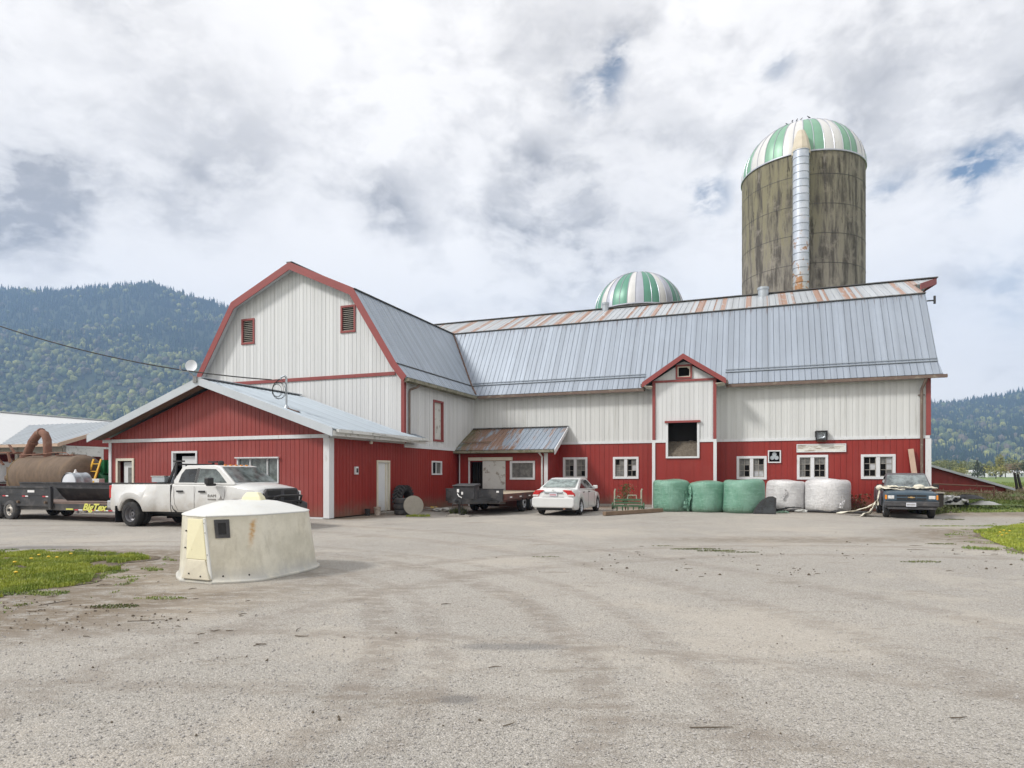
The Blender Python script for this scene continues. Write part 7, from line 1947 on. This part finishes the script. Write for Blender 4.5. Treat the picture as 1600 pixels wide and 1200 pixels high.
# ------------------------------------------------------------------ gate, posts and heaps on the right
gate = thing('pipe_gate', 'thin rusty pipe gate standing in the dry grass before the low red shed', 'gate', (25.0, 34, 0)); gate['_off'] = (25, 34, 0)
def onD(px, py, D): return Vector(((px - 800) / 1000 * D, D, 1.6 + (740 - py) / 1000 * D))
m = MB(); D1, D2 = 30.5, 31.5
m.tube([onD(1458, 756, D1), onD(1553, 760.5, D2)], .035, 7); m.tube([onD(1462, 766, D1), onD(1553, 770.5, D2)], .025, 7); m.tube([onD(1553, 760, D2), onD(1553, 785, D2)], .035, 7); m.tube([onD(1526, 756, D2 - .6), onD(1527, 762, D2 - .6)], .02, 5); m.tube([onD(1458, 756, D1), onD(1458, 790, D1)], .035, 7); m.build('rails', 'rust_pipe', gate, smooth=40)
for i, (px0, py0, px1, py1, lab) in enumerate([(1591.5, 779, 1585, 739, 'dark leaning fence post, left one of the pair by the right edge'), (1599, 783, 1590, 741, 'dark leaning fence post, right one of the pair by the right edge')]):
    b_, t__ = onD(px0, py0, 36), onD(px1, py1, 36); b_.z = .1
    o = thing('fence_post', lab, 'fence post', b_, 0, 'leaning fence posts'); o['_off'] = tuple(b_)
    m = MB(); m.tube([b_, b_.lerp(t__, .5) + Vector((.02, 0, 0)), t__], [.085, .075, .06], 8); m.build('post', 'post_wood', o, smooth=50)
def heap(name, label, cat, px, py, rx, ry, h, mt, seed, jit=.35):
    D_ = 28.6; c = onD(px, py, D_); o = thing(name, label, cat, c); m = MB(); rr = random.Random(seed); n = 26; rings = []
    for z, k in ((0, 1), (.35, .88), (.7, .62), (.92, .34), (1.0, .03)):
        rings.append([(rx * k * math.cos(a / n * 6.283) * (1 + rr.uniform(-jit, jit) * .35), ry * k * math.sin(a / n * 6.283) * (1 + rr.uniform(-jit, jit) * .35), h * z * (1 + noise.noise(Vector((a * .5, z * 3, seed))) * jit)) for a in range(n)])
    m.loft(rings, True, False); m.build('heap', mt, o, smooth=50); return o
o = heap('tarp_heap', 'crumpled heap of black and white plastic just right of the blue pickup', 'plastic heap', 1488, 788, .62, .35, .30, 'tarp_grey', 3, .6)
m = MB(); rr = random.Random(4)
for k in range(26): m.ellipsoid((rr.uniform(-.55, .55), rr.uniform(-.35, .1), rr.uniform(.05, .28)), (rr.uniform(.06, .16), rr.uniform(.04, .1), rr.uniform(.03, .09)), 8, 5, .3, rr.uniform(0, 3))
m.build('black_film', 'black_plastic', o)
m = MB()
for k in range(22): m.ellipsoid((rr.uniform(-.55, .55), rr.uniform(-.35, .1), rr.uniform(.12, .36)), (rr.uniform(.06, .18), rr.uniform(.04, .1), rr.uniform(.03, .08)), 8, 5, .3, rr.uniform(0, 3))
m.build('white_film', 'decal_white', o)
heap('tarp_heap', 'flat grey-white tarpaulin lying in the grass right of the plastic heap', 'tarpaulin', 1537, 788.5, .72, .3, .15, 'tarp_grey', 6, .5)
heap('mud_heap', 'low dark heap of earth and silage behind the grey tarpaulin', 'heap', 1511, 779, .75, .4, .16, 'black_steel', 8, .5)
o = thing('concrete_kerb', 'dark low edging slab running along the grass right of the pickup', 'kerb', gpt(1560, 794)); o['_off'] = tuple(gpt(1560, 794))
m = MB(); a = gpt(1500, 791); b = gpt(1640, 797); m.beam(a + Vector((0, 0, .05)), b + Vector((0, 0, .05)), .3, .14); m.build('slab', 'dark_wood', o)
# dandelions
for i, (px, py) in enumerate([(22, 888), (48, 882), (75, 879), (110, 874), (88, 880), (60, 876), (24, 905), (1562, 838), (1568, 835), (1572, 840), (1565, 843), (1577, 836)]):
    c = gpt(px, py); left = px < 500
    o = thing('dandelion', 'yellow dandelion flowering in the grass patch at the left' if left else 'yellow dandelion in the little clump in the grass patch at the right', 'flower', c, 0, 'dandelions in the left grass patch' if left else 'dandelions in the right grass patch')
    m = MB(); m.tube([(0, 0, 0), (.01, 0, .10)], .004, 4); m.build('stem', 'blades_green', o)
    m = MB(); m.ellipsoid((.01, 0, .11), (.028, .028, .014), 9, 5, .1); m.build('flower_head', 'yellow_plastic', o)

# ------------------------------------------------------------------ hills
LH = [(-900, 470), (-500, 440), (-200, 455), (0, 449), (40, 450), (90, 453), (130, 447), (200, 443), (235, 441), (262, 449), (300, 462), (340, 472), (400, 492), (520, 520), (700, 590), (900, 640)]
RH = [(1000, 690), (1300, 650), (1420, 632), (1460, 629), (1500, 629), (1530, 622), (1560, 618), (1600, 611), (1700, 585), (1900, 560), (2300, 540), (2800, 600)]
def interp(tab, x):
    if x <= tab[0][0]: return tab[0][1]
    for (a, b), (c, d) in zip(tab[:-1], tab[1:]):
        if x <= c: return b + (d - b) * (x - a) / (c - a)
    return tab[-1][1]
def hill_fn(tab, D0, D1, shape):
    def z(px, D):
        crest = (740 - interp(tab, px) - 6) / 1000.0 * D1 + 1.6
        f = (D - D0) / (D1 - D0)
        ff = max(0.0, min(1.0, f)) ** shape
        x = (px - 800) / 1000.0 * D
        n = noise.noise(Vector((x / 420.0, D / 300.0, 0.3))) * .10 + noise.noise(Vector((x / 150.0, D / 120.0, 2.3))) * .035
        w = 4 * max(0, min(1, f)) * (1 - max(0, min(1, f)))
        return crest * (ff + n * w) - 2
    return z
mat('forest_floor', (0.035, 0.05, 0.025), .95, var=.4, ns=.02)
m_, g_, p_ = newmat('forest')
at = m_.node_tree.nodes.new('ShaderNodeAttribute'); at.attribute_name = 'tint'
nn = g_.noise(g_.pos(), .35, 4, .6)
g_.put(p_.inputs['Base Color'], g_.mix(g_.rng(nn, .35, .65), at.outputs['Color'], g_.mix(.55, at.outputs['Color'], (0.012, 0.02, 0.012))))
p_.inputs['Roughness'].default_value = .85; p_.inputs['Specular IOR Level'].default_value = .2
def hill(name, tab, D0, D1, px0, px1, shape, nx=170, ny=60):
    z = hill_fn(tab, D0, D1, shape)
    vs = []; fs = []
    for j in range(ny + 1):
        D = D0 + (D1 - D0) * j / ny
        for i in range(nx + 1):
            px = px0 + (px1 - px0) * i / nx
            vs.append(((px - 800) / 1000 * D, D, z(px, D)))
    # back slope
    for i in range(nx + 1):
        px = px0 + (px1 - px0) * i / nx; D = D1 + 600
        vs.append(((px - 800) / 1000 * D, D, z(px, D1) * .4))
    for j in range(ny + 1):
        for i in range(nx):
            a = j * (nx + 1) + i; fs.append((a, a + 1, a + nx + 2, a + nx + 1))
    mb = MB(); mb.v = vs; mb.f = fs; mb.mi = [0] * len(fs)
    struct(name, mb, 'forest_floor', smooth=180, recalc=False)
    return z
def forest(name, z, D0, D1, px0, px1, n, seed, conif, light, hs=1.0, crest=500):
    rr = random.Random(seed)
    # prototypes
    def conifer():
        vs = []; fs = []
        for (zb, zt, r) in ((.08, .50, .20), (.30, .75, .155), (.55, 1.0, .10)):
            b = len(vs); k = 6; a0 = rr.uniform(0, 6)
            for j in range(k):
                a = a0 + j * 6.283 / k; q = r * rr.uniform(.7, 1.25)
                vs.append((q * math.cos(a), q * math.sin(a), zb + rr.uniform(-.04, .04)))
            vs.append((rr.uniform(-.01, .01), rr.uniform(-.01, .01), zt))
            fs += [(b + j, b + (j + 1) % k, b + k) for j in range(k)]
        return np.array(vs), np.array(fs)
    def decid():
        bm = bmesh.new(); bmesh.ops.create_icosphere(bm, subdivisions=2, radius=.5)
        vs = []
        for v in bm.verts:
            q = 1 + noise.noise(v.co * 3.1 + Vector((rr.random() * 9, 0, 0))) * .55 + rr.uniform(-.12, .12)
            vs.append((v.co.x * q, v.co.y * q, .5 + v.co.z * q * .95))
        fs = [[q.index for q in f.verts] for f in bm.faces]; bm.free()
        return np.array(vs), np.array(fs)
    cp = [conifer() for _ in range(10)]; dp = [decid() for _ in range(10)]
    V_ = []; F_ = []; C_ = []; base = 0
    for i in range(n + crest):
        px = rr.uniform(px0, px1)
        f = rr.random()
        D = D0 + (D1 - D0) * (f ** 0.8)
        if i >= n: f = rr.uniform(.975, 1.0); D = D0 + (D1 - D0) * f
        x = (px - 800) / 1000 * D; zz = z(px, D)
        patch = noise.noise(Vector((x / 200, D / 260, seed))) * 1.0 + noise.noise(Vector((x / 65, D / 80, seed + 3))) * .55
        pc = conif(f) + patch * 1.05
        isc = rr.random() < pc
        if isc:
            v, fc = cp[rr.randrange(10)]; h = rr.uniform(17, 30) * hs * (rr.uniform(.9, 1.5) if i >= n else 1); w = h * (rr.uniform(.6, .9) if i >= n else rr.uniform(.8, 1.2))
            s_ = np.array([w, w, h]); t = rr.uniform(.6, 1.3)
            col = np.array([0.014, 0.034, 0.026]) * t
        else:
            v, fc = dp[rr.randrange(10)]; w = rr.choice((rr.uniform(7, 12), rr.uniform(10, 20))) * hs; h = w * rr.uniform(.9, 1.4)
            s_ = np.array([w, w, h]); t = rr.uniform(.55, 1.35)
            k = rr.random()
            c0 = np.array([0.24, 0.25, 0.08]) if k < light else (np.array([0.12, 0.15, 0.06]) if k < .8 else np.array([0.15, 0.125, 0.10]))
            col = c0 * t
        a = rr.uniform(0, 6.283); ca, sa = math.cos(a), math.sin(a)
        v2 = v * s_
        v3 = np.stack([v2[:, 0] * ca - v2[:, 1] * sa + x, v2[:, 0] * sa + v2[:, 1] * ca + D, v2[:, 2] + zz - 1.5], 1)
        V_.append(v3); F_.append(fc + base); base += len(v3); C_.append(np.repeat(col[None, :], len(v3), 0))
    Vv = np.concatenate(V_).astype(np.float32); Ff = np.concatenate(F_).astype(np.int32); Cc = np.concatenate(C_).astype(np.float32)
    me = bpy.data.meshes.new(name)
    me.vertices.add(len(Vv)); me.vertices.foreach_set('co', Vv.ravel())
    me.loops.add(Ff.size); me.loops.foreach_set('vertex_index', Ff.ravel())
    me.polygons.add(len(Ff)); me.polygons.foreach_set('loop_start', np.arange(0, Ff.size, 3, dtype=np.int32))
    me.polygons.foreach_set('loop_total', np.full(len(Ff), 3, dtype=np.int32))
    ca_ = me.color_attributes.new('tint', 'FLOAT_COLOR', 'POINT')
    ca_.data.foreach_set('color', np.concatenate([Cc, np.ones((len(Cc), 1), np.float32)], 1).ravel())
    me.update(); me.validate()
    me.materials.append(MATS['forest'])
    o = bpy.data.objects.new(name, me); COL.objects.link(o); o['kind'] = 'stuff'
    return o
zl = hill('hill', LH, 1250, 2700, -420, 800, 1.12)
forest('forest', zl, 1250, 2700, -260, 480, 13000, 11, lambda f: -.35 + 1.8 * f if f < .72 else .97, .5, 1.0, 900)
zr2 = hill('hill', RH, 1150, 2500, 1150, 2100, 1.1, 120, 50)
forest('forest', zr2, 1150, 2500, 1430, 1720, 5200, 12, lambda f: .55 + .3 * f, .4, 1.0, 500)

# ------------------------------------------------------------------ middle distance, right
def tree(label, px, D, h, w, m, conical=False, n=900, seed=0, cat='tree', tz=0.0):
    rr = random.Random(seed); x = (px - 800) / 1000 * D
    o = thing('conifer' if conical else 'tree', label, cat, (x, D, tz - .06), rr.uniform(0, 6), 'trees across the field')
    mb = MB(); th = h * (.25 if not conical else .12)
    mb.tube([(0, 0, 0), (.02 * h, 0, th), (0, .01 * h, h * .6)], [h * .035, h * .028, h * .012], 7)
    for k in range(5):
        a = k * 1.3; mb.tube([(0, 0, th + k * h * .05), (math.cos(a) * w * .18, math.sin(a) * w * .18, h * .45 + k * h * .05), (math.cos(a) * w * .34, math.sin(a) * w * .34, h * .62 + k * h * .04)], [h * .016, h * .010, h * .004], 5)
    mb.build('trunk', 'post_wood', o)
    lobes = [(rr.uniform(-.28, .28) * w, rr.uniform(-.28, .28) * w, h * rr.uniform(.42, .80), rr.uniform(.20, .34) * w) for _ in range(9)]
    vs = []; fs = []
    for k in range(n):
        if conical:
            f = rr.random() ** .7; z = h * (.06 + .94 * (1 - f)); r = w * .5 * f * rr.uniform(.55, 1.1); a = rr.uniform(0, 6.283)
            c = Vector((r * math.cos(a), r * math.sin(a), z - r * .25))
        else:
            L = rr.choice(lobes); d = Vector((rr.gauss(0, 1), rr.gauss(0, 1), rr.gauss(0, 1))).normalized() * L[3] * rr.uniform(.6, 1.1)
            c = Vector((L[0], L[1], L[2])) + Vector((d.x, d.y, d.z * h / w * .75)); c.z = max(c.z, h * .12)
        s_ = rr.uniform(.018, .04) * (h + w) * .5
        u_ = Vector((rr.gauss(0, 1), rr.gauss(0, 1), rr.gauss(0, 1))).normalized(); v_ = u_.cross(Vector((rr.gauss(0, 1), rr.gauss(0, 1), rr.gauss(0, 1)))).normalized()
        i = len(vs); vs += [c + u_ * s_, c + v_ * s_, c - u_ * s_, c - v_ * s_ * .8]; fs.append((i, i + 1, i + 2, i + 3))
    mb = MB(); mb.add(vs, fs); mb.build('crown', m, o, recalc=False)
    return o
TR = [('hazy olive broadleaf tree just right of the barn, leftmost beyond the low shed', 1466, 330, 9, 11, 'leaf_olive', False),
      ('second hazy olive tree from the barn, a little taller', 1484, 345, 10, 11, 'leaf_olive', False),
      ('broad olive tree between the barn and the dark conifer', 1504, 320, 8.5, 10, 'leaf_olive', False),
      ('low yellow-green bush-like tree left of the dark conifer', 1503, 250, 4.2, 7, 'leaf_yellow', False),
      ('dark pointed conifer in the middle of the row across the field', 1527, 270, 7.6, 5.5, 'leaf_dark', True),
      ('dark rounded tree just right of the dark conifer', 1538, 280, 6.2, 6.5, 'leaf_dark', False),
      ('bright yellow-green willow-like tree left of the tall thin poplar', 1556, 210, 4.6, 7.5, 'leaf_yellow', False),
      ('tall thin yellowish poplar standing above the other trees', 1563, 290, 11.5, 3.2, 'leaf_yellow', False),
      ('brown budding tree right of the tall poplar', 1571, 280, 6.5, 6, 'leaf_brown', False),
      ('orange-brown budding tree near the right edge of the picture', 1590, 260, 6.8, 7.5, 'leaf_brown', False),
      ('large dark green tree at the right edge of the picture', 1604, 230, 7.0, 7, 'leaf_dark', False),
      ('pale green tree behind the orange-brown tree by the right edge', 1588, 330, 10.5, 11, 'leaf_olive', False),
      ('small dark bush in front of the white farm buildings', 1528, 200, 2.4, 4.2, 'leaf_dark', False)]
for i, (lb_, px, D, h, w, m, con) in enumerate(TR):
    tree(lb_, px, D, h, w, m, con, 700, 50 + i)
blade_material('hedge_leaf', (0.09, 0.12, 0.04), (0.15, 0.17, 0.06), (0.2, 0.17, 0.08))
# a far belt of woodland nobody could count
rr = random.Random(5); vs = []; fs = []
for k in range(9000):
    px = rr.uniform(1380, 1800); D = rr.uniform(520, 620); hh = 9 + 8 * abs(noise.noise(Vector((px / 14, 0, 0)))) 
    c = Vector(((px - 800) / 1000 * D, D, rr.uniform(0, 1) ** .8 * hh)); s_ = rr.uniform(.7, 1.5)
    u_ = Vector((rr.gauss(0, 1), rr.gauss(0, 1), rr.gauss(0, 1))).normalized(); v_ = u_.cross(Vector((rr.gauss(0, 1), 1, rr.gauss(0, 1)))).normalized()
    i = len(vs); vs += [c + u_ * s_, c + v_ * s_, c - u_ * s_, c - v_ * s_]; fs.append((i, i + 1, i + 2, i + 3))
mb = MB(); mb.add(vs, fs); o = mb.build('woodland_belt', 'hedge_leaf', recalc=False); o['kind'] = 'stuff'
# white farm buildings far off
for i, (px, D, w, h, lab) in enumerate([(1521, 330, 9, 2.2, 'white far building with a pale roof, leftmost across the field'), (1540, 300, 5, 1.8, 'small white far building between the dark bush and the willow-like tree'), (1564, 330, 8, 2.0, 'white far building below the tall thin poplar'), (1586, 310, 7, 2.0, 'white far building nearest the right edge of the picture')]):
    o = thing('farm_building', lab, 'building', ((px - 800) / 1000 * D, D, 0), rr.uniform(-.3, .3), 'far white farm buildings')
    m = MB(); m.box(-w / 2, w / 2, -3, 3, -.1, h); m.prism([(-3, h), (3, h), (0, h + 1.1)], 'x', -w / 2, w / 2); m.build('wall', 'white_trim', o)
    m = MB(); m.slab((-w / 2 - .3, -3.4, h - .1), (w / 2 + .3, -3.4, h - .1), (w / 2 + .3, 0, h + 1.2), (-w / 2 - .3, 0, h + 1.2), .1); m.slab((-w / 2 - .3, 3.4, h - .1), (w / 2 + .3, 3.4, h - .1), (w / 2 + .3, 0, h + 1.2), (-w / 2 - .3, 0, h + 1.2), .1); m.build('roof', 'roof_steel_shed' if i == 1 else 'roof_white', o)
    m = MB()
    for k in range(3): m.box(-w * .3 + k * w * .28, -w * .3 + k * w * .28 + .8, -3.05, -3.0, .5, 1.4)
    m.build('window', 'pane_dark', o)
# rough grass bank beyond the yard
def bankz(x, y):
    # rises behind the edging slab, falls to the field beyond
    e = 26.3 + max(0, (x - 20)) * .12
    u = max(0.0, min(1.0, (y - e - 1.0) / 6.0)); d = max(0.0, min(1.0, (y - 40) / 9.0))
    w = max(0.0, min(1.0, (x - 16.5) / 2.0))
    return (.60 * u * u * (3 - 2 * u) * (1 - d * d * (3 - 2 * d)) + .10 * noise.noise(Vector((x * .35, y * .35, 4))) * u) * w - .02
mb = MB(); nx_, ny_ = 60, 34; vs = []
for j in range(ny_ + 1):
    for i in range(nx_ + 1):
        x = 16 + 60 * i / nx_; y = 26.2 + 24 * j / ny_
        vs.append((x, y, bankz(x, y) + (0.012 if j > 0 else -.03)))
mb.add(vs, [(j * (nx_ + 1) + i, j * (nx_ + 1) + i + 1, (j + 1) * (nx_ + 1) + i + 1, (j + 1) * (nx_ + 1) + i) for j in range(ny_) for i in range(nx_)])
struct('grass_bank', mb, 'field_grass', smooth=180, recalc=False)
grassy('dry_grass', [(17.5, 30.5), (22, 41), (46, 42), (46, 35), (36, 33.5), (26, 31)], 26000, .08, .30, 'blades_dry', seed=31, w=.022, lean=.7, z=bankz)
grassy('weeds', [(16.4, 25.8), (17.0, 29), (19.5, 31), (26, 32), (34, 33), (46, 36), (46, 30), (30, 28), (22, 26.8)], 26000, .04, .15, 'blades_green', seed=33, w=.028, lean=.6, z=bankz)
grassy('weeds', [(17.2, 27.5), (17.5, 30), (19.6, 31), (20.6, 29), (19, 27.6)], 1200, .15, .40, 'blades_weed', seed=32, w=.035, lean=.5, z=bankz)
grassy('weeds', [(25.5, 30), (27, 33), (40, 35), (40, 31.5)], 5000, .2, .5, 'blades_green', seed=35, w=.035, lean=.5, z=bankz)
grassy('weeds', [(16.2, 24.6), (16.3, 26.2), (17.2, 28), (18.2, 28), (17.8, 26.2)], 2600, .15, .45, 'blades_weed', seed=36, w=.03, lean=.5, z=0)
grassy('meadow', [(20, 60), (20, 110), (110, 110), (110, 60)], 16000, .15, .4, 'blades_green', seed=34, w=.07, lean=.4)

# ------------------------------------------------------------------ haze
m_ = bpy.data.materials.new('haze_air'); m_.use_nodes = True; t_ = m_.node_tree; t_.nodes.clear()
vp_ = t_.nodes.new('ShaderNodeVolumePrincipled'); vp_.inputs['Color'].default_value = (0.42, 0.61, 0.97, 1); vp_.inputs['Density'].default_value = 0.00019
vp_.inputs['Anisotropy'].default_value = 0.0
oo = t_.nodes.new('ShaderNodeOutputMaterial'); t_.links.new(vp_.outputs[0], oo.inputs['Volume'])
MATS['haze_air'] = m_
HAZE = True
if HAZE:
    mb = MB(); mb.box(-3600, 3600, -300, 3350, -1.5, 900)
    o = mb.build('haze', 'haze_air'); o['kind'] = 'stuff'
